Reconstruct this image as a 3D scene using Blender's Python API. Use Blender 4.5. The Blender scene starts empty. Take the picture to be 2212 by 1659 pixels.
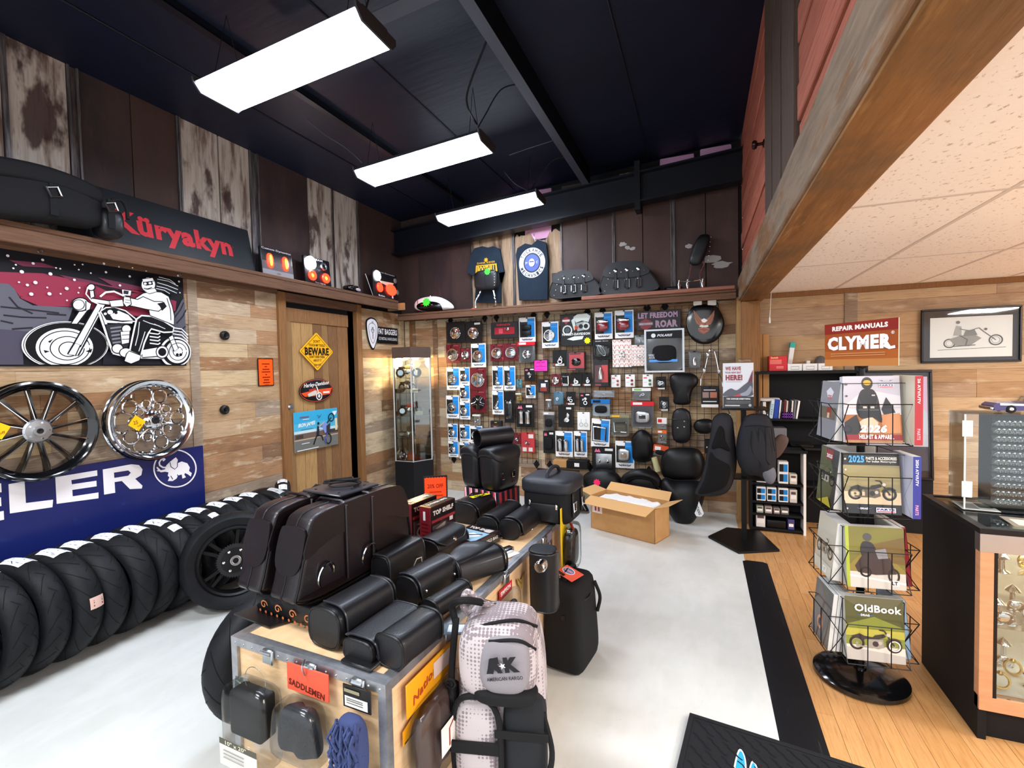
import bpy,bmesh,random
from math import*
from mathutils import Vector,Matrix,Euler
from mathutils.geometry import tessellate_polygon
random.seed(7)
SC=bpy.context.scene
COL=SC.collection
PI=pi
# ==== camera
CAM_H=1.70
YAW,PITCH,ROLL,FPX=-0.381816,0.033951,-0.021462,1024.54
W0,H0=2212.0,1659.0
_f=Vector((sin(YAW)*cos(PITCH),cos(YAW)*cos(PITCH),-sin(PITCH)))
_r=Vector((cos(YAW),-sin(YAW),0));_u=_r.cross(_f)
_R=cos(ROLL)*_r+sin(ROLL)*_u;_U=-sin(ROLL)*_r+cos(ROLL)*_u
cam_d=bpy.data.cameras.new('camera');cam_d.sensor_fit='HORIZONTAL';cam_d.sensor_width=36.0
cam_d.lens=FPX/W0*36.0;cam_d.clip_start=0.02
cam=bpy.data.objects.new('camera',cam_d);COL.objects.link(cam)
cam.matrix_world=Matrix(((_R.x,_U.x,-_f.x,0),(_R.y,_U.y,-_f.y,0),(_R.z,_U.z,-_f.z,CAM_H),(0,0,0,1)))
SC.camera=cam
def ray(x,y):return _f+_R*((x-W0/2)/FPX)-_U*((y-H0/2)/FPX)
def fl(x,y,z=0.0):
 d=ray(x,y);return Vector((0,0,CAM_H))+d*((z-CAM_H)/d.z)
def onx(x,y,X):
 d=ray(x,y);return Vector((0,0,CAM_H))+d*(X/d.x)
def ony(x,y,Y):
 d=ray(x,y);return Vector((0,0,CAM_H))+d*(Y/d.y)
# ==== world, exposure
wd=bpy.data.worlds.new('world');SC.world=wd;wd.use_nodes=True
wd.node_tree.nodes['Background'].inputs[0].default_value=(0.92,0.95,1.0,1)
wd.node_tree.nodes['Background'].inputs[1].default_value=1.0
SC.view_settings.view_transform='Standard';SC.view_settings.look='None'
SC.view_settings.exposure=0.88;SC.view_settings.gamma=1.0
try:SC.view_settings.use_curve_mapping=False
except Exception:pass
def area(name,loc,size,power,col,rot=(0,0,0)):
 l=bpy.data.lights.new(name,'AREA');l.shape='RECTANGLE';l.size,l.size_y=size;l.energy=power;l.color=col
 o=bpy.data.objects.new(name,l);COL.objects.link(o);o.location=loc;o.rotation_euler=rot;return o
area('unseen_fill_strip',(-1.9,0.35,3.24),(1.2,0.28),45,(0.90,0.95,1.0))  # both strips are unseen area lamps added to fill the left bay
area('unseen_fill_strip',(-1.9,-1.1,3.24),(1.2,0.28),45,(0.93,0.97,1.0))
area('unseen_fill_lamp',(1.7,0.2,2.40),(1.2,0.6),62,(1.0,0.97,0.94))  # unseen pair of area lamps, added out of view to brighten the right bay
area('unseen_fill_lamp',(3.9,2.6,2.40),(0.6,1.2),130,(1.0,0.97,0.94))
# ==== materials
def lin(h):
 if isinstance(h,str):
  h=h.lstrip('#');c=[int(h[i:i+2],16)/255 for i in(0,2,4)]
 else:c=list(h)[:3]
 return tuple(x/12.92 if x<=.04045 else((x+.055)/1.055)**2.4 for x in c)
_mats={}
def mat(name,col='#808080',rough=.5,metal=0.0,bump=None,noise=None,emit=None,alpha=None,trans=0,spec=None,coat=0,attr=False,grain=None,rnd=None):
 """bump=(scale,strength[,(sx,sy,sz)])  noise=(scale, col2, amount[,(sx,sy,sz)])  rnd=[colours] picked by object"""
 if name in _mats:return _mats[name]
 m=bpy.data.materials.new(name);m.use_nodes=True;nt=m.node_tree;n=nt.nodes;L=nt.links
 b=n['Principled BSDF'];b.inputs['Roughness'].default_value=rough;b.inputs['Metallic'].default_value=metal
 b.inputs['Specular IOR Level'].default_value=spec if spec is not None else(.5 if metal>.5 or rough<.3 else.32 if rough<.45 else.2)
 b.inputs['Base Color'].default_value=(*lin(col),1)
 if coat:b.inputs['Coat Weight'].default_value=coat;b.inputs['Coat Roughness'].default_value=.15
 m.diffuse_color=(*lin(col),1)
 src=None
 geo=n.new('ShaderNodeNewGeometry')
 def coords(sc):
  mp=n.new('ShaderNodeMapping');mp.inputs['Scale'].default_value=sc
  L.new(geo.outputs['Position'],mp.inputs['Vector']);return mp
 if attr:
  a=n.new('ShaderNodeAttribute');a.attribute_name='Col';src=a.outputs['Color']
 if rnd:
  oi=n.new('ShaderNodeObjectInfo');r=n.new('ShaderNodeValToRGB');r.color_ramp.interpolation='CONSTANT'
  e=r.color_ramp.elements
  while len(e)<len(rnd):e.new(.5)
  for i,c in enumerate(rnd):e[i].position=i/len(rnd);e[i].color=(*lin(c),1)
  L.new(oi.outputs['Random'],r.inputs[0]);src=r.outputs[0]
 for nz in([noise]if noise and not isinstance(noise,list)else(noise or[])):
  t=n.new('ShaderNodeTexNoise');t.inputs['Scale'].default_value=nz[0];t.inputs['Detail'].default_value=5;t.inputs['Roughness'].default_value=.62
  L.new(coords(nz[3]if len(nz)>3 else(1,1,1)).outputs[0],t.inputs['Vector'])
  rp=n.new('ShaderNodeValToRGB');lo=nz[4]if len(nz)>4 else.4;hi=nz[5]if len(nz)>5 else.65
  rp.color_ramp.elements[0].position=lo;rp.color_ramp.elements[1].position=hi
  L.new(t.outputs['Fac'],rp.inputs[0])
  mul=n.new('ShaderNodeMath');mul.operation='MULTIPLY';mul.inputs[1].default_value=nz[2];L.new(rp.outputs[0],mul.inputs[0])
  mx=n.new('ShaderNodeMix');mx.data_type='RGBA'
  if src:L.new(src,mx.inputs['A'])
  else:mx.inputs['A'].default_value=(*lin(col),1)
  mx.inputs['B'].default_value=(*lin(nz[1]),1);L.new(mul.outputs[0],mx.inputs['Factor'])
  src=mx.outputs['Result']
 if src:L.new(src,b.inputs['Base Color'])
 if bump:
  t=n.new('ShaderNodeTexNoise');t.inputs['Scale'].default_value=bump[0];t.inputs['Detail'].default_value=3
  L.new(coords(bump[2]if len(bump)>2 else(1,1,1)).outputs[0],t.inputs['Vector'])
  bp=n.new('ShaderNodeBump');bp.inputs['Strength'].default_value=bump[1];bp.inputs['Distance'].default_value=.01
  L.new(t.outputs['Fac'],bp.inputs['Height']);L.new(bp.outputs[0],b.inputs['Normal'])
 if emit:
  b.inputs['Emission Color'].default_value=(*lin(emit[0]),1);b.inputs['Emission Strength'].default_value=emit[1]
 if alpha is not None:b.inputs['Alpha'].default_value=alpha
 if trans:b.inputs['Transmission Weight'].default_value=trans
 _mats[name]=m;return m
def glassmat(name,tint='#eef4f4',fac=.93,rough=.03,fk=1.0):
 """thin pane: mostly clear, a little mirror"""
 if name in _mats:return _mats[name]
 m=bpy.data.materials.new(name);m.use_nodes=True;nt=m.node_tree;n=nt.nodes;n.clear()
 o=n.new('ShaderNodeOutputMaterial');t=n.new('ShaderNodeBsdfTransparent');g=n.new('ShaderNodeBsdfGlossy');x=n.new('ShaderNodeMixShader')
 t.inputs[0].default_value=(*lin(tint),1);g.inputs['Roughness'].default_value=rough
 fr=n.new('ShaderNodeFresnel');fr.inputs[0].default_value=1.45
 ad=n.new('ShaderNodeMath');ad.operation='ADD';ad.inputs[1].default_value=1-fac;ad.use_clamp=True
 ml=n.new('ShaderNodeMath');ml.operation='MULTIPLY';ml.inputs[1].default_value=fk;nt.links.new(fr.outputs[0],ml.inputs[0]);nt.links.new(ml.outputs[0],ad.inputs[0]);nt.links.new(ad.outputs[0],x.inputs[0])
 nt.links.new(t.outputs[0],x.inputs[1]);nt.links.new(g.outputs[0],x.inputs[2]);nt.links.new(x.outputs[0],o.inputs[0])
 _mats[name]=m;return m
MT={}
MT['print']=mat('print_paper',rough=.45,attr=True)
MT['gloss']=mat('print_gloss',rough=.22,attr=True,coat=.3)
MT['leather']=mat('black_leather','#0f0f12',.36,coat=.12,bump=(420,.2),noise=(6,'#15151a',.5))
MT['leatherred']=mat('black_leather_worn','#120d10',.32,coat=.2,bump=(380,.2),noise=(5,'#1d0d13',.6))
MT['nylon']=mat('black_nylon','#0b0b0e',.75,bump=(900,.3),spec=.3)
MT['vinyl']=mat('black_vinyl','#0b0b0d',.38,bump=(300,.12))
MT['vinylgrey']=mat('charcoal_textured_vinyl','#26272c',.6,bump=(500,.35))
MT['suede']=mat('black_suede','#101011',.85,bump=(600,.3))
MT['rubber']=mat('tire_rubber','#141518',.55,bump=(60,.12),noise=(9,'#1d1e22',.5))
MT['groove']=mat('tire_groove','#0a0a0b',.8)
MT['chrome']=mat('chrome','#dfe3e8',.09,1.0)
MT['steel']=mat('brushed_steel','#b4b8bc',.3,1.0,bump=(60,.05,(1,1,30)))
MT['galv']=mat('galvanised_edge','#a9aaae',.38,.85,noise=(20,'#7d7f85',.6))
MT['blackmetal']=mat('black_metal','#08080a',.4)
MT['blackgloss']=mat('black_gloss','#08080a',.12,coat=.4)
MT['blackmatte']=mat('black_matte','#0a0a0d',.7,spec=.3)
MT['white']=mat('white_matte','#eceae6',.6)
MT['paper']=mat('paper_white','#f2f1ee',.55)
MT['pages']=mat('page_edges','#d9d8d4',.7,bump=(400,.3,(1,1,.05)))
MT['ply']=mat('plywood','#dcb98e',.5,noise=[(3,'#c99f6f',.7,(1,1,8)),(22,'#e8caa4',.5,(1,.15,3))],bump=(40,.06))
MT['cardboard']=mat('cardboard','#b98a57',.75,noise=(8,'#c79a66',.6))
MT['cardin']=mat('cardboard_inner','#d6a971',.75)
MT['glass']=glassmat('glass_pane')
MT['acrylic']=glassmat('acrylic_sheet','#f6fbfb',.97,.05,.7)
MT['bag']=glassmat('clear_plastic_bag','#f0f1f1',.965,.2,.35)
# ==== mesh builder
class MB:
 def __init__(s):s.v=[];s.f=[];s.c=[];s.sm=[];s.M=Matrix.Identity(4)
 def add(s,vs,fs,col=None,smooth=True,M=None):
  k=len(s.v);T=s.M@M if M is not None else s.M
  s.v+=[T@Vector(p)for p in vs]
  s.f+=[tuple(i+k for i in f)for f in fs];s.c+=[col]*len(fs);s.sm+=[smooth]*len(fs);return s
 def box(s,x0,y0,z0,x1,y1,z1,col=None,M=None):
  v=[(x,y,z)for z in(z0,z1)for y in(y0,y1)for x in(x0,x1)]
  return s.add(v,[(0,2,3,1),(4,5,7,6),(0,1,5,4),(2,6,7,3),(0,4,6,2),(1,3,7,5)],col,False,M)
 def rbox(s,x0,y0,z0,x1,y1,z1,r=.01,seg=2,col=None,M=None):
  bm=bmesh.new();bmesh.ops.create_cube(bm,size=1)
  sx,sy,sz=x1-x0,y1-y0,z1-z0
  for v in bm.verts:v.co=Vector(((v.co.x+.5)*sx+x0,(v.co.y+.5)*sy+y0,(v.co.z+.5)*sz+z0))
  r=min(r,.49*min(abs(sx),abs(sy),abs(sz)))
  bmesh.ops.bevel(bm,geom=bm.edges[:],offset=r,segments=seg,profile=.5,affect='EDGES')
  s.frombm(bm,col,M);return s
 def frombm(s,bm,col=None,M=None,smooth=True):
  bm.verts.index_update();vs=[v.co.copy()for v in bm.verts];fs=[tuple(v.index for v in f.verts)for f in bm.faces];bm.free()
  s.add(vs,fs,col,smooth,M)
 def prism(s,poly,z0,z1,col=None,M=None,smooth=True,scale1=None):
  n=len(poly);c=None
  a=[(p[0],p[1],z0)for p in poly]
  if scale1 is not None:
   cx=sum(p[0]for p in poly)/n;cy=sum(p[1]for p in poly)/n
   b=[(cx+(p[0]-cx)*scale1,cy+(p[1]-cy)*scale1,z1)for p in poly]
  else:b=[(p[0],p[1],z1)for p in poly]
  ar=sum(poly[i][0]*poly[(i+1)%n][1]-poly[(i+1)%n][0]*poly[i][1]for i in range(n))
  if(ar<0)!=(z1<z0):a.reverse();b.reverse()
  tri=tessellate_polygon([[Vector(p)for p in a]])
  fs=[tuple(reversed(t))if _ccw(a,t)else tuple(t)for t in tri]
  ft=[tuple(i+n for i in(t if _ccw(a,t)else tuple(reversed(t))))for t in tri]
  if n<=4:fs=[tuple(range(n-1,-1,-1))];ft=[tuple(range(n,2*n))]
  side=[(i,(i+1)%n,(i+1)%n+n,i+n)for i in range(n)]
  return s.add(a+b,fs+ft+side,col,smooth,M)
 def lathe(s,prof,seg=24,col=None,M=None,a0=0,a1=2*PI,smooth=True):
  full=abs(a1-a0-2*PI)<1e-6;m=seg if full else seg+1;n=len(prof);v=[];f=[]
  for i in range(m):
   a=a0+(a1-a0)*i/seg
   for r,z in prof:v.append((r*cos(a),r*sin(a),z))
  for i in range(seg):
   j=(i+1)%m
   for k in range(n-1):
    q=(i*n+k,j*n+k,j*n+k+1,i*n+k+1)
    if prof[k][0]<1e-7:q=(q[0],q[2],q[3])
    elif prof[k+1][0]<1e-7:q=(q[0],q[1],q[2])
    f.append(q)
  return s.add(v,f,col,smooth,M)
 def cyl(s,p0,p1,r,seg=12,col=None,r1=None):
  p0=Vector(p0);p1=Vector(p1);d=p1-p0;L_=d.length
  M=Matrix.Translation(p0)@d.to_track_quat('Z','Y').to_matrix().to_4x4()
  r1=r if r1 is None else r1
  return s.lathe([(0,0),(r,0),(r1,L_),(0,L_)],seg,col,M)
 def tube(s,path,r,seg=6,closed=False,col=None):
  P=[Vector(p)for p in path];n=len(P);rings=[];up=None
  for i in range(n):
   if closed:t=P[(i+1)%n]-P[i-1]
   else:t=P[min(i+1,n-1)]-P[max(i-1,0)]
   t.normalize()
   if up is None:up=t.orthogonal().normalized()
   up=(up-t*up.dot(t));up=up.normalized()if up.length>1e-6 else t.orthogonal().normalized()
   w=t.cross(up);rr=r[i]if isinstance(r,(list,tuple))else r
   rings.append([P[i]+(up*cos(2*PI*k/seg)+w*sin(2*PI*k/seg))*rr for k in range(seg)])
  v=[p for q in rings for p in q];f=[]
  for i in range(n if closed else n-1):
   a=i*seg;b=((i+1)%n)*seg
   f+=[(a+k,a+(k+1)%seg,b+(k+1)%seg,b+k)for k in range(seg)]
  if not closed:f+=[tuple(range(seg-1,-1,-1)),tuple((n-1)*seg+k for k in range(seg))]
  return s.add(v,f,col)
 def sph(s,c,r,seg=14,col=None):
  if not isinstance(r,(list,tuple)):r=(r,r,r)
  n=max(6,seg//2);prof=[(sin(PI*i/n),-cos(PI*i/n))for i in range(n+1)];prof[0]=(0,-1);prof[-1]=(0,1)
  return s.lathe(prof,seg,col,Matrix.Translation(c)@Matrix.Diagonal((*r,1)))
 def torus(s,R,r,seg=32,sg=8,M=None,col=None,sz=1.0):
  prof=[(R+r*cos(2*PI*i/sg),r*sz*sin(2*PI*i/sg))for i in range(sg)]
  prof.append(prof[0]);return s.lathe(prof,seg,col,M)
 def sbox(s,size,e=4.0,n=8,func=None,M=None,col=None,ez=None):
  """rounded soft box (superellipsoid over a cube grid), size = full extents"""
  idx={};v=[];f=[];ez=ez or e
  def P(a):
   k=tuple(round(x,5)for x in a)
   if k not in idx:
    x,y,z=[tan(t*PI/4)for t in a]
    r=(abs(x)**e+abs(y)**e+abs(z)**ez)**(1/e)
    q=Vector((x/r*size[0]/2,y/r*size[1]/2,z/r*size[2]/2))
    if func:q=Vector(func(q,Vector((x/r,y/r,z/r))))
    idx[k]=len(v);v.append(q)
   return idx[k]
  for ax in range(3):
   for sg in(-1,1):
    for i in range(n):
     for j in range(n):
      q=[]
      for(a,b)in((i,j),(i+1,j),(i+1,j+1),(i,j+1)):
       p=[0,0,0];p[ax]=sg;p[(ax+1)%3]=-1+2*a/n;p[(ax+2)%3]=-1+2*b/n;q.append(P(p))
      f.append(tuple(q)if sg>0 else tuple(reversed(q)))
  return s.add(v,f,col,True,M)
 def cushion(s,outline,top,bot=0.0,rings=6,func=None,M=None,col=None,p=2.2):
  """puffed pad over a closed outline (x,y); z up"""
  n=len(outline);cx=sum(q[0]for q in outline)/n;cy=sum(q[1]for q in outline)/n
  def ringv(t,h):return[(cx+(q[0]-cx)*t,cy+(q[1]-cy)*t,h)for q in outline]
  v=[];levels=[]
  for i in range(rings):
   t=i/(rings);tt=sin(t*PI/2)
   s_=cos(t*PI/2);levels.append((s_ if i else 1.0,top*(1-s_**p)**(1/p)if i else 0))
  lo=[]
  if bot>0:
   for i in range(1,rings):
    s_=cos(i/rings*PI/2);lo.append((s_,-bot*(1-s_**p)**(1/p)))
  seq=list(reversed(lo))+levels
  for t,h in seq:v+=ringv(t,h)
  f=[]
  for k in range(len(seq)-1):
   for i in range(n):
    j=(i+1)%n;f.append((k*n+i,k*n+j,(k+1)*n+j,(k+1)*n+i))
  v.append((cx,cy,top));ti=len(v)-1;k=len(seq)-1
  f+=[(k*n+i,k*n+(i+1)%n,ti)for i in range(n)]
  if bot>0:
   v.append((cx,cy,-bot));bi=len(v)-1;f+=[((i+1)%n,i,bi)for i in range(n)]
  else:f.append(tuple(range(n-1,-1,-1)))
  ar=sum(outline[i][0]*outline[(i+1)%n][1]-outline[(i+1)%n][0]*outline[i][1]for i in range(n))
  if ar<0:f=[tuple(reversed(q))for q in f]
  if func:v=[Vector(func(Vector(q)))for q in v]
  return s.add(v,f,col,True,M)
 def mesh(s,name,sharp=38):
  me=bpy.data.meshes.new(name);me.from_pydata([tuple(p)for p in s.v],[],s.f);me.update()
  if s.f:me.polygons.foreach_set('use_smooth',s.sm)
  if any(c is not None for c in s.c):
   at=me.color_attributes.new('Col','FLOAT_COLOR','CORNER');data=[]
   cache={}
   for fa,c in zip(s.f,s.c):
    if c not in cache:cache[c]=(*lin(c or '#808080'),1.0)
    data+=list(cache[c])*len(fa)
   at.data.foreach_set('color',data)
  if any(s.sm):
   try:me.set_sharp_from_angle(angle=radians(sharp))
   except Exception:pass
  return me
 def build(s,name,m,parent=None,M=None,sharp=38,**kw):
  return link(name,s.mesh(name,sharp),m,parent,M,**kw)
def _ccw(a,t):
 p,q,r=a[t[0]],a[t[1]],a[t[2]]
 return(q[0]-p[0])*(r[1]-p[1])-(q[1]-p[1])*(r[0]-p[0])>0
def link(name,me,m,parent=None,M=None,label=None,cat=None,group=None,kind=None):
 o=bpy.data.objects.new(name,me);COL.objects.link(o)
 if m is not None and me is not None and not me.materials:me.materials.append(MT[m]if isinstance(m,str)else m)
 if parent is not None:o.parent=parent
 if M is not None:o.matrix_local=M
 return tag(o,label,cat,group,kind)
def tag(o,label=None,cat=None,group=None,kind=None):
 if label:o['label']=label
 if cat:o['category']=cat
 if group:o['group']=group
 if kind:o['kind']=kind
 return o
def thing(name,M,label,cat,group=None):
 o=bpy.data.objects.new(name,None);COL.objects.link(o);o.empty_display_size=.05
 o.matrix_world=M;return tag(o,label,cat,group)
def T(x,y,z):return Matrix.Translation((x,y,z))
def RZ(a):return Matrix.Rotation(radians(a),4,'Z')
def RX(a):return Matrix.Rotation(radians(a),4,'X')
def RY(a):return Matrix.Rotation(radians(a),4,'Y')
def frame(o,x,y):
 """matrix with given origin, x axis, y axis (z = out of the surface)"""
 x=Vector(x).normalized();y=Vector(y);y=(y-x*y.dot(x)).normalized();z=x.cross(y)
 return Matrix(((x.x,y.x,z.x,o[0]),(x.y,y.y,z.y,o[1]),(x.z,y.z,z.z,o[2]),(0,0,0,1)))
def FL(o):return frame(o,(0,1,0),(0,0,1))
def FB(o):return frame(o,(1,0,0),(0,0,1))
def copytree(o,M=None,parent=None,label=None,group=None):
 c=o.copy();COL.objects.link(c);c.parent=parent
 if M is not None:c.matrix_world=M
 if label:c['label']=label
 if group:c['group']=group
 for ch in list(o.children):
  d=copytree(ch,None,c);d.matrix_local=ch.matrix_local.copy()
 return c
# ==== printed art and lettering
_tc={}
def textmesh(t,bold=0.0,shear=0.0):
 k=(t,bold,shear)
 if k not in _tc:
  cu=bpy.data.curves.new('lettering','FONT');cu.body=t;cu.size=1;cu.resolution_u=2;cu.offset=bold;cu.shear=shear;cu.space_character=1+bold*2
  ob=bpy.data.objects.new('lettering',cu);me=bpy.data.meshes.new_from_object(ob)
  vs=[v.co.copy()for v in me.vertices];fs=[tuple(p.vertices)for p in me.polygons]
  bpy.data.objects.remove(ob);bpy.data.curves.remove(cu);bpy.data.meshes.remove(me)
  if not vs:vs=[Vector((0,0,0))]
  x0=min(v.x for v in vs);x1=max(v.x for v in vs);y0=min(v.y for v in vs);y1=max(v.y for v in vs)
  _tc[k]=([(v.x-x0,v.y-y0)for v in vs],fs,max(x1-x0,1e-4),max(y1-y0,1e-4))
 return _tc[k]
class Art(MB):
 STEP=.0005
 def __init__(s,z=.001):super().__init__();s.z=z
 def _up(s):s.z+=s.STEP;return s.z
 def poly(s,pts,col):
  z=s._up();n=len(pts);a=[(p[0],p[1],z)for p in pts]
  if n<=4 and n>0:
   ar=sum(a[i][0]*a[(i+1)%n][1]-a[(i+1)%n][0]*a[i][1]for i in range(n))
   fs=[tuple(range(n))if ar>0 else tuple(range(n-1,-1,-1))]
  else:fs=[tuple(t)if _ccw(a,t)else tuple(reversed(t))for t in tessellate_polygon([[Vector(p)for p in a]])]
  return s.add(a,fs,col,False)
 def rect(s,x0,y0,x1,y1,col):return s.poly([(x0,y0),(x1,y0),(x1,y1),(x0,y1)],col)
 def disc(s,cx,cy,rx,col,ry=None,n=20,a0=0,a1=2*PI):
  ry=rx if ry is None else ry
  return s.poly([(cx+rx*cos(a0+(a1-a0)*i/n),cy+ry*sin(a0+(a1-a0)*i/n))for i in range(n)],col)
 def ring(s,cx,cy,rx,w,col,ry=None,n=28,a0=0,a1=2*PI):
  ry=rx if ry is None else ry;z=s._up();v=[];f=[]
  full=abs(a1-a0-2*PI)<1e-6;m=n if full else n+1
  for i in range(m):
   a=a0+(a1-a0)*i/n
   v+=[(cx+rx*cos(a),cy+ry*sin(a),z),(cx+(rx-w)*cos(a),cy+(ry-w)*sin(a),z)]
  for i in range(n):j=(i+1)%m;f.append((2*i,2*j,2*j+1,2*i+1))
  return s.add(v,f,col,False)
 def line(s,pts,w,col,closed=False):
  z=s._up();P=[Vector((p[0],p[1]))for p in pts];n=len(P);v=[];f=[]
  for i in range(n):
   a=P[i-1]if(closed or i>0)else P[i];b=P[(i+1)%n]if(closed or i<n-1)else P[i]
   t=(b-a);t=t.normalized()if t.length>1e-9 else Vector((1,0));q=Vector((-t.y,t.x))*w/2
   v+=[(P[i].x+q.x,P[i].y+q.y,z),(P[i].x-q.x,P[i].y-q.y,z)]
  for i in range(n if closed else n-1):j=(i+1)%n;f.append((2*i+1,2*j+1,2*j,2*i))
  return s.add(v,f,col,False)
 def text(s,t,x,y,h,col,w=None,al='c',bold=.01,shear=0,ang=0,minh=None):
  vs,fs,tw,th=textmesh(t,bold,shear);z=s._up()
  sy=h/th;sx=(w/tw)if w else sy
  ox={'c':-tw*sx/2,'l':0,'r':-tw*sx}[al];ca,sa=cos(radians(ang)),sin(radians(ang));o=[]
  for a,b in vs:
   X=ox+a*sx;Y=b*sy-h/2;o.append((x+X*ca-Y*sa,y+X*sa+Y*ca,z))
  return s.add(o,fs,col,False)
 def lines(s,x0,x1,ys,h,col,jag=.0):
  for y in ys:s.rect(x0+random.random()*jag,y-h/2,x1-random.random()*jag,y+h/2,col)
  return s
 def burst(s,cx,cy,r,col,n=12,k=.72):
  return s.poly([(cx+(r if i%2 else r*k)*cos(PI*i/n),cy+(r if i%2 else r*k)*sin(PI*i/n))for i in range(2*n)],col)
def smooth_closed(pts,n=4):
 """Catmull-Rom through closed points"""
 P=[Vector(p)for p in pts];m=len(P);o=[]
 for i in range(m):
  a,b,c,d=P[i-1],P[i],P[(i+1)%m],P[(i+2)%m]
  for k in range(n):
   t=k/n;o.append(.5*((2*b)+(c-a)*t+(2*a-5*b+4*c-d)*t*t+(3*b-a-3*c+d)*t**3))
 return[tuple(p)for p in o]
def smooth_open(pts,n=6):
 P=[Vector(p)for p in pts];P=[2*P[0]-P[1]]+P+[2*P[-1]-P[-2]];o=[]
 for i in range(1,len(P)-2):
  a,b,c,d=P[i-1:i+3]
  for k in range(n):
   t=k/n;o.append(.5*((2*b)+(c-a)*t+(2*a-5*b+4*c-d)*t*t+(3*b-a-3*c+d)*t**3))
 o.append(P[-2]);return[tuple(p)for p in o]
# ==== the setting
XL,YB,XR=-4.0,5.82,0.40
ZD=2.44
def zroof(x):return 3.83+.07*(x-XL)
S=dict(kind='structure')
WOODS=['#b89a78','#98704e','#c9b594','#a9815d','#9d8a76','#bca488','#86664d','#c4aa84','#b0906c','#94806e']
MT['plank']=mat('reclaimed_plank',rough=.75,rnd=WOODS,noise=[(4,'#664b38',.6,(1.3,1.3,26),.5,.78),(9,'#d8c6aa',.5,(.8,.8,14),.56,.8),(2.6,'#d6c5a8',.5,(1.2,1.2,6),.56,.64),(2.2,'#6a4f3c',.45,(1,1,3),.52,.66)],bump=(14,.25,(1,1,14)))
MT['plankv']=mat('reclaimed_board_upright',rough=.75,rnd=['#9c7146','#8a623f','#a67f52','#b08a5a','#7d5a3c','#927049'],noise=[(4,'#4c3320',.75,(26,26,1.3),.5,.8),(8,'#c8a573',.5,(14,14,1),.58,.8)],bump=(14,.25,(14,14,1)))
MT['shelfwood']=mat('old_shelf_board','#6e503d',.7,noise=[(4,'#3d2b22',.75,(1,1,22),.45,.75),(12,'#937257',.5,(1,1,18),.58,.8)],bump=(14,.25,(1,1,14)))
MT['jamb']=mat('brown_trim_board','#8c623c',.6,noise=[(5,'#5b3d23',.7,(18,18,1),.45,.8)],bump=(14,.2,(14,14,1)))
MT['paneldark']=mat('rusty_dark_panel',rough=.6,rnd=['#33272a','#3a2c29','#302828','#3d2e29'],noise=[(2.2,'#4c3833',.55,(2,2,.8)),(30,'#5f4d46',.3,(1,1,.3),.6,.8)],bump=(30,.12))
MT['panelwhite']=mat('flaking_white_panel','#b4aba0',.7,noise=[(2.0,'#5d463c',.9,(5,5,.7),.5,.62),(7,'#8f7f73',.7,(6,6,.35),.45,.7),(1.3,'#3c2826',.9,(2,2,.9),.56,.62)],bump=(20,.15))
MT['paneltan']=mat('flaking_tan_panel','#9a8066',.7,noise=[(2.0,'#4c3529',.9,(5,5,.7),.5,.64),(7,'#bda98e',.6,(6,6,.35),.5,.7)],bump=(20,.15))
MT['panelbrown']=mat('brown_metal_panel',rough=.5,rnd=['#4a3730','#453430','#4d3a31','#413230'],noise=[(2.5,'#5b473d',.5,(1,1,.6)),(26,'#2c211f',.4,(1,1,1),.62,.72)],bump=(25,.1))
MT['trimmetal']=mat('metal_cover_strip','#4a4446',.45,.5,noise=(8,'#8f8b88',.6,(8,8,.6)))
MT['roof']=mat('black_roof_foil','#081024',.5,bump=(3,.3,(1,5,1)),noise=(1.2,'#0c152c',.6),spec=.35)
MT['roofsteel']=mat('black_painted_steel','#080c16',.42)
MT['greysteel']=mat('grey_painted_steel','#3d414c',.45)
MT['pink']=mat('pink_insulation','#d9a3c4',.85,bump=(30,.3))
MT['concrete']=mat('pale_concrete','#d0d1cd',.42,noise=[(1.1,'#bdbfb9',.65),(7,'#c5c6c0',.6,(1,1,1),.45,.7),(2.6,'#dbdbd8',.6,(1.6,.5,1),.45,.7),(30,'#a5a49b',.22,(1,1,1),.62,.74)],bump=(9,.05))
MT['laminate']=mat('oak_laminate',rough=.35,rnd=['#c4935e','#bf8d57','#c89661','#c08e5a','#c5945d'],noise=[(5,'#9a6636',.75,(22,1.1,1),.48,.72),(11,'#d8ab74',.45,(12,.8,1),.55,.75)],bump=(20,.03))
MT['redboard']=mat('barn_red_board',rough=.75,rnd=['#b46a55','#ba705a','#ac634f'],noise=[(4,'#844236',.6,(20,1,20)),(11,'#a96a58',.4,(14,.7,14),.55,.8)],bump=(16,.25,(14,1,14)))
MT['beam']=mat('rough_sawn_timber','#8c6238',.7,noise=[(2.2,'#593a1e',.8,(5,.5,5),.45,.7),(6,'#b58a58',.6,(7,.7,7),.55,.75),(1.4,'#6b5238',.7,(1.3,1,2),.5,.62)],bump=(7,.8,(6,.8,6)))
MT['beamgrey']=mat('weathered_timber','#857260',.8,noise=[(1.6,'#7a5534',.9,(1.5,1,3),.48,.56),(3,'#5c4c3e',.7,(5,.6,5),.45,.7),(9,'#b0a08c',.5,(9,.6,9),.55,.8)],bump=(10,.4,(8,.8,8)))
MT['tile']=mat('ceiling_tile','#f7f1ea',.85,noise=[(30,'#b39f8e',.8,(1.8,1,1),.60,.66)],bump=(60,.25))
MT['tgrid']=mat('ceiling_grid','#d3c9c0',.5)
MT['threshold']=mat('scuffed_black_paint','#2b2e33',.55,noise=(14,'#6b7076',.5,(1,1,1),.6,.75))
def one(name,m,*b,**kw):return MB().box(*b).build(name,m,**kw)
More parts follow.
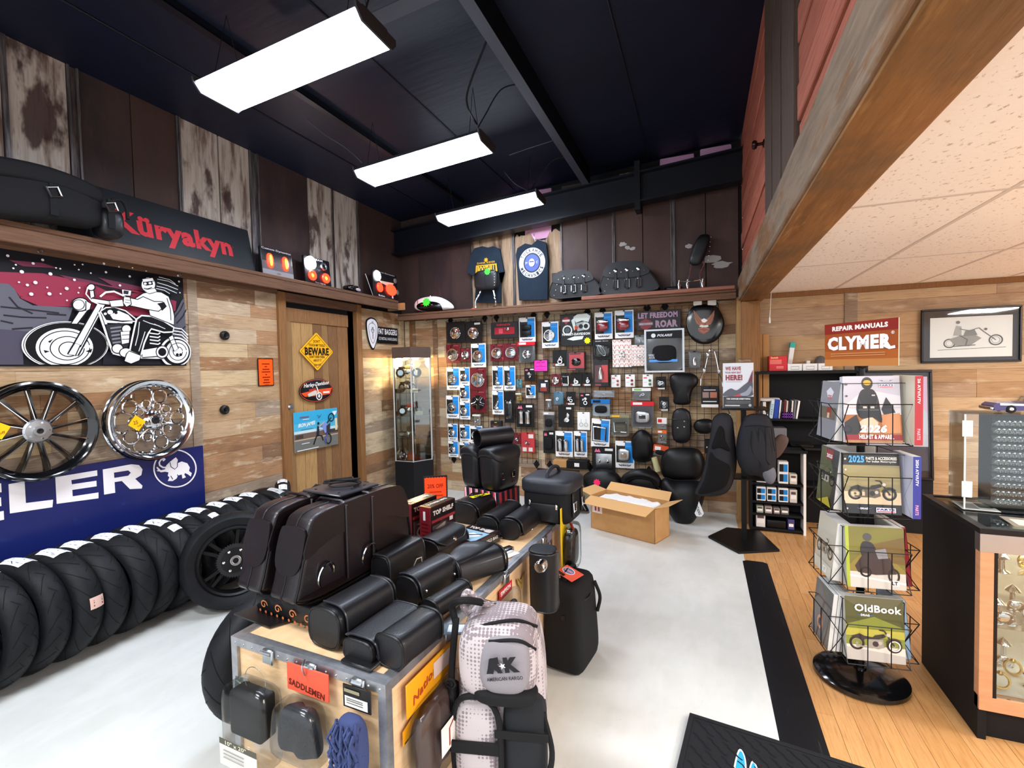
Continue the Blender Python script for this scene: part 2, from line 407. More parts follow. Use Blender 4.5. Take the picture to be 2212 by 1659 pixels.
# ---- floors
floor=one('floor','concrete',XL-.1,-2.6,-.12,.33,YB+.1,0,**S)
wood=one('floor','blackmatte',.33,-2.6,-.12,5.2,YB+.1,-.012,**S)
pw=.082;k=0
x=.33
unit=MB().box(0,0,0,1,1,1).mesh('laminate_plank')
while x<2.6:
 y=-.2-random.random()*1.2
 while y<YB:
  L_=1.2;y1=min(y+L_,YB)
  if y1>.6:
   link('laminate_plank',unit,'laminate',wood,T(x+.0008,y+.0008,-.012)@Matrix.Diagonal((pw-.0016,y1-y-.0016,.012,1)))
  y=y1
 x+=pw
one('laminate_field','laminate',x,-2.6,-.012,5.2,YB,0,parent=wood)
# ---- left wall
wl=one('wall_left','blackmatte',XL-.12,-1.2,0,XL-.03,YB+.1,4.2,**S)
YD0,YD1=3.60,4.86
cube=MB().box(0,0,0,1,1,1).mesh('plank')
def plank(par,x0,y0,z0,x1,y1,z1,m='plank',nm='plank'):
 me=cubes.setdefault((nm,m),cube.copy()if True else None)
 return link(nm,me,m,par,T(x0,y0,z0)@Matrix.Diagonal((x1-x0,y1-y0,z1-z0,1)))
cubes={}
def courses(par,a0,a1,z0,z1,put,hgt=.135,lens=(.55,1.25),sub=0.0):
 z=z0
 while z<z1-.02:
  hh=min(hgt*random.uniform(.8,1.2),z1-z)
  if z1-z-hh<.04:hh=z1-z
  a=a0-random.random()*.3
  while a<a1:
   b=a+random.uniform(*lens)
   if a1-b<.2:b=a1
   put(max(a,a0)+.0008,min(b,a1)-.0008,z+.0008,z+hh-.0008,random.uniform(0,.006));a=b
  z+=hh
def putL(a,b,z0,z1,d):plank(wl,XL-.03,a,z0,XL+d-.004,b,z1)
courses(wl,.9,2.70,.0,2.50,putL)
courses(wl,2.78,YD0,.0,2.50,putL)
courses(wl,YD1,YB,.0,2.50,putL)
plank(wl,XL-.03,2.70,0,XL+.008,2.78,2.5,'plank','batten')
plank(wl,XL-.03,5.70,0,XL+.010,5.80,2.5,'plank','batten')
plank(wl,XL-.03,.9,2.50,XL+.02,YD0-.0,2.56,'shelfwood','rail')
def yl(px,py=420):return onx(px,py,XL).y
ups=[(-140,15,'panelwhite'),(30,155,'panelwhite'),(182,290,'paneldark'),(291,385,'paneldark'),(395,474,'panelwhite'),(477,540,'panelwhite'),(560,664,'paneldark'),(666,715,'panelwhite'),(718,768,'panelwhite'),(772,862,'paneldark')]
prev=.3
for a,b,m in ups:
 ya=yl(a)if a>-100 else.3;yb=yl(b)if b<850 else YB
 if ya-prev>.02:
  q=MB().box(XL-.03,prev,2.6,XL-.008,ya,zroof(XL))
  q.box(XL-.012,prev+.004,2.6,XL+.012,prev+.016,zroof(XL));q.box(XL-.012,ya-.016,2.6,XL+.012,ya-.004,zroof(XL))
  q.build('cover_strip','trimmetal',wl)
 plank(wl,XL-.03,ya+.001,2.6,XL-.004+random.random()*.004,yb-.001,zroof(XL),m,'panel')
 prev=yb
# ---- back wall (bay at left)
wb=one('wall_back','blackmatte',XL-.1,YB+.03,0,XR+.02,YB+.14,4.4,**S)
def putB(a,b,z0,z1,d):plank(wb,a,YB-d+.004,z0,b,YB+.03,z1)
courses(wb,XL+.16,XR-.02,.0,2.40,putB)
for xx,w in((-3.98,.07),(-3.86,.05),(-3.52,.07),(-2.36,.06),(-1.88,.05)):
 plank(wb,xx,YB-.012,0,xx+w,YB+.03,2.4,'plank','batten')
plank(wb,XL,YB,0,XL+.16,YB+.03,2.4,'jamb','corner_board')
def xb(px,py=560):return ony(px,py,YB).x
zx=lambda q:850+q/2.765
ub=[(35,150,'paneldark'),(150,240,'paneldark'),(240,345,'paneldark'),(345,462,'paneldark'),(470,712,'paneltan'),(728,1000,'paneltan'),(1012,1158,'panelbrown'),(1161,1308,'panelbrown'),(1326,1488,'panelbrown'),(1492,1655,'panelbrown'),(1685,1864,'panelbrown'),(1868,2060,'panelbrown')]
prev=XL
for a,b,m in ub:
 xa=xb(zx(a));xc=min(xb(zx(b)),XR)
 ztop=3.34 if m=='paneltan' and a>700 else 3.95
 if xa-prev>.02:
  q=MB().box(prev,YB-.008,2.4,xa,YB+.03,3.9)
  q.box(prev+.004,YB-.026,2.4,prev+.014,YB,3.9);q.box(xa-.014,YB-.026,2.4,xa-.004,YB,3.9)
  q.build('cover_strip','trimmetal',wb)
 if ztop<3.9:
  n_=22;top=[(xa+.002+(xc-xa-.004)*i/n_,3.36+.05*random.random()+(-.05 if 8<i<17 else.03))for i in range(n_+1)]
  MB().prism([(xa+.002,2.4)]+[(xc-.002,2.4)]+list(reversed(top)),0,.03,M=frame((0,YB+.03,0),(1,0,0),(0,0,1)),smooth=False).build('panel',m,wb)
 else:plank(wb,xa+.001,YB-.002-random.random()*.004,2.4,xc-.001,YB+.03,ztop,m,'panel')
 prev=xc
for(a,b,c,d)in((1080,404,1128,440),(1132,402,1192,436),(1132,484,1190,512),(1425,328,1500,358),(1512,312,1580,336)):
 p=ony(a,b,YB-.01);q=ony(c,d,YB-.01)
 if b<450:p.z=zroof(p.x)-.01;q.z=p.z-.19
 MB().rbox(p.x,YB-.02 if b<450 else YB+.012,q.z,q.x,YB+.03,p.z,.015).build('insulation_batt','pink',wb)
for(a,b,w_,h_)in((1528,560,.16,.05),(1560,572,.12,.04),(1488,532,.05,.03),(1345,528,.05,.03),(1355,535,.04,.025),(1367,537,.04,.025)):
 p=ony(a,b,YB);n_=12
 MB().prism([(w_*(.6+.5*random.random())*cos(2*PI*i/n_),h_*(.6+.5*random.random())*sin(2*PI*i/n_))for i in range(n_)],0,.002,M=FB((p.x,YB-.008,p.z))).build('paint_flake',mat('pale_paint_flake','#a9a6a2',.7),wb)
def sloped(x0,x1,y0,y1,zb0,h,nm,m,par=None,**kw):
 sl=.07;v=[(x0,y0,zb0),(x1,y0,zb0+sl*(x1-x0)),(x1,y1,zb0+sl*(x1-x0)),(x0,y1,zb0)]
 v+=[(p[0],p[1],p[2]+h)for p in v]
 return MB().add(v,[(3,2,1,0),(4,5,6,7),(0,1,5,4),(1,2,6,5),(2,3,7,6),(3,0,4,7)],None,False).build(nm,m,par,**kw)
ceil=sloped(XL-.05,XR+.1,-2.6,YB+.1,zroof(XL-.05),.05,'ceiling','roof',**S)
raf=sloped(XL+.02,XR,5.62,5.64,3.31,.31,'trim_1','roofsteel',**S)
sloped(XL+.02,XR,5.54,5.72,3.30,.02,'flange','roofsteel',raf);sloped(XL+.02,XR,5.54,5.72,3.62,.02,'flange','roofsteel',raf)
p=ony(1378,400,5.6)
MB().box(p.x-.03,5.52,3.44,p.x+.03,5.70,3.98).build('stiffener','roofsteel',raf)
p=ony(1376,362,5.72);MB().box(p.x-.2,5.72,3.72,p.x+.16,5.78,3.94).build('torn_panel','paneltan',raf)
for i,(px_,wd_)in enumerate(((-1.21,.075),(-2.87,.05))):
 z=zroof(px_)
 dz=.2 if i==0 else.05
 q=MB().box(px_-.006,-2.6,z-dz,px_+.006,5.6,z).build('trim_%d'%(2+i),'roofsteel',**S)
 MB().box(px_-wd_,-2.6,z-dz-.005,px_+.006,5.6,z-dz+.005).build('flange','greysteel' if i==0 else 'roofsteel',q)
sloped(-2.6,-1.25,2.42,2.53,zroof(-2.6)-.13,.004,'trim_4','greysteel',**S)
for xx in(-3.4,-2.2,-.55):
 MB().tube([(xx,-2.5,zroof(xx)-.003),(xx,5.7,zroof(xx)-.003)],.008,6).build('foil_seam','roofsteel',ceil)
# ---- timber post and beam between the two bays
beam=MB().rbox(.375,-2.6,2.345,.60,5.70,2.60,.022,2).build('trim_5','beam',**S)
MB().rbox(.362,-2.6,2.362,.385,5.70,2.60,.008,1).build('weathered_face','beamgrey',beam)
for(px_,py_,r_)in((1925,250,.034),(1780,450,.012),(1690,560,.02)):
 p=fl(px_,py_,2.345);MB().lathe([(0,-.004),(r_*.55,-.004),(r_,0)],16,None,T(p.x,p.y,2.345)@Matrix.Diagonal((.6,1.5,1,1))@RX(180)).build('knot',mat('dark_knot','#4e341f',.8),beam)
post=MB().rbox(.385,5.52,0,.56,5.70,2.345,.015,2).build('trim_6','jamb',**S)
MB().box(.345,5.60,0,.385,5.80,2.4).build('side_board','plankv',post)
loft=one('wall_loft','blackmatte',.44,-2.6,2.60,.56,YB,4.2,**S)
z=2.60;i=0
while z<4.14:
 for(a,b)in((-2.6,2.50),(3.57,YB)):
  lo=random.uniform(0,.012)
  MB().rbox(.415-lo,a,z+.007,.45,b,min(z+.163,4.16),.005,1).build('red_board','redboard',loft)
 z+=.17
dr=MB().box(.425,2.50,2.62,.45,3.57,4.16).build('door_2',mat('weathered_frame','#5a4a40',.75,noise=(5,'#3d322c',.7,(18,18,1)),bump=(14,.2,(14,14,1))),**S)
for y0,y1 in((2.51,2.86),(2.90,3.22),(3.25,3.56)):
 MB().box(.392,y0,2.62,.42,y1,4.16).build('stile',_mats['weathered_frame'],dr)
kn=MB().lathe([(0,0),(.022,0),(.02,.004),(.008,.008),(.008,.03),(.02,.036),(.024,.046),(.018,.056),(0,.058)],16,None,T(.405,3.72,3.20)@RY(-90)@Matrix.Diagonal((1.3,1.3,1.3,1))).build('knob',mat('dark_bronze_knob','#3a2620',.25,.8),dr)
# ---- right bay: back wall, dropped ceiling
wr=one('wall_right','blackmatte',.56,YB+.03,0,5.2,YB+.14,2.6,**S)
MT['plankr']=mat('pale_reclaimed_plank',rough=.75,rnd=['#b99a76','#ae8d69','#c2a682','#b5946f','#b09478'],noise=[(4,'#664b38',.55,(1.3,1.3,26),.52,.78),(2.6,'#d2bd9c',.45,(1.2,1.2,6),.56,.66),(2.2,'#7a5e48',.45,(1,1,3),.54,.68)],bump=(14,.25,(1,1,14)))
def putR(a,b,z0,z1,d):plank(wr,a,YB-d+.004,z0,b,YB+.03,z1,'plankr')
courses(wr,.56,1.36,0,ZD-.05,putR,.15,(.7,1.3));courses(wr,1.47,4.6,0,ZD-.05,putR,.15,(.8,1.7))
plank(wr,1.36,YB-.012,0,1.47,YB+.03,ZD-.05,'plank','batten')
plank(wr,.56,YB-.03,ZD-.05,4.6,YB+.03,ZD,'jamb','cornice')
cr=one('ceiling','white',.55,-2.6,ZD+.03,5.2,YB+.1,ZD+.06,**S)
xs=[.60,1.27,1.95,2.63,3.31,3.99];ys=[-1.81,-.28,1.25,2.78,4.31,YB]
for i in range(len(xs)-1):
 for j in range(len(ys)-1):
  plank(cr,xs[i]+.01,ys[j]+.01,ZD+.002,xs[i+1]-.01,ys[j+1]-.01,ZD+.03,'tile','ceiling_tile')
for x_ in xs[1:]:MB().box(x_-.012,-1.81,ZD,x_+.012,YB,ZD+.03).build('grid_bar','tgrid',cr)
for y_ in ys[1:-1]:MB().box(.60,y_-.012,ZD-.001,4.0,y_+.012,ZD+.029).build('grid_bar','tgrid',cr)
# ---- door in the left wall
yd0,yd1,zd0,zd1=3.69,4.66,.225,2.38
door=one('door_1','blackmatte',XL-.075,yd0,zd0,XL-.05,yd1,zd1,**S)
ed=[0,.115,.24,.41,.545,.64,.79,.97]
for i in range(7):
 if i in(0,):z0,z1=.40,2.24
 else:z0,z1=.40,2.24
 MB().box(XL-.05,yd0+ed[i]+.002,z0,XL-.022-random.random()*.008,yd0+ed[i+1]-.002,z1).build('plank','plankv',door)
MB().box(XL-.05,yd0,2.24,XL-.012,yd1,zd1).build('top_rail','plankv',door);MB().box(XL-.05,yd0,zd0,XL-.010,yd1,.40).build('bottom_rail','plankv',door)
MB().box(XL-.05,yd0,.40,XL-.014,yd0+.09,2.24).build('stile','plankv',door)
for i,(px_,py_)in enumerate(((618,845),(622,879))):
 p=onx(px_,py_,XL);nm='deadbolt' if i==0 else 'door_knob'
 pr=[(0,0),(.03,0),(.028,.008),(.02,.012),(0,.012)]if i==0 else[(0,0),(.034,0),(.03,.008),(.012,.012),(.012,.03),(.03,.045),(.033,.06),(.024,.075),(0,.078)]
 MB().lathe(pr,18,None,T(XL-.02,p.y,p.z)@RY(90)).build(nm,'steel',door)
cas=MB().rbox(XL-.05,YD0,0,XL+.035,yd0+.005,2.53,.006,1).build('trim_7','jamb',**S)
MB().rbox(XL-.05,YD1-.09,0,XL+.035,YD1,2.53,.006,1).build('jamb_board','jamb',cas)
MB().rbox(XL-.05,yd0+.005,2.44,XL+.035,YD1-.09,2.53,.006,1).build('head_board','shelfwood',cas)
MB().box(XL-.10,yd1+.01,.0,XL-.03,YD1-.09,2.44).build('reveal','plank',cas)
MB().rbox(XL-.06,yd0-.01,0,XL-.0,YD1-.09,.22,.006,1).build('baseboard_left','threshold',**S)
# ---- black transition strip between concrete and laminate
MB().prism([(-.095,0),(.095,0),(.06,.010),(-.06,.010)],0,4.46+1.2,M=frame((.405,4.46,0),(1,0,0),(0,0,1))).build('trim_8',mat('worn_black_strip','#131316',.5,noise=[(7,'#5b5a58',.55,(9,.35,1),.62,.75)],bump=(20,.1,(8,.4,1))),**S)
# ==== strip lights under the roof
MT['diff']=mat('lit_diffuser','#ffffff',.4,emit=('#e4eeff',21.0))
MT['wire']=mat('black_cord','#101114',.6)
for k,(yc,lab)in enumerate(((2.15,'nearest lit fluorescent strip light hanging from the black roof'),(3.55,'middle lit fluorescent strip light hanging from the black roof'),(4.92,'farthest lit fluorescent strip light in front of the back wall'))):
 M=T(-2.20,yc,3.49)@RY(-degrees(atan(.07)))
 t=thing('strip_light',M,lab,'light','fluorescent strip lights')
 MB().prism([(-.16,0),(.16,0),(.10,.055),(-.10,.055)],-.6,.6,M=frame((0,0,0),(0,1,0),(0,0,1))).build('housing',mat('fixture_housing','#3c3d42',.5),t)
 MB().prism([(-.158,0),(-.12,-.045),(.12,-.045),(.158,0)],-.592,.592,M=frame((0,0,-.001),(0,1,0),(0,0,1))).build('diffuser','diff',t)
 for sx in(-1,1):
  MB().prism([(-.168,.03),(-.165,-.005),(-.125,-.052),(.125,-.052),(.165,-.005),(.168,.03)],-.006,.006,M=frame((sx*.605,0,0),(0,1,0),(0,0,1))).build('end_cap',_mats['fixture_housing'],t)
  zt=zroof(-2.2+sx*.5)-(3.49+sx*.5*.07)
  for yy in(-.1,.1):MB().tube([(sx*.5,yy,.05),(sx*.5+.02,0,zt-.01)],.0022,5).build('chain','wire',t)
 MB().tube(smooth_open([(.55,0,.05),(.5,.05,.13),(.62,-.02,.2),(.8,-.1,.3),(1.0,-.12,.28)]),.006,6).build('power_cord','wire',t)
MB().tube(smooth_open([tuple(fl(a,b,z))for a,b,z in((1022,2,3.95),(1058,60,3.93),(1050,90,3.85),(1012,190,3.72),(1010,230,3.62),(1030,268,3.60))]),.008,6).build('roof_cable','wire',label='black power cable looping down from the roof to the middle light',cat='cable')
for i,(pts,lb)in enumerate(((((663,258,3.8),(700,290,3.76),(740,315,3.7),(765,335,3.6),(782,352,3.52)),'thin pale wire curling off the roof left of the middle light'),(((1100,335,3.85),(1150,318,3.85),(1200,302,3.88)),'thin wire running across the roof right of the middle light'),(((1090,372,3.85),(1110,395,3.75),(1135,410,3.66),(1152,420,3.58)),'thin wire drooping to the farthest strip light'))):
 MB().tube(smooth_open([tuple(fl(a,b,z))for a,b,z in pts]),.004,5).build('roof_wire',mat('grey_wire','#4a4e58',.5),label=lb,cat='wire')
# ==== long shelf on the left wall
ZS=2.64
sh=MB().rbox(XL+.002,.3,ZS-.035,-3.80,5.42,ZS,.006,1).build('wall_shelf','shelfwood',label='long dark wooden shelf running along the left wall above the door',cat='shelf')
MB().rbox(-3.825,.3,ZS-.13,-3.798,5.42,ZS-.036,.006,1).build('front_board','shelfwood',sh)
MB().rbox(XL+.03,5.40,ZS-.13,-3.70,5.425,ZS-.036,.004,1).build('end_bracket','plankv',sh)
# ---- banner with a rider
XBN=XL+.018
def LW(px,py,X=XBN):p=onx(px,py,X);return(p.y,p.z)
def tr(pts,ox,oy,sc,X=XBN):return[LW(ox+a/sc,oy+b/sc,X)for a,b in pts]
bm_=MB();M=frame((XBN,0,0),(0,1,0),(0,0,1))
y0,y1,z0,z1=.85,2.66,1.776,2.545
n=26;vs=[];fs=[]
for i in range(n+1):
 for j in range(7):
  vs.append((y0+(y1-y0)*i/n,z0+(z1-z0)*j/6,.0015*sin(i*.9+j*.6)))
for i in range(n):
 for j in range(6):a=i*7+j;fs.append((a,a+7,a+8,a+1))
bm_.add(vs,fs,'#17171c');ban=bm_.build('vinyl_banner','print',None,M,label='wide vinyl wall banner printed with a long-haired rider on a white motorcycle',cat='banner')
MB().box(y0,z0,-.006,y1,z1,-.003).build('backing','blackmatte',ban)
for yy in(y1-.03,1.75):MB().torus(.012,.003,16,6,T(yy,z1-.025,.004)).build('grommet','steel',ban)
A=Art(.004);C=lambda pts:tr(pts,0,500,3.318)
K,Wh,Rd,Gy='#0e0e11','#eff0f0','#8f3046','#66656f'
def pl(pts,c):A.poly(C(pts),c)
def ol(pts,c,w=.007,oc=K):A.poly(C(pts),c);A.line(C(pts),w,oc,True)
def el(cx,cy,rx,ry,n=40,a0=0,a1=2*PI,ymax=955):return[(cx+rx*cos(a0+(a1-a0)*i/n),min(cy+ry*sin(a0+(a1-a0)*i/n),ymax))for i in range(n)]
A.STEP=.00025
pl([(-560,300),(0,290),(300,300),(600,360),(850,400),(1000,430),(1262,500),(1255,570),(1000,610),(520,540),(280,535),(150,480),(90,400),(-560,400)],Rd)
for q in([(60,205),(300,225),(420,265),(160,250)],[(700,330),(1000,395),(1180,450),(820,400)],[(420,310),(640,350),(760,385),(500,350)]):pl(q,'#6c3145')
pl([(640,370),(900,420),(1000,445),(760,425)],'#1d1418');pl([(60,450),(160,465),(90,480)],'#5c1d2e')
pl([(-560,380),(0,372),(60,376),(100,412),(140,480),(230,530),(520,545),(480,660),(300,680),(180,770),(150,860),(160,955),(-560,955)],'#5d5c66')
pl([(-560,620),(0,700),(240,720),(160,860),(165,955),(-560,955)],'#494553')
pl([(1222,610),(1262,570),(1295,500),(1318,470),(1338,955),(1230,780)],'#565560')
for q in(((0,540),(200,560),(420,585)),((20,600),(150,615),(330,620)),((60,470),(120,540),(230,590)),((0,640),(90,660)),((80,700),(230,690)),((1245,620),(1290,560),(1312,510)),((1260,660),(1305,610),(1330,560)),((1255,740),(1325,680)),((330,590),(470,600))):A.line(C(q),.010,'#26252c')
pl([(740,860),(1120,870),(1150,955),(730,955)],'#1c1b22')
for sx,sy,r in[(50,175,3),(300,205,3),(232,230,3),(108,240,2),(90,265,2),(150,290,4),(355,305,4),(395,262,2),(425,268,2),(528,240,2),(558,275,2),(585,238,2),(738,232,3),(752,293,3),(845,255,2),(942,262,2),(922,323,3),(1040,285,2),(1268,318,3),(1275,360,3),(525,348,3),(470,410,4),(330,403,2),(245,367,4),(187,385,3),(127,365,2),(215,450,4),(345,448,4),(425,448,2),(560,405,2),(552,440,2),(850,388,3),(470,495,2),(1280,440,2),(700,180,2),(640,300,2)]:
 q=C([(sx,sy)])[0];A.disc(q[0],q[1],r*.0027,'#e6e4e6',n=10)
pl(el(455,815,312,170),Wh);pl(el(462,815,292,160),K)
for k_,w_ in((300,.004),(280,.0)):
 if w_:A.line(C(el(458,815,k_,164)),w_,K)
pl(el(450,832,206,138),Wh);A.line(C(el(452,834,180,120)),.006,K);A.line(C(el(470,838,122,84)),.006,K);A.line(C(el(480,845,70,52)),.006,K);pl(el(490,850,40,30),'#d9dadb')
for q in([(300,850),(345,860),(310,872)],[(330,790),(370,770),(345,800)],[(560,740),(620,790),(590,790)],[(600,860),(650,840),(640,870)]):pl(q,K)
pl(el(1245,865,112,108),Wh);pl(el(1250,865,100,96),K);pl(el(1258,862,82,82),Wh);A.line(C(el(1262,862,62,62)),.006,K);A.line(C(el(1262,862,34,34)),.006,K);pl(el(1258,884,11,11,12),K);pl(el(1282,884,11,11,12),K)
for k_ in(0,22,44):A.line(C([(1225,690+k_),(1290,700+k_),(1335,745+k_)]),.008,Wh)
ol([(560,560),(620,560),(540,665),(495,660)],Wh);ol(el(560,525,62,48,24),Wh,.008);ol(el(548,527,42,36,20),'#dfe1e2',.005);ol([(600,500),(640,520),(630,560),(600,570)],Wh)
ol([(690,500),(745,520),(545,890),(470,880)],Wh,.009);A.line(C([(712,545),(560,830)]),.006,K);A.line(C([(730,545),(590,800)]),.004,K);ol([(470,880),(520,800),(560,815),(525,890)],Wh)
ol([(640,480),(770,500),(770,530),(640,510)],Wh)
ol([(620,390),(650,385),(662,470),(630,480)],Wh);ol(el(636,402,28,24,16),Wh);ol([(855,415),(925,425),(920,465),(860,460)],Wh);ol([(870,425),(905,430),(900,452),(868,448)],'#2b2b30',.003)
A.line(C([(700,470),(740,438),(800,432),(850,455),(880,470)]),.012,Wh);A.line(C([(612,400),(598,450),(640,500),(700,530)]),.008,Wh)
for q in(((690,580),(790,870)),((720,600),(815,880))):A.line(C(q),.020,K);A.line(C(q),.014,Wh)
A.line(C([(730,650),(930,655)]),.012,Wh);A.line(C([(790,870),(900,900),(1150,905)]),.02,Wh)
ol([(700,575),(740,548),(800,545),(880,570),(950,625),(955,645),(860,655),(740,640)],K,.008,Wh);pl([(770,600),(830,570),(900,600),(935,640),(850,640),(790,630)],Wh);pl(el(770,580,20,16,14),Wh);pl(el(735,592,11,9,12),Wh);pl(el(812,585,12,10,12),K)
ol([(735,670),(830,660),(900,668),(920,760),(890,850),(800,850),(760,760)],'#2b2b30',.007)
for i in range(5):pl([(770+4*i,690+26*i),(850+3*i,680+26*i),(850+3*i,692+26*i),(770+4*i,702+26*i)],'#7b7b82')
ol(el(885,700,34,30,18),Wh);ol([(840,720),(910,715),(905,800),(850,810)],Wh);A.line(C([(850,745),(905,742)]),.005,K);A.line(C([(852,775),(905,772)]),.005,K);ol(el(820,840,40,34,18),Wh);ol(el(880,870,46,34,18),Wh)
ol([(990,850),(1110,830),(1110,895),(1000,905)],Wh);ol(el(1140,865,44,44,20),Wh);ol(el(1140,865,26,26,16),K)
for k_ in range(4):A.line(C([(1050,730+24*k_),(1110,738+24*k_),(1125,728+24*k_)]),.009,Wh)
ol([(1185,760),(1215,745),(1255,840),(1225,860)],Wh);A.line(C([(1195,785),(1225,775)]),.005,K);A.line(C([(1208,815),(1238,803)]),.005,K)
ol([(955,630),(990,605),(1060,610),(1150,645),(1222,690),(1215,722),(1150,725),(1060,700),(1040,730),(1010,800),(985,890),(905,858),(925,760),(940,690)],K,.011,Wh)
for q in(((975,650),(965,740),(945,820)),((1000,640),(1050,660),(1120,680)),((1015,720),(990,800),(970,860)),((1080,665),(1160,700))):A.line(C(q),.006,'#cfd0d2')
ol([(880,880),(900,858),(985,890),(975,925),(915,950),(865,930)],Wh)
ol([(945,480),(1000,445),(1060,432),(1130,438),(1185,470),(1210,540),(1225,610),(1222,672),(1150,645),(1050,605),(1040,560),(960,520)],Wh)
ol([(1000,470),(960,490),(900,478),(862,500),(880,530),(930,540),(1020,560),(1110,575),(1150,545),(1140,505),(1080,505)],Wh);pl([(1100,520),(1150,508),(1170,540),(1135,572),(1120,540)],K);A.line(C([(1170,480),(1195,560),(1200,640)]),.006,K)
ol([(860,470),(905,475),(915,525),(880,545),(855,515)],Wh);A.line(C([(870,492),(905,498)]),.004,K);A.line(C([(868,510),(905,516)]),.004,K)
ol([(755,500),(850,490),(860,540),(770,545)],Wh)
pl([(1060,330),(1090,318),(1150,335),(1250,390),(1255,420),(1245,450),(1180,440),(1120,440),(1080,420)],K)
for q in(((1100,345),(1180,360),(1250,395)),((1100,370),(1170,390),(1248,420)),((1095,395),(1160,410),(1240,445)),((1090,412),(1150,425),(1190,450)),((1110,330),(1190,350),(1230,380))):A.line(C(q),.005,'#d9dadc')
ol(el(1035,385,52,54,24),Wh);ol([(990,345),(1065,335),(1075,360),(1000,368)],Wh,.004);pl([(995,368),(1062,358),(1068,385),(1020,392),(998,385)],K);pl(el(1012,378,11,8,12),'#dcdcdc');pl(el(1046,374,11,8,12),'#dcdcdc')
A.line(C([(1000,410),(1030,415),(1060,405)]),.006,K);ol([(1000,425),(1080,410),(1095,435),(1040,450)],Wh,.004)
A.build('printed_picture','print',ban)
# ---- wheels hung on the wall
def wheel_tag(par,y,z,x,lab=None):
 t=Art(.0);t.poly([(-.06,0),(0,-.06),(.06,0),(0,.06)],'#f0b713');t.text('25',-.008,.006,.028,'#8a4a10',.03,bold=.02);t.text('off',.012,-.022,.016,'#8a4a10',.03)
 t.build('price_tag','print',par,lab)
M=T(XL+.03,1.648,1.368)@RY(90)@RZ(90)
t=thing('wheel_rim',M,'black twelve-spoke motorcycle wheel hung on the left wall under the banner','wheel','wheels on the left wall')
R_=.312
MB().lathe([(R_-.045,.004),(R_-.012,.0),(R_,.006),(R_+.002,.03),(R_-.012,.044),(R_-.022,.066),(R_-.012,.088),(R_+.002,.10),(R_,.118),(R_-.012,.124),(R_-.024,.118),(R_-.034,.10),(R_-.05,.085),(R_-.05,.03),(R_-.045,.004)],56).build('rim','blackgloss',t)
MB().lathe([(0,.03),(.075,.03),(.075,.088),(.066,.096),(.03,.098),(.03,.112),(.016,.112),(.016,.085),(0,.085)],32).build('hub','steel',t)
MB().lathe([(0,.105),(.015,.105),(.017,.116),(.012,.118),(0,.112)],18).build('hub_bore','blackmatte',t)
for i in range(5):MB().lathe([(0,0),(.006,0),(.006,.006),(0,.006)],10,None,RZ(72*i)@T(.052,0,.096)).build('bolt','chrome',t)
sp=MB().prism([(.05,-.013),(.12,-.008),(.2,-.007),(.268,-.012),(.268,.012),(.2,.007),(.12,.008),(.05,.013)],.06,.084)
for v in sp.v:v.z+=.02*(1-abs(v.y)/.013)*(1 if v.z>.07 else 0)
spm=sp.mesh('spoke')
for i in range(12):link('spoke',spm,'blackgloss' if i%3 else 'blackgloss',t,RZ(30*i+8))
ed_=MB().box(.075,-.002,.086,.26,.002,.0985).mesh('spoke_edge')
for i in range(12):link('polished_edge',ed_,'chrome',t,RZ(30*i+8+3.5))
wheel_tag(t,0,0,0,T(-.19,.03,.106)@RZ(14))
M=T(XL+.03,2.325,1.363)@RY(90)@RZ(90)
t=thing('wheel_rim',M,'polished chrome billet motorcycle wheel with round cut-outs on the left wall','wheel','wheels on the left wall')
R_=.306
MB().lathe([(R_-.035,.004),(R_-.008,.0),(R_,.008),(R_,.025),(R_-.014,.035),(R_-.02,.055),(R_-.014,.075),(R_,.085),(R_,.102),(R_-.008,.11),(R_-.03,.104),(R_-.05,.08),(R_-.05,.03),(R_-.035,.004)],64).build('rim','chrome',t)
MB().lathe([(0,.03),(.068,.03),(.068,.085),(.05,.096),(.03,.098),(.03,.112),(.015,.112),(.015,.09),(0,.09)],32).build('hub','chrome',t)
MB().lathe([(0,.105),(.014,.105),(.016,.117),(0,.112)],18).build('hub_bore','blackmatte',t)
def ringpath(cx,cy,r,n=24,z=.075):return[(cx+r*cos(2*PI*i/n),cy+r*sin(2*PI*i/n),z)for i in range(n)]
web=MB()
rm1=MB().tube(ringpath(.185,0,.05),.008,6,True).mesh('spoke_ring');rm2=MB().tube(ringpath(.108,0,.025,18),.007,6,True).mesh('spoke_ring')
tear=smooth_closed([(.075,.012),(.13,.045),(.20,.075),(.245,.05),(.252,0),(.245,-.05),(.20,-.075),(.13,-.045),(.075,-.012)],4)
rm3=MB().tube([(a,b,.07)for a,b in tear],.009,6,True).mesh('spoke_loop')
for i in range(5):
 link('spoke_ring',rm1,'chrome',t,RZ(72*i));link('spoke_ring',rm2,'chrome',t,RZ(72*i));link('spoke_loop',rm3,'chrome',t,RZ(72*i+36));link('spoke_ring',rm2,'chrome',t,RZ(72*i+36)@Matrix.Diagonal((1.2,1.2,1,1)))
 MB().lathe([(0,0),(.006,0),(.006,.006),(0,.006)],10,None,RZ(72*i)@T(.046,0,.096)).build('bolt','steel',t)
wheel_tag(t,0,0,0,T(-.125,-.01,.106)@RZ(8))
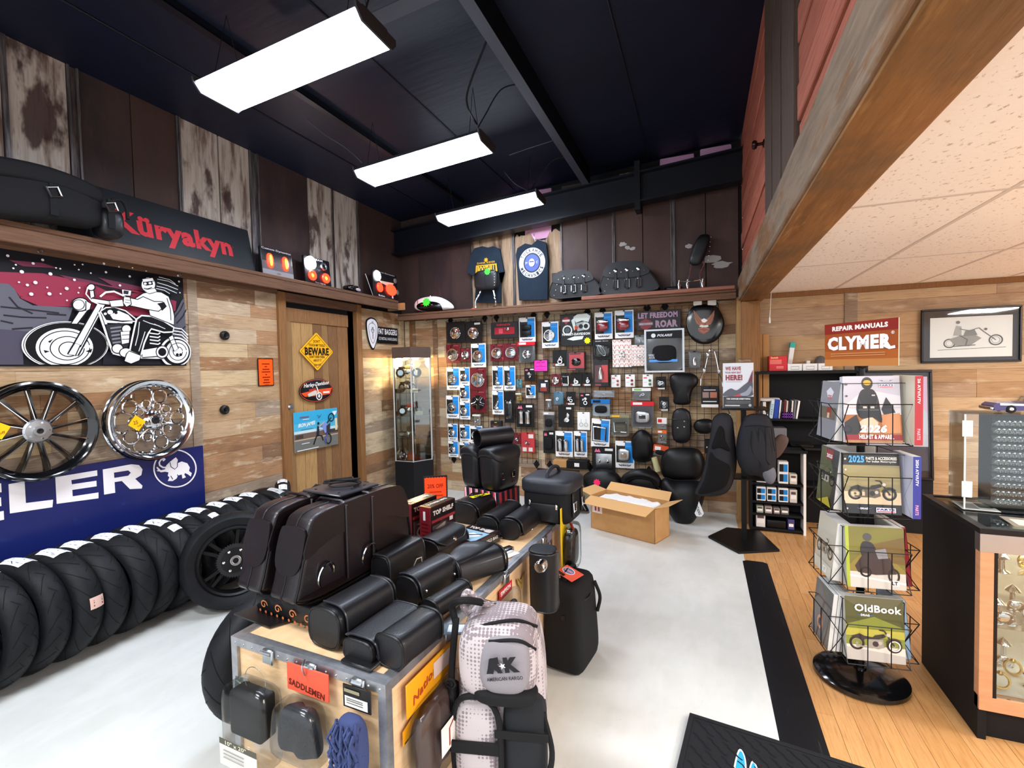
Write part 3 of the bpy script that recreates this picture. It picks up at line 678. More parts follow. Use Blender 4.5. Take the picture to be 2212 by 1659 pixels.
# ---- blue tire-maker sign
XS=XL+.02;M=frame((XS,0,0),(0,1,0),(0,0,1))
sy0,sy1,sz0,sz1=.55,2.77,.47,1.092
sg=MB().rbox(sy0,sz0,-.016,sy1,sz1,0,.004,1).build('wall_sign',mat('dark_blue_sign','#131f5e',.28,noise=(9,'#3a4a80',.35,(1,1,1),.62,.75)),None,M,label='long dark blue enamel sign with white letters and an elephant emblem behind the tires',cat='sign')
A=Art(.001);C=lambda pts:tr(pts,0,960,3.319,XS)
Wt='#f2eef0';Nb='#131f5e'
A.poly(C([(60,285),(175,264),(185,420),(380,396),(375,450),(70,495)]),Wt)
A.poly(C([(395,235),(695,185),(697,224),(510,256),(514,286),(690,260),(692,300),(517,326),(520,372),(705,344),(705,386),(405,426)]),Wt)
A.poly(C([(735,180),(940,142),(995,148),(1020,178),(1012,220),(968,246),(1020,296),(1015,316),(930,320),(872,262),(820,270),(825,346),(745,360)]),Wt)
A.poly(C([(815,202),(918,186),(936,202),(918,224),(818,240)]),Nb)
q=C([(0,400)])[0];A.text('METZE',q[0]+.012,C([(0,412)])[0][1],.225,Wt,1.42,'r',.05)
def c2(cx,cy,r):return C([(cx+r*1.02*cos(2*PI*i/40),cy+r*.90*sin(2*PI*i/40))for i in range(40)])
A.poly(c2(1252,172,153),Wt);A.poly(c2(1252,172,143),Nb)
A.poly(C([(1125,160),(1150,185),(1180,178),(1190,150),(1215,125),(1240,105),(1258,92),(1272,110),(1268,135),(1300,122),(1340,135),(1358,165),(1352,190),(1372,205),(1365,230),(1345,215),(1325,205),(1318,215),(1330,235),(1305,245),(1300,215),(1275,222),(1262,245),(1235,262),(1200,262),(1212,235),(1200,225),(1205,200),(1180,195),(1150,200),(1130,185),(1118,165)]),Wt)
A.line(C([(1165,118),(1180,105),(1172,100),(1150,110),(1138,130),(1142,150),(1165,165),(1190,165)]),.012,Wt)
A.line(C([(1215,128),(1222,160),(1250,178),(1268,160),(1270,125)]),.006,Nb);A.line(C([(1268,215),(1280,250)]),.006,Nb);A.line(C([(1220,225),(1235,250)]),.006,Nb);A.line(C([(1120,188),(1150,192),(1190,188)]),.006,Wt)
A.build('lettering','gloss',sg)
# ---- orange notice and two black wall studs
a=LW(557,774);b=LW(593,833)
t=MB().box(0,0,0,b[0]-a[0],a[1]-b[1],.004).build('notice',mat('black_card','#17130f',.6),None,FL((XL+.008,a[0],b[1])),label='orange paper notice with zigzag edge beside the door',cat='notice')
w_,h_=b[0]-a[0],a[1]-b[1];A=Art(.0045)
def zig(w,h,m,n,k):
 o=[]
 for i in range(n):o+=[(m+(w-2*m)*i/n,m),(m+(w-2*m)*(i+.5)/n,m+k)]
 for i in range(n*2):o+=[(w-m,m+(h-2*m)*i/(2*n)),(w-m-k,m+(h-2*m)*(i+.5)/(2*n))]
 for i in range(n):o+=[(w-m-(w-2*m)*i/n,h-m),(w-m-(w-2*m)*(i+.5)/n,h-m-k)]
 for i in range(n*2):o+=[(m,h-m-(h-2*m)*i/(2*n)),(m+k,h-m-(h-2*m)*(i+.5)/(2*n))]
 return o
A.poly(zig(w_,h_,.006,8,.006),'#ff5a14')
for i,ww in enumerate((.09,.03,.08,.10,.02,.09,.06,.08,.05)):A.rect(w_/2-ww/2,h_*.78-i*.026,w_/2+ww/2,h_*.78-i*.026+.010,'#7a1f08')
A.build('printed_sheet','print',t)
for(px_,py_,lb)in((482,725,'upper black round knob on the planks left of the door'),(482,885,'lower black round knob on the planks left of the door')):
 p=onx(px_,py_,XL)
 o=MB().lathe([(0,0),(.036,0),(.042,.012),(.04,.03),(.025,.04),(.02,.036),(0,.034)],24,None,T(XL+.002,p.y,p.z)@RY(90)).build('black_door_pull','blackmetal',label=lb,cat='knob',group='black wall knobs')
 MB().lathe([(0,0),(.011,0),(.011,.008),(0,.008)],6,None,T(XL+.036,p.y,p.z)@RY(90)).build('hex_bolt','blackmatte',o)
# ---- signs on the door
def zz(px,py,ox,oy,sc,X):p=onx(ox+px/sc,oy+py/sc,X);return(p.y,p.z)
XD=XL-.004
c3=lambda pts:[zz(a,b,560,500,4.6075,XD)for a,b in pts]
M=frame((XD,0,0),(0,1,0),(0,0,1))
ctr=c3([(572,1195)])[0];hw=abs(c3([(740,1195)])[0][0]-c3([(405,1195)])[0][0])/2;hh=abs(c3([(572,1005)])[0][1]-c3([(572,1390)])[0][1])/2
M=FL((XD,ctr[0],ctr[1]));d=smooth_closed([(0,hh),(-hw,0),(0,-hh),(hw,0)],1)
s1=MB().prism([(-.01,hh-.01),(-hw+.01,.01),(-hw+.01,-.01),(-.01,-hh+.01),(.01,-hh+.01),(hw-.01,-.01),(hw-.01,.01),(.01,hh-.01)],0,.004).build('warning_sign',mat('yellow_enamel','#f2b21a',.35),None,M,label='yellow diamond BEWARE warning sign on the plank door',cat='sign')
A=Art(.0045);A.line([(0,hh-.03),(-hw+.025,0),(0,-hh+.03),(hw-.025,0)],.006,'#2a1c08',True)
A.text("DON'T",0,hh*.52,.03,'#2a1c08',.10,bold=.02);A.text('TOUCH MY TOOLS',0,hh*.32,.028,'#2a1c08',.24,bold=.02);A.text('BEWARE',0,.0,.085,'#1c1206',hw*1.42,bold=.05)
A.text("DON'T EVEN THINK",0,-hh*.28,.028,'#2a1c08',.23,bold=.02);A.text('ABOUT IT',0,-hh*.46,.026,'#5a3d10',.12,bold=.02);A.line([(-.05,-hh*.66),(.05,-hh*.72)],.01,'#9a7020');A.line([(-.05,-hh*.74),(.05,-hh*.64)],.01,'#9a7020')
A.build('lettering','gloss',s1)
c4=lambda a,b:zz(a,b,560,820,4.6075,XD)
ctr=c4(570,108);rx=abs(c4(738,108)[0]-c4(402,108)[0])/2;ry=abs(c4(570,0)[1]-c4(570,222)[1])/2+.005
s2=MB().lathe([(0,0),(1,0),(1,.004),(0,.004)],40,None,Matrix.Diagonal((rx,ry,1,1))).build('oval_sign','blackgloss',None,FL((XD,*ctr)),label='oval black and orange motorcycle tin sign on the door below the diamond',cat='sign')
A=Art(.0045);A.ring(0,0,rx*.97,.006,'#c8401c',ry*.95,40);A.poly([(-rx*.9,-.02),(-rx*.3,.0),(rx*.3,.015),(rx*.92,.02),(rx*.8,-.05),(rx*.2,-.06),(-rx*.7,-.06)],'#e2501f')
A.text('Harley-Davidson',0,ry*.5,.055,'#f1ece4',rx*1.5,bold=.02,shear=.35,ang=4)
A.disc(rx*.12,-ry*.5,.045,'#15151a');A.ring(rx*.12,-ry*.5,.045,.012,'#e9e4da');A.disc(rx*.12,-ry*.5,.018,'#d8d4ca');A.line([(rx*.12,-ry*.42),(rx*.02,ry*.15),(-rx*.03,ry*.35)],.014,'#e6e1d8');A.poly([(-rx*.55,-ry*.25),(-rx*.1,ry*.05),(rx*.0,-ry*.1),(-rx*.05,-ry*.35),(-rx*.5,-ry*.5)],'#cfc9bf');A.poly([(-rx*.5,ry*.1),(-rx*.1,ry*.22),(-rx*.05,ry*.05),(-rx*.4,-.01)],'#b8281c');A.rect(rx*.35,-ry*.28,rx*.75,-ry*.12,'#f0e6da')
A.build('printed_picture','gloss',s2)
pts=[c4(328,330),c4(770,280),c4(787,632),c4(350,740)]
yb0=pts[0][0]+.01;yb1=pts[1][0];zb1=(pts[0][1]+pts[1][1])/2;zb0=(pts[2][1]+pts[3][1])/2
w_,h_=yb1-yb0,zb1-zb0
s3=MB().rbox(0,0,0,w_,h_,.004,.002,1).build('poster','paper',None,FL((XD,yb0,zb0)),label='stunt-rider poster with a blue sky on the lower door',cat='poster')
A=Art(.0045);A.rect(0,0,w_,h_,'#8f8d86');A.rect(0,h_*.42,w_,h_,'#4fb3d6');A.rect(0,h_*.70,w_,h_,'#38a5d0');A.rect(0,h_*.42,w_,h_*.52,'#c4d9dc');A.rect(0,h_*.30,w_,h_*.45,'#6d5a50');A.rect(0,0,w_,h_*.30,'#6f706b');A.rect(0,h_*.28,w_,h_*.31,'#b9a58a')
A.rect(.02,h_*.33,.12,h_*.42,'#453a36');A.rect(w_*.8,h_*.35,w_,h_*.44,'#3f3b3a');A.rect(w_*.93,h_*.40,w_*.985,h_*.72,'#e2cd9c')
A.text('IRON JAMES',w_*.27,h_*.66,h_*.12,'#f2f4f4',w_*.38,bold=.03,shear=.35,ang=3);A.lines(w_*.14,w_*.4,[h_*.55],.008,'#3f8aa8');A.rect(w_*.12,h_*.84,w_*.32,h_*.875,'#6f5a78');A.rect(w_*.18,h_*.79,w_*.32,h_*.81,'#d7dadd');A.line([(w_*.5,h_*.86),(w_*.56,h_*.83),(w_*.6,h_*.87)],.005,'#1d4a66');A.line([(w_*.52,h_*.79),(w_*.58,h_*.82)],.005,'#1d4a66');A.poly([(w_*.86,h_*.92),(w_*.98,h_*.92),(w_*.95,h_*.84),(w_*.92,h_*.8),(w_*.89,h_*.84)],'#dfe9ec')
A.line([(w_*.40,h_*.12),(w_*.46,h_*.30),(w_*.50,h_*.34)],.016,'#15161b');A.line([(w_*.62,h_*.18),(w_*.60,h_*.3),(w_*.50,h_*.34)],.014,'#15161b');A.line([(w_*.50,h_*.34),(w_*.52,h_*.58)],.034,'#1b2733');A.disc(w_*.52,h_*.65,.016,'#20181a');A.line([(w_*.53,h_*.56),(w_*.66,h_*.66)],.014,'#cfb49c');A.line([(w_*.53,h_*.52),(w_*.62,h_*.50)],.02,'#b9c4e4')
A.ring(w_*.83,h_*.76,.048,.013,'#17181b',.05);A.line([(w_*.83,h_*.76),(w_*.72,h_*.62)],.016,'#2a2c33');A.poly([(w_*.60,h_*.58),(w_*.66,h_*.66),(w_*.72,h_*.62),(w_*.74,h_*.4),(w_*.66,h_*.36)],'#7d8fcf');A.poly([(w_*.70,h_*.55),(w_*.80,h_*.62),(w_*.78,h_*.36),(w_*.70,h_*.32)],'#31333b');A.ring(w_*.74,h_*.2,.05,.015,'#141518',.062);A.line([(w_*.72,h_*.36),(w_*.66,h_*.2),(w_*.68,h_*.1)],.016,'#4a5bb0')
A.rect(w_*.13,h_*.19,w_*.3,h_*.205,'#e9e9e6');A.rect(.02,.012,w_*.5,.022,'#d9d9d4');A.build('printed_picture','print',s3)
p0=onx(560+1055/4.6075,500+1000/4.6075,XL);p1=onx(560+1368/4.6075,500+1000/4.6075,XL)
w_=p1 .y-p0 .y;u=w_/313.
M=FL((XL+.012,p0 .y,p0 .z));
s4=thing('shop_sign',M,'white shield and black lettered strip sign right of the door','sign')
MB().rbox(100*u,-62*u,0,313*u,40*u,.006,.003,1).build('name_strip','blackmatte',s4)
shd=smooth_closed([(0,60),(20,82),(50,90),(85,82),(107,55),(108,10),(95,-45),(58,-105),(25,-70),(5,-10)],4)
MB().prism([(a*u,b*u)for a,b in shd],0,.010).build('shield_plate','blackmatte',s4)
A=Art(.0105);A.poly([((54+(a-54)*.9)*u,(0+(b)*.9)*u)for a,b in shd],'#ecebee');A.line([((54+(a-54)*.62)*u,b*.62*u)for a,b in shd],.007,'#5a4a62',True)
A.disc(55*u,12*u,.028,'#d8d6da');A.ring(55*u,12*u,.03,.006,'#3a3240');A.line([(48*u,30*u),(62*u,30*u)],.008,'#3a3240');A.line([(45*u,12*u),(55*u,22*u),(65*u,12*u)],.006,'#3a3240');A.line([(55*u,0),(55*u,-40*u)],.012,'#6a5a72');A.text('FBI',55*u,62*u,.016,'#444444',.03)
A.z=.0065;A.text('FAT BAGGERS',208*u,12*u,36*u,'#f0f0f0',190*u,bold=.03);A.text('EZ INSTALL HANDLEBARS',208*u,-32*u,18*u,'#d8d8d8',185*u,bold=.015);A.build('lettering','gloss',s4)
# ==== things on the left shelf
C5=lambda px,py,X:onx(px,py,X)
pA=onx(160,392,XL+.03);pB=onx(531,489,XL+.03)
yb0,yb1=1.80,pB.y+.02;zt=3.05
Mb=frame((XL+.115,yb0,ZS),(0,1,0),(-.085,0,zt-ZS))
kb=MB().rbox(0,0,-.012,yb1-yb0,zt-ZS+.01,0,.004,1).build('sign_board',mat('black_sign_board','#15181d',.42,noise=(6,'#1e2228',.5)),None,Mb,label='long black sign board with red lettering leaning on the left shelf',cat='sign')
ya=onx(243,470,XL+.07).y-yb0;yc_=onx(500,545,XL+.07).y-yb0
A=Art(.001);A.text('Küryakyn',(ya+yc_)/2,.175,.215,'#c8323c',yc_-ya,bold=.045);A.text('®',yc_+.012,.205,.02,'#8c2830',bold=0);A.build('lettering','print',kb)
def lampstand(px0,py0,px1,py1,lab,X=-3.86,lean=.025,body='#18181c'):
 a=onx(px0,(py0+py1)/2,X);b=onx(px1,(py0+py1)/2,X);m0=onx((px0+px1)/2,py0,X)
 w=b.y-a.y;h=m0 .z-ZS
 t=thing('light_display',frame((X+.02,a.y,ZS),(0,1,0),(-lean,0,h)),lab,'display')
 MB().rbox(0,0,-.03,w,h,0,.01,2).build('panel',mat('display_panel_'+body,body,.35),t);return t,w,h
RG=mat('lit_red_lens','#ff2a12',.3,emit=('#ff2412',5.0));RO=mat('lit_orange_lens','#ff6a22',.3,emit=('#ff5a1c',7.0));WG=mat('lit_white_lamp','#ffffff',.3,emit=('#ffffff',30.0));DL=mat('dark_lens','#6a6a64',.2)
t,w,h=lampstand(563,538,631,601,'LED display panel with two lit red oval tail lights on the left shelf')
A=Art(.001);A.rect(.004,.004,w-.004,h*.36,'#8b8d92');A.rect(.004,h*.2,w-.004,h*.5,'#5a5b60');A.text('Custom Dynamics',w/2,h*.93,h*.09,'#e6e6ea',w*.92,bold=.01);A.text('LED',w/2,h*.1,h*.06,'#3a3a3e',w*.12);A.build('lettering','print',t)
for sx in(.26,.74):
 MB().sbox((w*.2,h*.52,.03),2.6,6,None,T(w*sx,h*.52,.006)).build('red_lens',RG,t);MB().sbox((w*.09,h*.4,.02),2.4,6,None,T(w*sx,h*.52,.018)).build('bright_core',RO,t)
t,w,h=lampstand(657,557,713,619,'LED display panel with bright white lamp and two red rings on the left shelf')
A=Art(.001);A.text('BEAM',w*.55,h*.93,h*.07,'#e6e6ea',w*.32,bold=.02);A.text('Turn Signals',w*.55,h*.07,h*.06,'#c8c8cc',w*.4);A.poly([(w*.45,h*.58),(w*.62,h*.58),(w*.54,h*.5)],'#5b5068');A.build('lettering','print',t)
MB().sph((w*.2,h*.74,.02),(w*.19,w*.19,.025)).build('white_lamp',WG,t);MB().torus(w*.09,w*.03,20,8,T(w*.72,h*.73,.008)).build('lamp_ring','steel',t)
for sx in(.24,.76):MB().torus(w*.1,w*.045,24,8,T(w*sx,h*.3,.01)).build('red_ring',RG,t);MB().lathe([(0,0),(w*.06,0),(w*.05,.012),(0,.014)],14,None,T(w*sx,h*.3,.004)).build('ring_core',RO,t)
t,w,h=lampstand(806,588,858,647,'black LED display panel with white lamp, winged badge and red lights near the corner',X=-3.84)
A=Art(.001);A.text('Custom Dynamics',w/2,h*.95,h*.06,'#c0c0c6',w*.8);A.poly([(w*.2,h*.63),(w*.85,h*.66),(w*.75,h*.55),(w*.55,h*.5),(w*.3,h*.55)],'#cfc8b4');A.text('Bullet',w*.28,h*.07,h*.06,'#e6e6ea',w*.25);A.rect(w*.7,h*.05,w*.76,h*.16,'#d0d0d4');A.build('lettering','print',t)
MB().sph((w*.14,h*.78,.015),(w*.13,w*.13,.02)).build('white_lamp',mat('lit_white_lamp2','#ffffff',.3,emit=('#f4fbff',9.0)),t);MB().sph((w*.88,h*.76,.012),(w*.07,w*.07,.015)).build('dark_lamp',DL,t)
MB().sph((w*.2,h*.36,.015),(w*.12,w*.12,.02)).build('red_lens',RG,t);MB().sph((w*.66,h*.36,.015),(w*.22,w*.15,.02)).build('red_lens',RG,t);MB().sph((w*.93,h*.32,.012),(w*.07,w*.07,.014)).build('dark_lamp',DL,t)
p=onx(762,625,-3.86)
cp=MB().sbox((.16,.20,.09),3,8,lambda q,u:(q.x,q.y,q.z*.9),T(-3.88,p.y,ZS+.045)).build('folded_cap','blackgloss',label='small glossy black cap with pale emblem lying on the left shelf',cat='cap')
MB().sbox((.03,.09,.035),2.5,6,None,T(-3.795,p.y+.02,ZS+.03)@RZ(10)).build('emblem',mat('pale_emblem','#b9b6c6',.4),cp);MB().box(-3.797,p.y-.06,ZS+.062,-3.79,p.y+.07,ZS+.068).build('piping','chrome',cp)
MB().cyl((-3.83,onx(806,635,-3.83).y,ZS),(-3.88,onx(789,588,-3.88).y,ZS+.27),.004,6).build('antenna_rod','steel',label='thin metal antenna rod leaning beside the corner LED panel',cat='rod')
# ---- big black travel bag lying on the shelf
a0=onx(0,450,-3.86).y-.35;a1=onx(238,470,-3.86).y
bg=thing('travel_bag',T(-3.765,(a0+a1)/2,ZS),'large black nylon motorcycle travel bag with square buckles on the left shelf','bag')
Lb=a1-a0
MB().sbox((.20,Lb*.86,.30),5,12,lambda q,u:(q.x*(1+.08*sin(q.y*9))-.0,q.y,q.z*(1-.12*(u.y*.5+.5)**2)+.02*sin(q.y*7)),T(0,-Lb*.06,.15)).build('bag_body','nylon',bg)
MB().sbox((.17,Lb*.16,.20),3.5,8,None,T(.01,Lb*.42,.10)).build('end_pocket','leather',bg)
fl_=MB().sbox((.22,Lb*.84,.12),5,10,lambda q,u:(q.x,q.y,q.z+.03*sin(q.y*6+1)),T(.005,-Lb*.05,.255));fl_.build('lid_flap','nylon',bg)
for yy in(-.18,.04,.26):
 b=MB().tube([(0,-.028,-.028),(0,.028,-.028),(0,.028,.028),(0,-.028,.028)],.008,6,True);b.build('buckle','chrome',bg,T(.117,yy*Lb*1.5,.19)@RX(20))
 MB().box(.100,yy*Lb*1.5-.02,.05,.111,yy*Lb*1.5+.02,.24).build('strap','nylon',bg)
MB().tube(smooth_open([(.1,Lb*.40,.24),(.1,Lb*.46,.26),(.09,Lb*.5,.22),(.1,Lb*.5,.14)]),.012,8).build('carry_strap','nylon',bg)
# ==== tires along the left wall
def tire_mesh(R=.335,w=.175,rin=.222):
 m=MB();n=12;prof=[(rin,-w*.30),(rin+.012,-w*.36),(rin+.04,-w*.46)]
 for i in range(n+1):
  a=-PI/2+PI*i/n;prof.append((R-.072+.072*cos(a)**.9 if cos(a)>0 else R-.072,w*.5*sin(a)))
 prof+=[(rin+.04,w*.46),(rin+.012,w*.36),(rin,w*.30),(rin+.02,w*.24),(R-.045,w*.30),(R-.028,0),(R-.045,-w*.30),(rin+.02,-w*.24),(rin,-w*.30)]
 return m.lathe(prof,48)
def surf(R,w,a,s,lift=.0012):
 """point on the tread: a round the tire, s in -1..1 across"""
 b=s*PI/2;r=R-.072+.072*max(cos(b),0)**.9+lift*cos(b);z=(w*.5+lift)*sin(b);return Vector((r*cos(a),r*sin(a),z))
def grooves(R,w,pat,n=18):
 m=MB()
 for i in range(n):
  for sg in(-1,1):
   a0=2*PI*(i+(.5 if sg>0 else 0))/n
   for(s0,s1,da,wid)in pat:
    pts=[];k=5
    for j in range(k+1):
     t=j/k;pts.append((a0+da*t**1.3,sg*(s0+(s1-s0)*t)))
    v=[];f=[]
    for(a,s)in pts:
     v+=[surf(R,w,a-wid/2,s),surf(R,w,a+wid/2,s)]
    for j in range(k):f.append((2*j,2*j+1,2*j+3,2*j+2)if sg>0 else(2*j+2,2*j+3,2*j+1,2*j))
    m.add(v,f)
 return m
PATS=[[(.05,.72,.30,.022),(.35,.8,.18,.014)],[(.12,.62,-.30,.02),(.02,.28,.12,.014)],[(.0,.8,.42,.018)],[(.15,.75,.22,.026),(.1,.3,.2,.012)]]
tm=[tire_mesh(.335,w).mesh('tire')for w in(.138,.146,.152)]
gm=[grooves(.335,w,PATS[k]).mesh('tread_groove')for k,w in((0,.138),(1,.146),(2,.152),(3,.146))]
def sticker(R,w,a0,da,s0,s1,col='#e9e8e4',marks='#5a6ea8'):
 m=MB();k=5;v=[];f=[]
 for i in range(k+1):
  for j in range(4):
   v.append(surf(R,w,a0+da*i/k,s0+(s1-s0)*j/3,.0025))
 for i in range(k):
  for j in range(3):q=i*4+j;f.append((q,q+4,q+5,q+1))
 m.add(v,f,col)
 for t0,t1 in((.2,.35),(.5,.6),(.7,.75)):
  v=[surf(R,w,a0+da*t,s,.0032)for t in(t0,t1)for s in(s0+(s1-s0)*.15,s0+(s1-s0)*.8)]
  m.add(v,[(0,2,3,1)],marks)
 return m
tl=[('black tire mostly outside the left edge of the photo, before the row',0),('nearest black tire at the left edge of the row along the wall',0),('second black tire in the row under the blue sign',0),('black tire with a pinkish price sticker on its tread',1),('black tire with a long white label under the elephant sign row',1),('fifth black tire of the row against the blue sign',2),('sixth black tire of the row against the blue sign',3),('seventh black tire of the row with two white labels on top',0),('eighth black tire of the row below the elephant emblem',2),('ninth black tire of the row with a square white sticker',3),('tenth black tire of the row near the end of the blue sign',0),('eleventh black tire of the row, past the end of the blue sign',1),('last bare black tire of the row, next to the plastic-wrapped one',1)]
ty=[1.10,1.26,1.41,1.56,1.71,1.86,2.01,2.16,2.31,2.46,2.61,2.76,2.92]
pk=[0,0,0,1,1,3,2,0,2,3,0,1,0];wk=[1,1,1,2,2,2,1,1,0,0,1,1,1]
for i,(lb,_)in enumerate(tl):
 tilt=random.uniform(-2,2);yaw=12+random.uniform(-2,2)
 M=T(-3.655+.012*(i%2),ty[i],.335)@RZ(yaw)@RX(90+tilt)@RZ(random.uniform(0,360)if i not in(3,)else 0)
 M0=T(-3.655+.012*(i%2),ty[i],.335)@RZ(yaw)@RX(90+tilt)
 w=(.138,.146,.152)[wk[i]]
 tt=link('tire',tm[wk[i]],'rubber',None,M0,label=lb,cat='tire',group='row of tires by the left wall')
 link('tread_groove',gm[(0,1,2)[wk[i]]]if wk[i]!=1 or pk[i]!=3 else gm[3],'groove',tt)
 sticker(.335,w,1.28+random.uniform(-.05,.05),.42,-.45,.45,'#e4e5e4','#6b86c0').build('label','print',tt)
 if i==3:sticker(.335,w,.02,.20,-.42,.28,'#d9b3a6','#6a4040').build('price_sticker','print',tt)
 if i in(7,9):sticker(.335,w,.95,.18,-.3,.35,'#ece9e2','#8a8a86').build('price_sticker','print',tt)
M0=T(-3.63,3.08,.335)@RZ(14)@RX(86)
tt=link('tire',tm[1],'rubber',None,M0,label='tire wrapped in clear plastic at the far end of the row',cat='tire')
link('tread_groove',gm[3],'groove',tt);sticker(.335,.146,1.1,.4,-.5,.4).build('label','print',tt)
q=tire_mesh(.341,.154,.218);q.build('plastic_wrap','bag',tt)
M0=T(-3.73,3.35,.345)@RZ(-42)@RX(90)
tt=link('tire',tm[0],'rubber',None,M0,label='narrow tire standing alone against the wall beside the door frame',cat='tire')
link('tread_groove',gm[0],'groove',tt);sticker(.335,.138,1.35,.3,-.4,.4).build('label','print',tt);sticker(.335,.138,1.0,.22,-.35,.3).build('price_sticker','print',tt)
M0=T(-3.21,2.43,.335)@RZ(60)@RX(80)@Matrix.Diagonal((1.04,1.04,1.04,1))
wt=thing('mounted_wheel',M0,'black sport-bike wheel with mounted tire leaning in front of the tire row','wheel')
MB().lathe([(.232,-.06),(.245,-.075),(.29,-.088),(.315,-.07),(.328,-.03),(.332,0),(.328,.03),(.315,.07),(.29,.088),(.245,.075),(.232,.06)],56).build('tire','rubber',wt)
grooves(.332,.176,[(.2,.75,.16,.02)],30).build('tread_groove','groove',wt)
MB().lathe([(.235,-.065),(.238,.065),(.228,.075),(.215,.066),(.205,.03),(.205,-.03),(.215,-.066),(.228,-.075),(.235,-.065)],48).build('rim','blackmetal',wt)
MB().lathe([(0,-.05),(.05,-.05),(.06,.02),(.085,.03),(.085,.05),(.04,.055),(.04,.062),(.018,.064),(.018,.03),(0,.03)],32).build('hub','blackmetal',wt)
for i in range(5):
 for s_ in(-9,9):
  MB().prism([(.06,-.012),(.21,-.010),(.21,.010),(.06,.012)],-.005,.03,M=RZ(72*i+s_)).build('spoke','blackmetal',wt)
spk=MB();n=44
spk.prism([((.118 if i%2 else.108)*cos(PI*i/n),(.118 if i%2 else.108)*sin(PI*i/n))for i in range(2*n)],.036,.044);spk.build('sprocket',mat('dark_steel','#3a3b3f',.4,.8),wt)
MB().lathe([(.019,.06),(.034,.06),(.034,.07),(.026,.072),(.019,.07),(.019,.06)],24).build('bearing','steel',wt)
for i in range(6):MB().lathe([(0,0),(.009,0),(.009,.008),(0,.01)],6,None,RZ(60*i)@T(.072,0,.05)).build('sprocket_nut','chrome',wt)
# ==== corner showcase
CX,CY=-3.63,5.44
def hexp(r,k=1.0):return[(r*cos(radians(60*i)),r*sin(radians(60*i))*k)for i in range(6)]
zb=.50;zc0=1.86;zc1=2.00
dc=thing('corner_showcase',T(CX,CY,0),'six-sided glass corner showcase with black base and lit top beside the back wall','showcase')
MB().prism(hexp(.285),0,zb,smooth=False).build('base','blackmatte',dc);MB().prism(hexp(.275),zb,zb+.012,smooth=False).build('deck','blackmetal',dc)
MB().prism(hexp(.285),zc0,zc1,smooth=False).build('top_box',mat('brown_laminate','#5a4a40',.5,noise=(6,'#4a3c34',.5)),dc)
h6=hexp(.272)
for i in range(6):
 a,b=h6[i],h6[(i+1)%6]
 MB().cyl((a[0],a[1],zb),(a[0],a[1],zc0),.009,8).build('corner_post',mat('alu_post','#c9cacb',.35,.6),dc)
 MB().box(0,-.0015,0,hypot(b[0]-a[0],b[1]-a[1]),.0015,zc0-zb,M=T(a[0],a[1],zb)@Matrix.Rotation(atan2(b[1]-a[1],b[0]-a[0]),4,'Z')).build('glass_pane','glass',dc)
 MB().cyl((a[0],a[1],zb+.006),(b[0],b[1],zb+.006),.007,6).build('bottom_rail',_mats['alu_post'],dc)
shz=[.80,1.10,1.40,1.60]
for z in shz:MB().prism(hexp(.25),z-.006,z,smooth=False).build('glass_shelf','acrylic',dc)
WL_=mat('warm_lamp_glow','#fff2d8',.4,emit=('#ffcf8a',22.0))
for(a,b)in((-.11,-.14),(.02,-.17),(.13,-.10),(0,.1)):
 MB().lathe([(0,0),(.035,0),(.03,-.02),(0,-.024)],14,None,T(a,b,zc0)).build('spot_lamp',WL_,dc)
l=bpy.data.lights.new('showcase_lamp','POINT');l.energy=22;l.color=(1,.72,.42);l.shadow_soft_size=.08
o=bpy.data.objects.new('showcase_lamp',l);COL.objects.link(o);o.parent=dc;o.location=(0,0,zc0-.06)
def minibike(loc,rz,sc,col,lab,frm='#c8c9cc'):
 t=thing('model_motorcycle',T(*loc)@RZ(rz)@Matrix.Diagonal((sc,sc,sc,1)),lab,'model')
 for x in(-.075,.085):
  MB().torus(.038,.011,20,8,T(x,0,.049)@RX(90)).build('tire','rubber',t);MB().lathe([(0,-.004),(.028,-.004),(.028,.004),(0,.004)],14,None,T(x,0,.049)@RX(90)).build('rim','chrome',t)
 MB().sbox((.085,.035,.04),2.6,6,None,T(.01,0,.105)).build('tank',mat('model_paint'+col,col,.25,coat=.5),t);MB().sbox((.07,.05,.055),3,6,None,T(.0,0,.06)).build('engine','chrome',t)
 MB().sbox((.08,.03,.022),2.6,6,None,T(-.06,0,.1)).build('seat','leather',t);MB().cyl((.085,.012,.049),(.05,.012,.14),.005,6).cyl((.085,-.012,.049),(.05,-.012,.14),.005,6).cyl((.04,-.045,.145),(.04,.045,.145),.004,6).build('fork','chrome',t);return t
minibike((CX+.0,CY-.10,1.60),20,1.35,'#c9b27a','gold toned model motorcycle on the top showcase shelf')
minibike((CX-.06,CY-.04,1.40),-10,1.3,'#3a3036','dark model motorcycle on the second showcase shelf')
minibike((CX+.02,CY-.12,1.10),30,1.25,'#c8301e','red model motorcycle on the third showcase shelf')
MB().lathe([(0,0),(.05,0),(.062,.03),(.06,.06),(.04,.085),(0,.095)],20,None,T(CX+.02,CY-.12,.512)).build('orange_cap',mat('orange_part','#c8481e',.4),label='orange round part on the showcase floor',cat='part')
MB().lathe([(0,0),(.075,0),(.085,.04),(.08,.09),(.045,.135),(0,.145)],24,None,T(CX-.13,CY-.10,.512)).build('chrome_lamp','chrome',label='round chrome headlamp shell on the showcase floor',cat='lamp')
MB().torus(.05,.010,24,8,T(CX-.04,CY-.20,.562)@RX(80)).build('chrome_ring','chrome',label='chrome ring standing at the front of the showcase',cat='ring')
MB().rbox(CX+.07,CY-.15,.512,CX+.19,CY-.10,.545,.012,2).build('red_part',mat('red_part','#b52a2a',.35),label='small red part at the right of the showcase floor',cat='part')
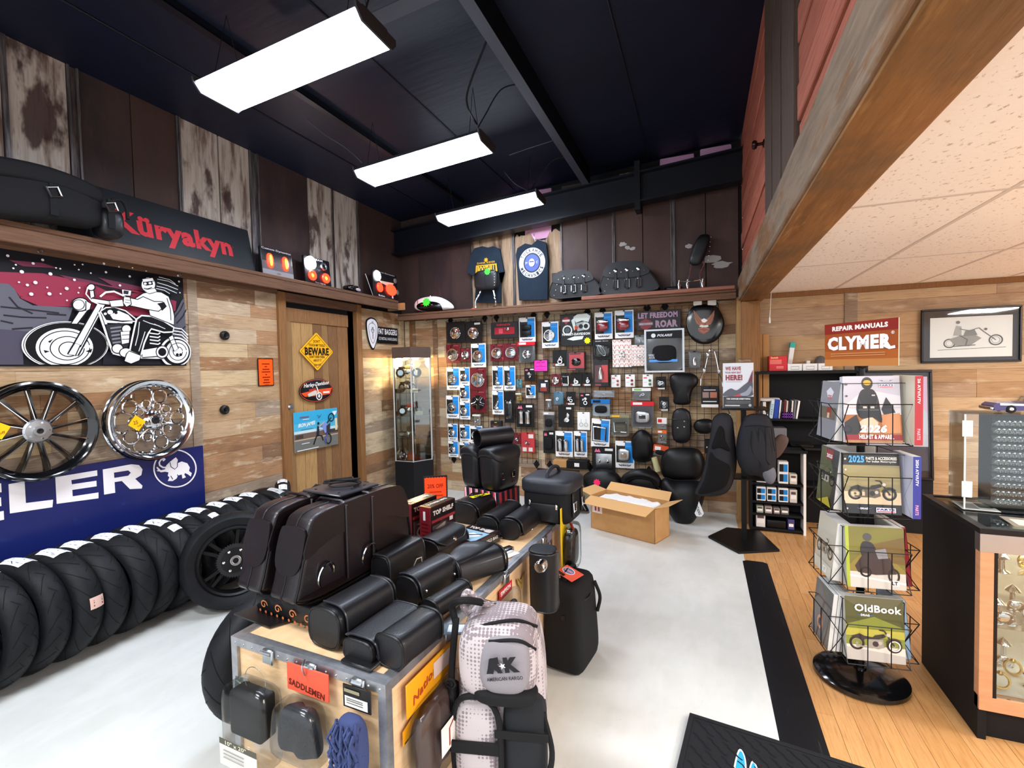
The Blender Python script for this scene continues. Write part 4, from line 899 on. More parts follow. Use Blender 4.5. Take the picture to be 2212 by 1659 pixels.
MB().sbox((.20,.10,.08),3,8,None,T(CX-.08,CY-.08,.842)).build('chrome_cover','chrome',label='chrome engine cover on the lowest glass shelf',cat='part')
MB().rbox(CX+.02,CY-.16,.801,CX+.17,CY-.04,.86,.01,2).build('chrome_box','steel',label='flat polished metal case on the lowest glass shelf',cat='part')
for i,(a,b,z,lb)in enumerate(((-.17,-.08,1.4,'black and white card at the left of the second showcase shelf'),(.10,-.12,1.4,'white card strip at the right of the second showcase shelf'),(-.15,-.10,1.1,'small dark part at the left of the third showcase shelf'),(.14,-.08,1.1,'small pale part at the right of the third showcase shelf'))):
 MB().rbox(-.05,-.02,0,.05,.02,.05,.008,2,M=T(CX+a,CY+b,z+.001)@RZ(20*i)).build('display_card',mat('showcase_card%d'%i,('#2a2a2e','#e8e2d4','#4a3d38','#c8ccb8')[i],.5),label=lb,cat='part')
MB().prism([(0,0),(.52,-.02),(.30,-.42)],0,.004,M=T(-3.86,4.86,.001)).build('floor_mat','blackmatte',label='dark triangular mat corner lying on the concrete before the showcase',cat='mat')
# ==== shelf on the back wall
ZB=2.48
sh=MB().rbox(XL+.08,5.55,ZB-.03,XR-.06,YB-.03,ZB,.006,1).build('wall_shelf','shelfwood',label='long weathered wooden shelf on the back wall above the wire grid',cat='shelf')
MB().rbox(XL+.08,5.545,ZB-.10,XR-.06,5.57,ZB-.031,.006,1).build('front_board','shelfwood',sh)
for xx in(-3.6,-2.6,-1.6,-.6):MB().prism([(0,0),(.2,0),(0,-.06)],-.012,.012,M=frame((xx,YB-.03,ZB-.035),(0,-1,0),(0,0,1))).build('bracket','shelfwood',sh)
lo=MB().rbox(-1.32,5.54,ZB+.001,XR-.07,YB-.05,ZB+.045,.008,1).build('loose_board',mat('pinkish_planed_board','#9c6a58',.6,noise=(5,'#7d4f42',.6,(1.2,1,20))),label='reddish plank lying on the right half of the back wall shelf',cat='board')
ZB2=ZB+.046
def BW(px,py,Y):p=ony(px,py,Y);return(p.x,p.z)
# ---- fuel tank
p=ony(937,660,5.66);w=ony(978,660,5.66).x-ony(897,660,5.66).x
ft=thing('fuel_tank',T(p.x,5.67,ZB)@RZ(2),'black and white motorcycle fuel tank with green star sticker on the back shelf','fuel tank')
def tk(q,u):return(q.x,q.y*(1-.25*max(u.x,0)),(q.z if q.z>0 else q.z*.7)*(1-.45*max(u.x,0)**1.5)-.05*max(u.x,0)**2)
MB().sbox((w,.20,.24),2.6,12,tk,T(0,0,.10)).build('tank_shell','white',ft)
MB().sbox((w*.78,.21,.15),2.3,10,lambda q,u:(q.x,q.y,q.z-.03*max(u.x,0)**2),T(-w*.06,-.012,.092)).build('black_panel','blackgloss',ft)
MB().lathe([(0,0),(.022,0),(.02,.015),(0,.018)],16,None,T(-w*.1,0,.215)).build('fuel_cap','chrome',ft)
A=Art(0);A.burst(0,0,.065,'#41e03c',11,.7);A.build('price_star','print',ft,frame((-w*.08,-.128,.13),(1,0,0),(0,.15,1)))
A=Art(0);A.rect(-.006,-.025,.006,.025,'#a04038');A.build('badge','print',ft,frame((-w*.33,-.105,.14),(1,0,0),(0,.15,1)))
# ---- shirts
def shirt(pts,z0s,lab,cat,Y=YB-.055,m=None,arts=None,hang=None):
 P=[BW(a,b,Y)for a,b in pts];cx=sum(q[0]for q in P)/len(P);cz=sum(q[1]for q in P)/len(P)
 out=[(q[0]-cx,q[1]-cz)for q in P]
 def wav(q):return(q.x,q.y,q.z+.008*sin(q.x*30)*(.5-q.y))
 o=MB().prism(out,-.006,.030).build('shirt',m,None,FB((cx,Y,cz)),label=lab,cat=cat)
 def L(px,py):q=BW(px,py,Y);return(q[0]-cx,q[1]-cz)
 return o,L
cloth=mat('washed_black_cotton','#1c2733',.9,bump=(500,.25),noise=(8,'#222e3b',.6))
z5=lambda a,b:(850+a/2.765,360+b/2.765)
s1,L=shirt([z5(*q)for q in((535,478),(570,486),(600,478),(638,492),(665,630),(625,640),(622,560),(645,700),(645,815),(490,812),(500,690),(502,600),(485,655),(445,632),(470,520),(490,490))],0,'dark short-sleeved T-shirt with yellow lettering hanging on the back wall','shirt',m=cloth)
A=Art(.031);c=L(*z5(560,610));u=.0105
A.poly([(c[0]-.16,c[1]-.05),(c[0]-.15,c[1]+.05),(c[0]+.15,c[1]+.05),(c[0]+.16,c[1]-.05)],'#c99a1c');A.poly([(c[0]-.14,c[1]-.10),(c[0]-.13,c[1]+.035),(c[0]+.13,c[1]+.035),(c[0]+.14,c[1]-.10)],'#1f2a35')
A.text('BOOTHILL',c[0],c[1]-.01,.09,'#d9ad25',.25,bold=.05);A.text('SALOON',c[0],c[1]-.085,.04,'#d9ad25',.16,bold=.03);A.text('DANK RIDER',c[0],c[1]+.075,.025,'#b98f20',.26,bold=.02);A.burst(c[0],c[1]+.11,.035,'#c99a1c',7,.5)
A.build('shirt_print','print',s1)
MB().tube(smooth_open([(-.10,.20,-.005),(-.02,.235,-.005),(0,.26,-.005),(.02,.235,-.005),(.10,.20,-.005)]),.012,6).build('hanger','blackmetal',s1)
s2,L=shirt([z5(*q)for q in((790,462),(830,470),(865,440),(915,455),(925,560),(925,795),(755,800),(745,640),(735,530),(745,490))],0,'dark sleeveless shirt with round blue club emblem hanging on the back wall','shirt',m=cloth)
A=Art(.031);c=L(*z5(832,577));A.disc(*c,.175,'#e6e8ee',n=36,ry=.19);A.disc(*c,.115,'#1c2733',n=30,ry=.125);A.disc(*c,.098,'#4a5aa6',n=30,ry=.108)
for i,ch in enumerate('TUCKAHOE'):a=150-i*17;A.text(ch,c[0]+.147*cos(radians(a)),c[1]+.16*sin(radians(a)),.045,'#1c2733',.03,bold=.03,ang=a-90)
for i,ch in enumerate('MECHANICS'):a=205+i*16;A.text(ch,c[0]+.147*cos(radians(a)),c[1]+.16*sin(radians(a)),.045,'#1c2733',.028,bold=.03,ang=a+90)
A.text('M',c[0]-.07,c[1],.03,'#cfd4ea',.025);A.text('C',c[0]+.07,c[1],.03,'#cfd4ea',.02);A.disc(c[0],c[1]+.0,.038,'#e9dfd4',ry=.05);A.rect(c[0]-.03,c[1]+.005,c[0]+.03,c[1]+.02,'#3a3f6a');A.build('shirt_print','print',s2)
MB().tube(smooth_open([(.06,.245,0),(.05,.30,.01),(.045,.335,0)]),.005,6).build('hook','steel',s2)
p=ony(1178,608,YB-.02)
# ---- chrome stand with backrest pad (in front of the first shirt)
def pad(par,nm,w,h,d,M,m='leather',e=4,tuft=0):
 def fn(q,u):return(q.x,q.y-.0,q.z)
 return MB().sbox((w,d,h),e,10,fn,M).build(nm,m,par)
p=ony(1050,612,5.62)
bs=thing('backrest',T(p.x,5.63,ZB),'small black backrest pad on bent chrome legs before the lettered T-shirt','backrest')
pad(bs,'pad',.33,.26,.09,T(0,0,.36))
MB().box(-.004,-.047,.25,.004,-.044,.47).build('seam','blackmatte',bs)
for sx in(-1,1):
 MB().tube(smooth_open([(sx*.08,.02,.28),(sx*.10,0,.20),(sx*.15 if sx<0 else sx*.13,-.02,.10),(sx*.16 if sx<0 else sx*.13,0,.01)]),.012,8).build('leg','chrome',bs)
 MB().rbox(sx*.15-.05,-.05,0,sx*.15+.02,.04,.014,.005,1).build('foot_plate','chrome',bs)
for i in range(6):MB().sph((.135,-.046,.28+.035*i),.006,8).build('stud','chrome',bs)
A=Art(0);A.burst(0,0,.045,'#41e03c',9,.75);A.build('price_star','print',bs,FB((.04,-.052,.46)))
# ---- studded saddlebags
def saddlebag(px0,px1,zt,Y,base,lab,flip=1):
 x0=ony(px0,610,Y).x;x1=ony(px1,610,Y).x;w=x1-x0;h=zt-base
 t=thing('saddlebag',T((x0+x1)/2,Y,base),lab,'saddlebag','studded saddlebags on the back shelf')
 prof=smooth_closed([(-w*.5,.02),(-w*.46,h*.62),(-w*.32,h*.97),(0,h),(w*.22,h*.93),(w*.42,h*.5),(w*.5,.02),(0,.0)],4)
 MB().prism(prof,-.10,.10,M=frame((0,0,0),(1,0,0),(0,0,1))).build('bag_body','leather',t)
 fp=smooth_closed([(-w*.44,h*.62),(-w*.33,h*1.0),(0,h*1.04),(w*.24,h*.96),(w*.36,h*.60),(0,h*.50)],4)
 MB().prism(fp,.101,.117,M=frame((0,0,0),(1,0,0),(0,0,1))).build('flap','leather',t)
 MB().tube([(a*1.0,-.10,b)for a,b in prof],.007,6,True).build('piping','vinyl',t)
 for k in range(3):
  x=w*(-.22+.2*k)
  MB().rbox(x-.016,-.125,h*.14,x+.016,-.117,h*.66,.003,1).build('strap','leather',t)
  MB().tube([(x-.026,-.132,h*.18),(x+.026,-.132,h*.18),(x+.026,-.132,h*.44),(x-.026,-.132,h*.44)],.006,6,True).build('buckle','chrome',t)
  MB().lathe([(0,0),(.024,0),(.018,.010),(0,.014)],14,None,T(x,-.118,h*.76)@RX(90)).build('concho','chrome',t)
 for k in range(4):MB().sph((w*(-.32+.2*k),-.118,h*.7),.007,8).build('stud','chrome',t)
 for k in range(3):MB().sph((-w*.42+.02*k,-.104,h*(.12+.2*k)),.007,8).build('stud','chrome',t)
 return t
saddlebag(1204,1312,ony(1260,588,5.70).z,5.70,ZB2,'black studded leather saddlebag partly behind the other one on the back shelf')
saddlebag(1292,1412,ony(1340,573,5.665).z,5.665,ZB2,'front black studded leather saddlebag with three buckles on the back shelf')
bpy.data.objects['saddlebag'].location.y=5.66;bpy.data.objects['saddlebag.001'].location.y=5.66;bpy.data.objects['saddlebag.001'].location.x+=.05;bpy.data.objects['saddlebag'].location.x-=.05
# ---- sissy bar with pad on the shelf
p=ony(1512,540,5.68);q0=ony(1500,612,5.68)
sb=thing('sissy_bar',T(q0 .x,5.68,ZB2),'chrome sissy bar with tall black pad at the right end of the back shelf','backrest')
MB().sbox((.16,.09,.34),3.2,10,lambda q,u:(q.x+.10*q.z/.17*.35,q.y,q.z),T(p.x-q0 .x,0,p.z-ZB2)@RY(8)).build('pad','leather',sb)
MB().tube(smooth_open([(.11,.05,.50),(.10,.05,.30),(.06,.03,.18),(.07,.0,.02)]),.009,8).tube(smooth_open([(-.03,0,.33),(-.05,-.02,.18),(-.08,-.03,.02)]),.009,8).build('upright','chrome',sb)
MB().tube(smooth_open([(-.16,-.03,.10),(-.05,-.04,.09),(.05,-.02,.10),(.10,0,.13)]),.007,8).build('crossbar','chrome',sb)
for a in(-.16,-.07,.085):MB().lathe([(0,0),(.016,0),(.018,.06),(.008,.09),(.014,.11),(0,.12)],12,None,T(a,-.03 if a<.05 else 0,.0)).build('docking_post','chrome',sb)
for i in range(6):MB().sph((p.x-q0 .x+.085+.005*i,-.03,p.z-ZB2-.13+.05*i),.006,8).build('stud','chrome',sb)
MB().cushion([(.09*cos(2*PI*i/16),.05*sin(2*PI*i/16))for i in range(16)],.012,.0,3,None,T(.05,-.03,0)).build('leather_tab',mat('tan_leather','#8a5238',.6),sb)
MB().sbox((.2,.09,.05),3,6,None,T(-.22,0,.025)).build('folded_strap','leather',sb)
MB().rbox(ony(1198,610,YB-.03).x-.03,YB-.045,ony(1203,612,YB).z-.07,ony(1203,610,YB-.03).x+.01,YB-.010,ony(1203,596,YB).z+.03,.004,1).build('power_socket','blackmetal',label='small black power socket on the back wall beside the sleeveless shirt',cat='socket')
# ==== wire grid panels
YG=YB-.055;gz0,gz1=.45,2.365
gl=['wire grid panel nearest the corner showcase','second wire grid panel from the corner showcase','middle wire grid panel with the printed black towel at its top','fourth wire grid panel from the corner showcase','wire grid panel next to the timber post']
for k,gx in enumerate((-2.97,-2.275,-1.57,-.86,-.135)):
 t=thing('grid_panel',T(gx,YG,gz0),gl[k],'grid panel','wire grid panels on the back wall');H=gz1-gz0
 MB().tube([(-.305,0,0),(.305,0,0),(.305,0,H),(-.305,0,H)],.0042,6,True).build('outer_frame','blackmetal',t)
 m=MB()
 for i in range(1,8):x=-.305+.61*i/8;m.box(x-.0024,-.0024,0,x+.0024,.0024,H)
 n=25
 for i in range(1,n):z=H*i/n;m.box(-.305,-.0066,z-.0024,.305,-.002,z+.0024)
 m.build('wire_mesh','blackmetal',t,kind='stuff')
 for sx in(-1,1):
  for z in(-.01,H+.01):
   MB().prism([(-.042,0),(0,-.062),(.042,0),(0,.062)],0,.012,M=FB((sx*.262,.045,z)),smooth=False,scale1=.8).build('wall_bracket','blackmatte',t);MB().cyl((sx*.262,.03,z),(sx*.262,-.004,z),.006,8).build('bracket_pin','blackmetal',t)
# ==== hanging packages
ZM={6:(950,640,6.9125),7:(1230,640,5.978),8:(950,830,6.9125),9:(1160,830,5.027)}
PINK,BLU='#e0708c','#1f86d6'
chips=['#4d1018','#8a2430','#641821','#9c3038','#3a0d12']
def product(par,kind,w,h,cx,cy,z):
 r=min(w,h)*.5
 if kind.startswith('disc'):
  R=r*.86
  MB().lathe([(R,0),(R,.012),(R*.94,.018),(R*.8,.016),(R*.5,.024),(0,.026)],28,None,T(cx,cy,z)).build('chrome_cover','chrome',par)
  if 'b' in kind[4:]:
   for i in range(14):MB().sph((cx+R*.97*cos(2*PI*i/14),cy+R*.97*sin(2*PI*i/14),z+.012),R*.085,6).build('bead','chrome',par)
  if 'r' in kind[4:]:
   for i in range(4):MB().rbox(cx-R*.7,cy-R*.55+i*R*.33,z+.018,cx+R*.7,cy-R*.42+i*R*.33,z+.032,.004,1).build('rib','steel',par)
  if 'h' in kind[4:]:
   for i in range(5):MB().lathe([(0,0),(R*.09,0),(R*.07,.006),(0,.007)],8,None,T(cx+R*.72*cos(2*PI*i/5),cy+R*.72*sin(2*PI*i/5),z+.018)).build('bolt','steel',par)
  if 's' in kind[4:]:
   MB().sbox((R*.95,R*1.0,.03),2.4,6,lambda q,u:(q.x*(1 if u.y>-.2 else.7),q.y,q.z),T(cx,cy+.02*R,z+.024)).build('skull_face','steel',par)
   for sx in(-1,1):MB().sph((cx+sx*R*.2,cy+R*.05,z+.037),(R*.14,R*.12,.006),8).build('eye_socket','blackmatte',par)
 elif kind=='star':
  R=r*.9;MB().lathe([(R,0),(R,.014),(0,.018)],28,None,T(cx,cy,z)).build('black_cover','blackgloss',par)
  for i in range(5):
   a=2*PI*i/5+.3;MB().tube(smooth_open([(cx+R*cos(a-.5),cy+R*sin(a-.5),z+.017),(cx+R*.35*cos(a),cy+R*.35*sin(a),z+.02),(cx+R*cos(a+.5),cy+R*sin(a+.5),z+.017)]),R*.04,5).build('star_arm','chrome',par)
 elif kind=='ring':MB().torus(r*.6,r*.16,28,8,T(cx,cy,z+.012)).build('gasket_ring','chrome',par)
 elif kind.startswith('lever'):
  a=-12 if kind.endswith('2')else(38 if kind.endswith('3')else 6)
  m=MB();m.tube(smooth_open([(0,h*.42,0),(.006,h*.1,0),(-.004,-h*.2,0),(.004,-h*.42,0)]),[r*.2]*6+[r*.26]*6+[r*.34]*6+[r*.5],8);m.sbox((r*1.1,h*.2,.03),2.5,6,None,T(.004,-h*.36,0));m.build('chrome_lever','chrome',par,T(cx,cy,z+.015)@RZ(a))
 elif kind=='mirror':
  MB().sbox((r*1.3,r*.7,.02),2.2,8,None,T(cx,cy+h*.3,z+.012)).build('mirror_head','chrome',par);MB().tube([(cx,cy+h*.28,z+.008),(cx+.004,cy-h*.44,z+.008)],.006,8).build('mirror_stem','chrome',par)
 elif kind=='tallmirror':MB().sbox((w*.3,h*.95,.02),2.3,8,None,T(cx,cy,z+.012)@RZ(32)).build('mirror_glass','blackgloss',par);MB().torus(1,.06,28,6,T(cx,cy,z+.014)@RZ(32)@Matrix.Diagonal((w*.15,h*.46,.05,1))).build('mirror_rim','chrome',par)
 elif kind=='pegs':
  for sx in(-1,1):MB().lathe([(0,-h*.45),(r*.34,-h*.42),(r*.30,h*.2),(r*.40,h*.34),(0,h*.45)],14,None,T(cx+sx*w*.22,cy,z+r*.3)@RX(-90)).build('foot_peg','chrome',par)
 elif kind=='blackpegs':
  for i in range(2):MB().rbox(cx-w*.36,cy-h*.42+i*h*.44,z,cx+w*.36,cy-h*.04+i*h*.44,z+.03,.012,2).build('grip','vinyl',par)
 elif kind=='light':
  MB().sbox((w*.8,h*.62,.07),3,8,None,T(cx,cy-h*.05,z+.03)).build('red_lens',mat('red_tail_lens','#7e1f28',.15,coat=.6),par);MB().sbox((w*.84,h*.26,.06),3,8,None,T(cx,cy+h*.3,z+.028)).build('chrome_shell','chrome',par)
 elif kind=='frame':MB().tube([(cx-w*.4,cy-h*.42,z+.01),(cx+w*.4,cy-h*.42,z+.01),(cx+w*.4,cy+h*.42,z+.01),(cx-w*.4,cy+h*.42,z+.01)],.012,6,True).build('plate_frame','chrome',par)
 elif kind=='plate':
  MB().rbox(cx-w*.42,cy-h*.42,z,cx+w*.42,cy+h*.42,z+.008,.004,2).build('metal_plate','steel',par)
  for sx in(-1,1):MB().lathe([(0,0),(.02,0),(.018,.012),(0,.015)],12,None,T(cx+sx*w*.22,cy,z+.008)).build('plate_bolt','chrome',par)
 elif kind=='cover':MB().sbox((w*.8,h*.9,.05),4,8,None,T(cx,cy,z+.02)).build('chrome_cover','steel',par);MB().rbox(cx-w*.2,cy-h*.12,z+.044,cx+w*.2,cy+h*.15,z+.052,.004,1).build('raised_badge','chrome',par)
 elif kind=='pouch':MB().sbox((w*.85,h*.85,.05),3.5,8,None,T(cx,cy,z+.02)).build('dark_part','nylon',par)
 elif kind=='bits':
  rnd=random.Random(int(w*1e5)+int(h*1e5))
  for i in range(4):
   a=rnd.uniform(0,6.28);rr=r*rnd.uniform(.2,.55);ss=r*rnd.uniform(.3,.55)
   if i%2:MB().torus(ss*.7,ss*.28,14,6,T(cx+rr*cos(a),cy+rr*sin(a),z+.012)).build('chrome_piece','chrome',par)
   else:MB().sbox((ss*1.5,ss,.024),2.6,6,None,T(cx+rr*cos(a),cy+rr*sin(a),z+.012)@RZ(rnd.uniform(0,90))).build('chrome_piece','chrome',par)
 elif kind=='bottle':MB().lathe([(0,-h*.45),(r*.5,-h*.45),(r*.5,h*.1),(r*.25,h*.25),(r*.25,h*.42),(0,h*.45)],14,None,T(cx,cy,z+r*.5)@RX(-90)).build('part_body','steel',par)
def pkg(zm,x0,y0,x1,y1,kind,prod,lab,cat='package',Y=YG-.035,rot=0,**o):
 ox,oy,sc=ZM[zm]
 X0,Y0,X1,Y1=ox+x0/sc,oy+y0/sc,ox+x1/sc,oy+y1/sc
 a=ony(X0,(Y0+Y1)/2,Y);b=ony(X1,(Y0+Y1)/2,Y);c=ony((X0+X1)/2,Y0,Y);d=ony((X0+X1)/2,Y1,Y)
 w=b.x-a.x;h=c.z-d.z
 M=FB(((a.x+b.x)/2,Y,(c.z+d.z)/2))@RZ(rot)@T(-w/2,-h/2,0)
 dep=o.get('dep',.004);A=Art(dep+.0005)
 if kind=='drag':
  t=MB().rbox(0,0,0,w,h,dep,.0015,1).build('carded_part','paper',None,M,label=lab,cat=cat,group='blue and white carded parts')
  A.rect(w*.05,h*.20,w*.52,h*.84,'#26241f');A.rect(w*.52,h*.20,w*.95,h*(.95 if h>.16 else.84),BLU);A.rect(w*.52,h*.78,w*.95,h*.84,'#3b9ae2');A.rect(w*.12,h*.82,w*.5,h*.94,'#f4f4f2')
  A.poly([(w*.14,h*.15),(w*.34,h*.10),(w*.34,h*.07),(w*.22,h*.08)],'#56627a');A.poly([(w*.86,h*.15),(w*.66,h*.10),(w*.66,h*.07),(w*.78,h*.08)],'#56627a');A.text('DRAG',w*.5,h*.105,h*.065,'#30384a',w*.36,bold=.05)
  A.text('DRAG',w*.74,h*.905,h*.03,'#8898b0',w*.3,bold=.02)
  A.build('card_print','print',t);product(t,prod,w*.8,h*.55,w*.47,h*.48,dep+.004)
 elif kind=='red':
  t=MB().rbox(0,0,0,w,h,dep,.0015,1).build('carded_part',mat('dark_red_card','#6b1a23',.4),None,M,label=lab,cat=cat,group='dark red carded covers')
  rnd=random.Random(int(x0+y0))
  for i in range(16):
   cx,cy=rnd.random()*w,rnd.random()*h;s_=w*.14;q=[(min(max(cx+s_*rnd.uniform(-1,1),.001),w-.001),min(max(cy+s_*rnd.uniform(-1,1),.001),h-.001))for _ in range(3)];A.poly(q,chips[i%5])
  A.text('ARLEN',w*.7,h*.93,h*.04,'#d07078',w*.35,bold=.02);A.STEP=.0001
  A.build('card_print','gloss',t);product(t,prod,w*.95,h*.78,w*.5,h*.46,dep+.006)
 elif kind=='dark':
  t=MB().rbox(0,0,0,w,h,dep,.0015,1).build('carded_part',mat('black_card_stock','#1d1c1c',.45),None,M,label=lab,cat=cat,group='black carded parts')
  if o.get('logo'):A.poly([(w*.08,h*.78),(w*.16,h*.92),(w*.22,h*.84),(w*.28,h*.92),(w*.36,h*.78)],PINK)
  if o.get('tag',1):A.rect(w*.55,h*.84,w*.9,h*.93,'#e9e8e4')
  if o.get('foot'):A.rect(w*.2,h*.03,w*.85,h*.16,'#e9e8e4');A.rect(w*.05,h*.05,w*.15,h*.18,'#c05040')
  if o.get('title'):A.text(o['title'],w*.5,h*.93,h*.05,o.get('tcol','#e4e4e4'),w*.7,bold=.02)
  if A.f:A.build('card_print','print',t)
  product(t,prod,w*.85,h*.66,w*.5,h*.45,dep+.004)
  if o.get('blister',0):MB().sbox((w*.86,h*.62,.05),5,6,None,T(w*.5,h*.45,dep+.02)).build('blister','acrylic',t)
 elif kind=='box':
  dep=o.get('dep',.06)
  t=MB().rbox(0,0,-.02,w,h,dep,.003,1).build('boxed_part',mat('pack'+o.get('col','#202022'),o.get('col','#202022'),.4),None,M,label=lab,cat=cat)
  A.z=dep+.0006
  for q in o.get('rects',[]):A.rect(w*q[0],h*q[1],w*q[2],h*q[3],q[4])
  for q in o.get('txt',[]):A.text(q[0],w*q[1],h*q[2],h*q[3],q[4],w*q[5],bold=.03)
  if A.f:A.build('box_print','gloss',t)
  if prod:product(t,prod,w*.6,h*.5,w*o.get('pc',(.5,.5))[0],h*o.get('pc',(.5,.5))[1],dep+.004)
 elif kind=='bag':
  def pf(q,u):return(q.x,q.y,q.z*(1-.3*abs(u.y)))
  t=thing('bagged_part',M,lab,cat,'bagged parts')
  hd=o.get('head',.2)
  MB().sbox((w,h*(1-hd*.6),.035),6,8,pf,T(w/2,h*(1-hd*.6)/2,.018)).build('clear_bag','bag',t)
  MB().box(w*.05,h*.04,-.001,w*.95,h*(1-hd),.001).build('insert_card',mat('insert'+o.get('col','#8a8a8c'),o.get('col','#8a8a8c'),.6),t)
  product(t,prod,w*.75,h*.5,w*.5,h*.42,.006)
  if hd>0:
   MB().rbox(0,h*(1-hd),-.001,w,h,.040,.002,1).build('header_card',mat('header'+o.get('hcol','#c03030'),o.get('hcol','#c03030'),.45),t);A.z=.041
   A.rect(w*.1,h*(1-hd*.75),w*.5,h*(1-hd*.2),o.get('hmark','#e8e6e2'));A.build('header_print','print',t)
 if kind!='bag' or True:
  MB().tube([(w/2,h-.012,-.004),(w/2,h-.012,-.035)],.003,5).build('hook','blackmetal',t);
  if h>.1 and o.get('hang',1):MB().rbox(w/2-.012,h-.016,dep+.006,w/2+.012,h-.004,dep+.012,.003,1).build('hook_tip','blackmetal',t)
 return t,w,h,dep
D='drag';R='red';K_='dark'
P=pkg
P(6,105,380,378,690,K_,'discb','chrome engine cover with beaded rim on black card, top left of the grid',tag=0)
P(6,385,375,632,690,K_,'disch','chrome engine cover on black card beside the beaded one',tag=1)
P(6,95,720,308,1000,R,'disc','large smooth chrome disc on dark red card, second row left')
P(6,320,775,462,965,R,'disc','small chrome disc on dark red card beside the large smooth one')
P(6,470,705,690,1060,D,'disch','blue and white card with big chrome cover below the two black cards')
P(6,105,1062,298,1400,D,'discr','blue and white card with ribbed cover at the left edge, third row')
P(6,302,1062,448,1322,D,'disc','small blue and white card with tiny cover, third row')
P(6,455,1070,695,1400,R,'disch','dark red card with chrome disc above the star cover')
P(8,468,96,695,420,R,'star','dark red card with black and chrome star-spoked cover')
P(8,300,6,450,262,D,'disc','small blue and white card with round chrome cap, fourth row')
P(8,98,168,290,510,D,'discs','blue and white card with chrome skull cover at the left edge')
P(8,300,264,455,525,D,'disch','small blue and white card right of the skull cover')
P(8,505,450,615,612,'bag','ring','small clear bag with round gasket below the star cover',head=.15,hcol='#e8e6e0',col='#b9b0a4')
P(8,125,590,268,840,D,'disch','leftmost small blue and white card in the fifth row')
P(8,300,602,455,862,D,'disch','second small blue and white card in the fifth row')
P(8,455,622,636,882,D,'disc','third small blue and white card in the fifth row')
P(8,128,845,282,1086,D,'disc','leftmost small blue and white card in the lowest row')
P(8,292,866,446,1110,D,'disc','second small blue and white card in the lowest row')
P(8,478,888,610,1110,D,'disc','third small blue and white card in the lowest row behind the saddlebag')
t,w,h,d=P(6,785,392,1185,628,'box',None,'black box with red window and chrome part, top of the second panel',dep=.05,rects=[(.14,.25,.88,.68,'#a02430'),(.3,.3,.45,.6,'#c85060')],txt=[('KURYAKYN',.48,.84,.12,'#c03038',.5)])
product(t,'bits',w*.3,h*.5,w*.64,h*.48,d+.004)
P(6,1185,316,1430,685,D,'blackpegs','blue and white card with two black grips, top of the second panel')
P(6,755,712,962,968,R,'disc','dark red card with smooth chrome disc below the black window box')
P(6,966,702,1172,962,R,'discr','dark red card with ribbed chrome disc, right of the smooth one')
P(6,1176,682,1436,995,'bag','disch','clear bag with red header and round chrome cover',head=.17,hcol='#cf1f2a',col='#6a6d6e')
P(6,785,1042,950,1402,D,'lever','left blue and white card with upright chrome lever')
P(6,958,1042,1130,1406,D,'lever','right blue and white card with upright chrome lever')
P(6,1262,1070,1424,1262,K_,'bits','black card with pink logo and chrome part left of the pink sale sign',logo=1,tag=1)
P(6,1145,1240,1232,1366,'bag','bits','tiny clear bag with teal part below the red-header bag',head=0,col='#5aa8b4')
P(6,1286,1326,1430,1520,D,'lever3','small blue and white card with slanting chrome lever')
P(6,1476,1236,1640,1436,'box',None,'small black and red box at the left of the middle panel',dep=.03,rects=[(.2,.1,.8,.4,'#8c2a26'),(.28,.4,.72,.68,'#dcdcdc'),(.65,.8,.9,.9,'#f0f0f0')])
P(8,785,96,955,450,D,'lever2','blue and white card with long thin lever below the left lever card')
P(8,970,112,1110,576,K_,'mirror','tall black card with chrome stalk mirror',foot=0,tag=0,blister=1)
P(8,1145,288,1412,642,K_,'pegs','black card with two ribbed chrome pegs and pink logo',logo=1)
P(8,1146,132,1226,245,'bag','bits','tiny bag with yellow part above the two ribbed pegs',head=.2,hcol='#d9d4c4',col='#c8a83a')
P(8,776,542,936,736,'box',None,'small black box with skull picture below the long thin lever',dep=.04,rects=[(.12,.12,.75,.7,'#5a3028'),(.3,.3,.58,.58,'#9aa0a4'),(.2,.05,.7,.1,'#e8e8e8'),(.4,.85,.6,.92,'#e8c040')])
P(8,985,726,1100,882,R,'bits','left of two small dark red cards beneath the ribbed pegs')
P(8,1102,726,1216,890,R,'bits','right of two small dark red cards beneath the ribbed pegs')
P(8,1220,722,1416,1016,'box','bits','bright red card with loose chrome hardware',dep=.006,col='#b8363a',rects=[(.55,.72,.92,.92,'#e4dcd8'),(.1,.05,.4,.25,'#d8d0cc'),(.55,.05,.85,.25,'#d8d0cc')])
P(6,1526,382,1775,770,D,'discr','blue and white card with large ribbed dome at the top of the middle panel')
t,w,h,d=P(6,1810,262,2272,742,'box',None,'black cloth printed with a white motorcycle and old-school lettering','towel',dep=.012,col='#121214')
A=Art(.0135);Wg='#dde6e2'
A.poly([(w*.05,h*.85),(w*.2,h*.92),(w*.32,h*.82),(w*.18,h*.68)],'#b03a44');A.rect(w*.06,h*.77,w*.3,h*.83,'#e0dcd8')
A.poly([(w*.42,h*.9),(w*.55,h*.98),(w*.85,h*.99),(w*.97,h*.9),(w*.9,h*.72),(w*.7,h*.78),(w*.5,h*.72)],Wg);A.poly([(w*.35,h*.8),(w*.45,h*.88),(w*.5,h*.55),(w*.44,h*.48)],Wg)
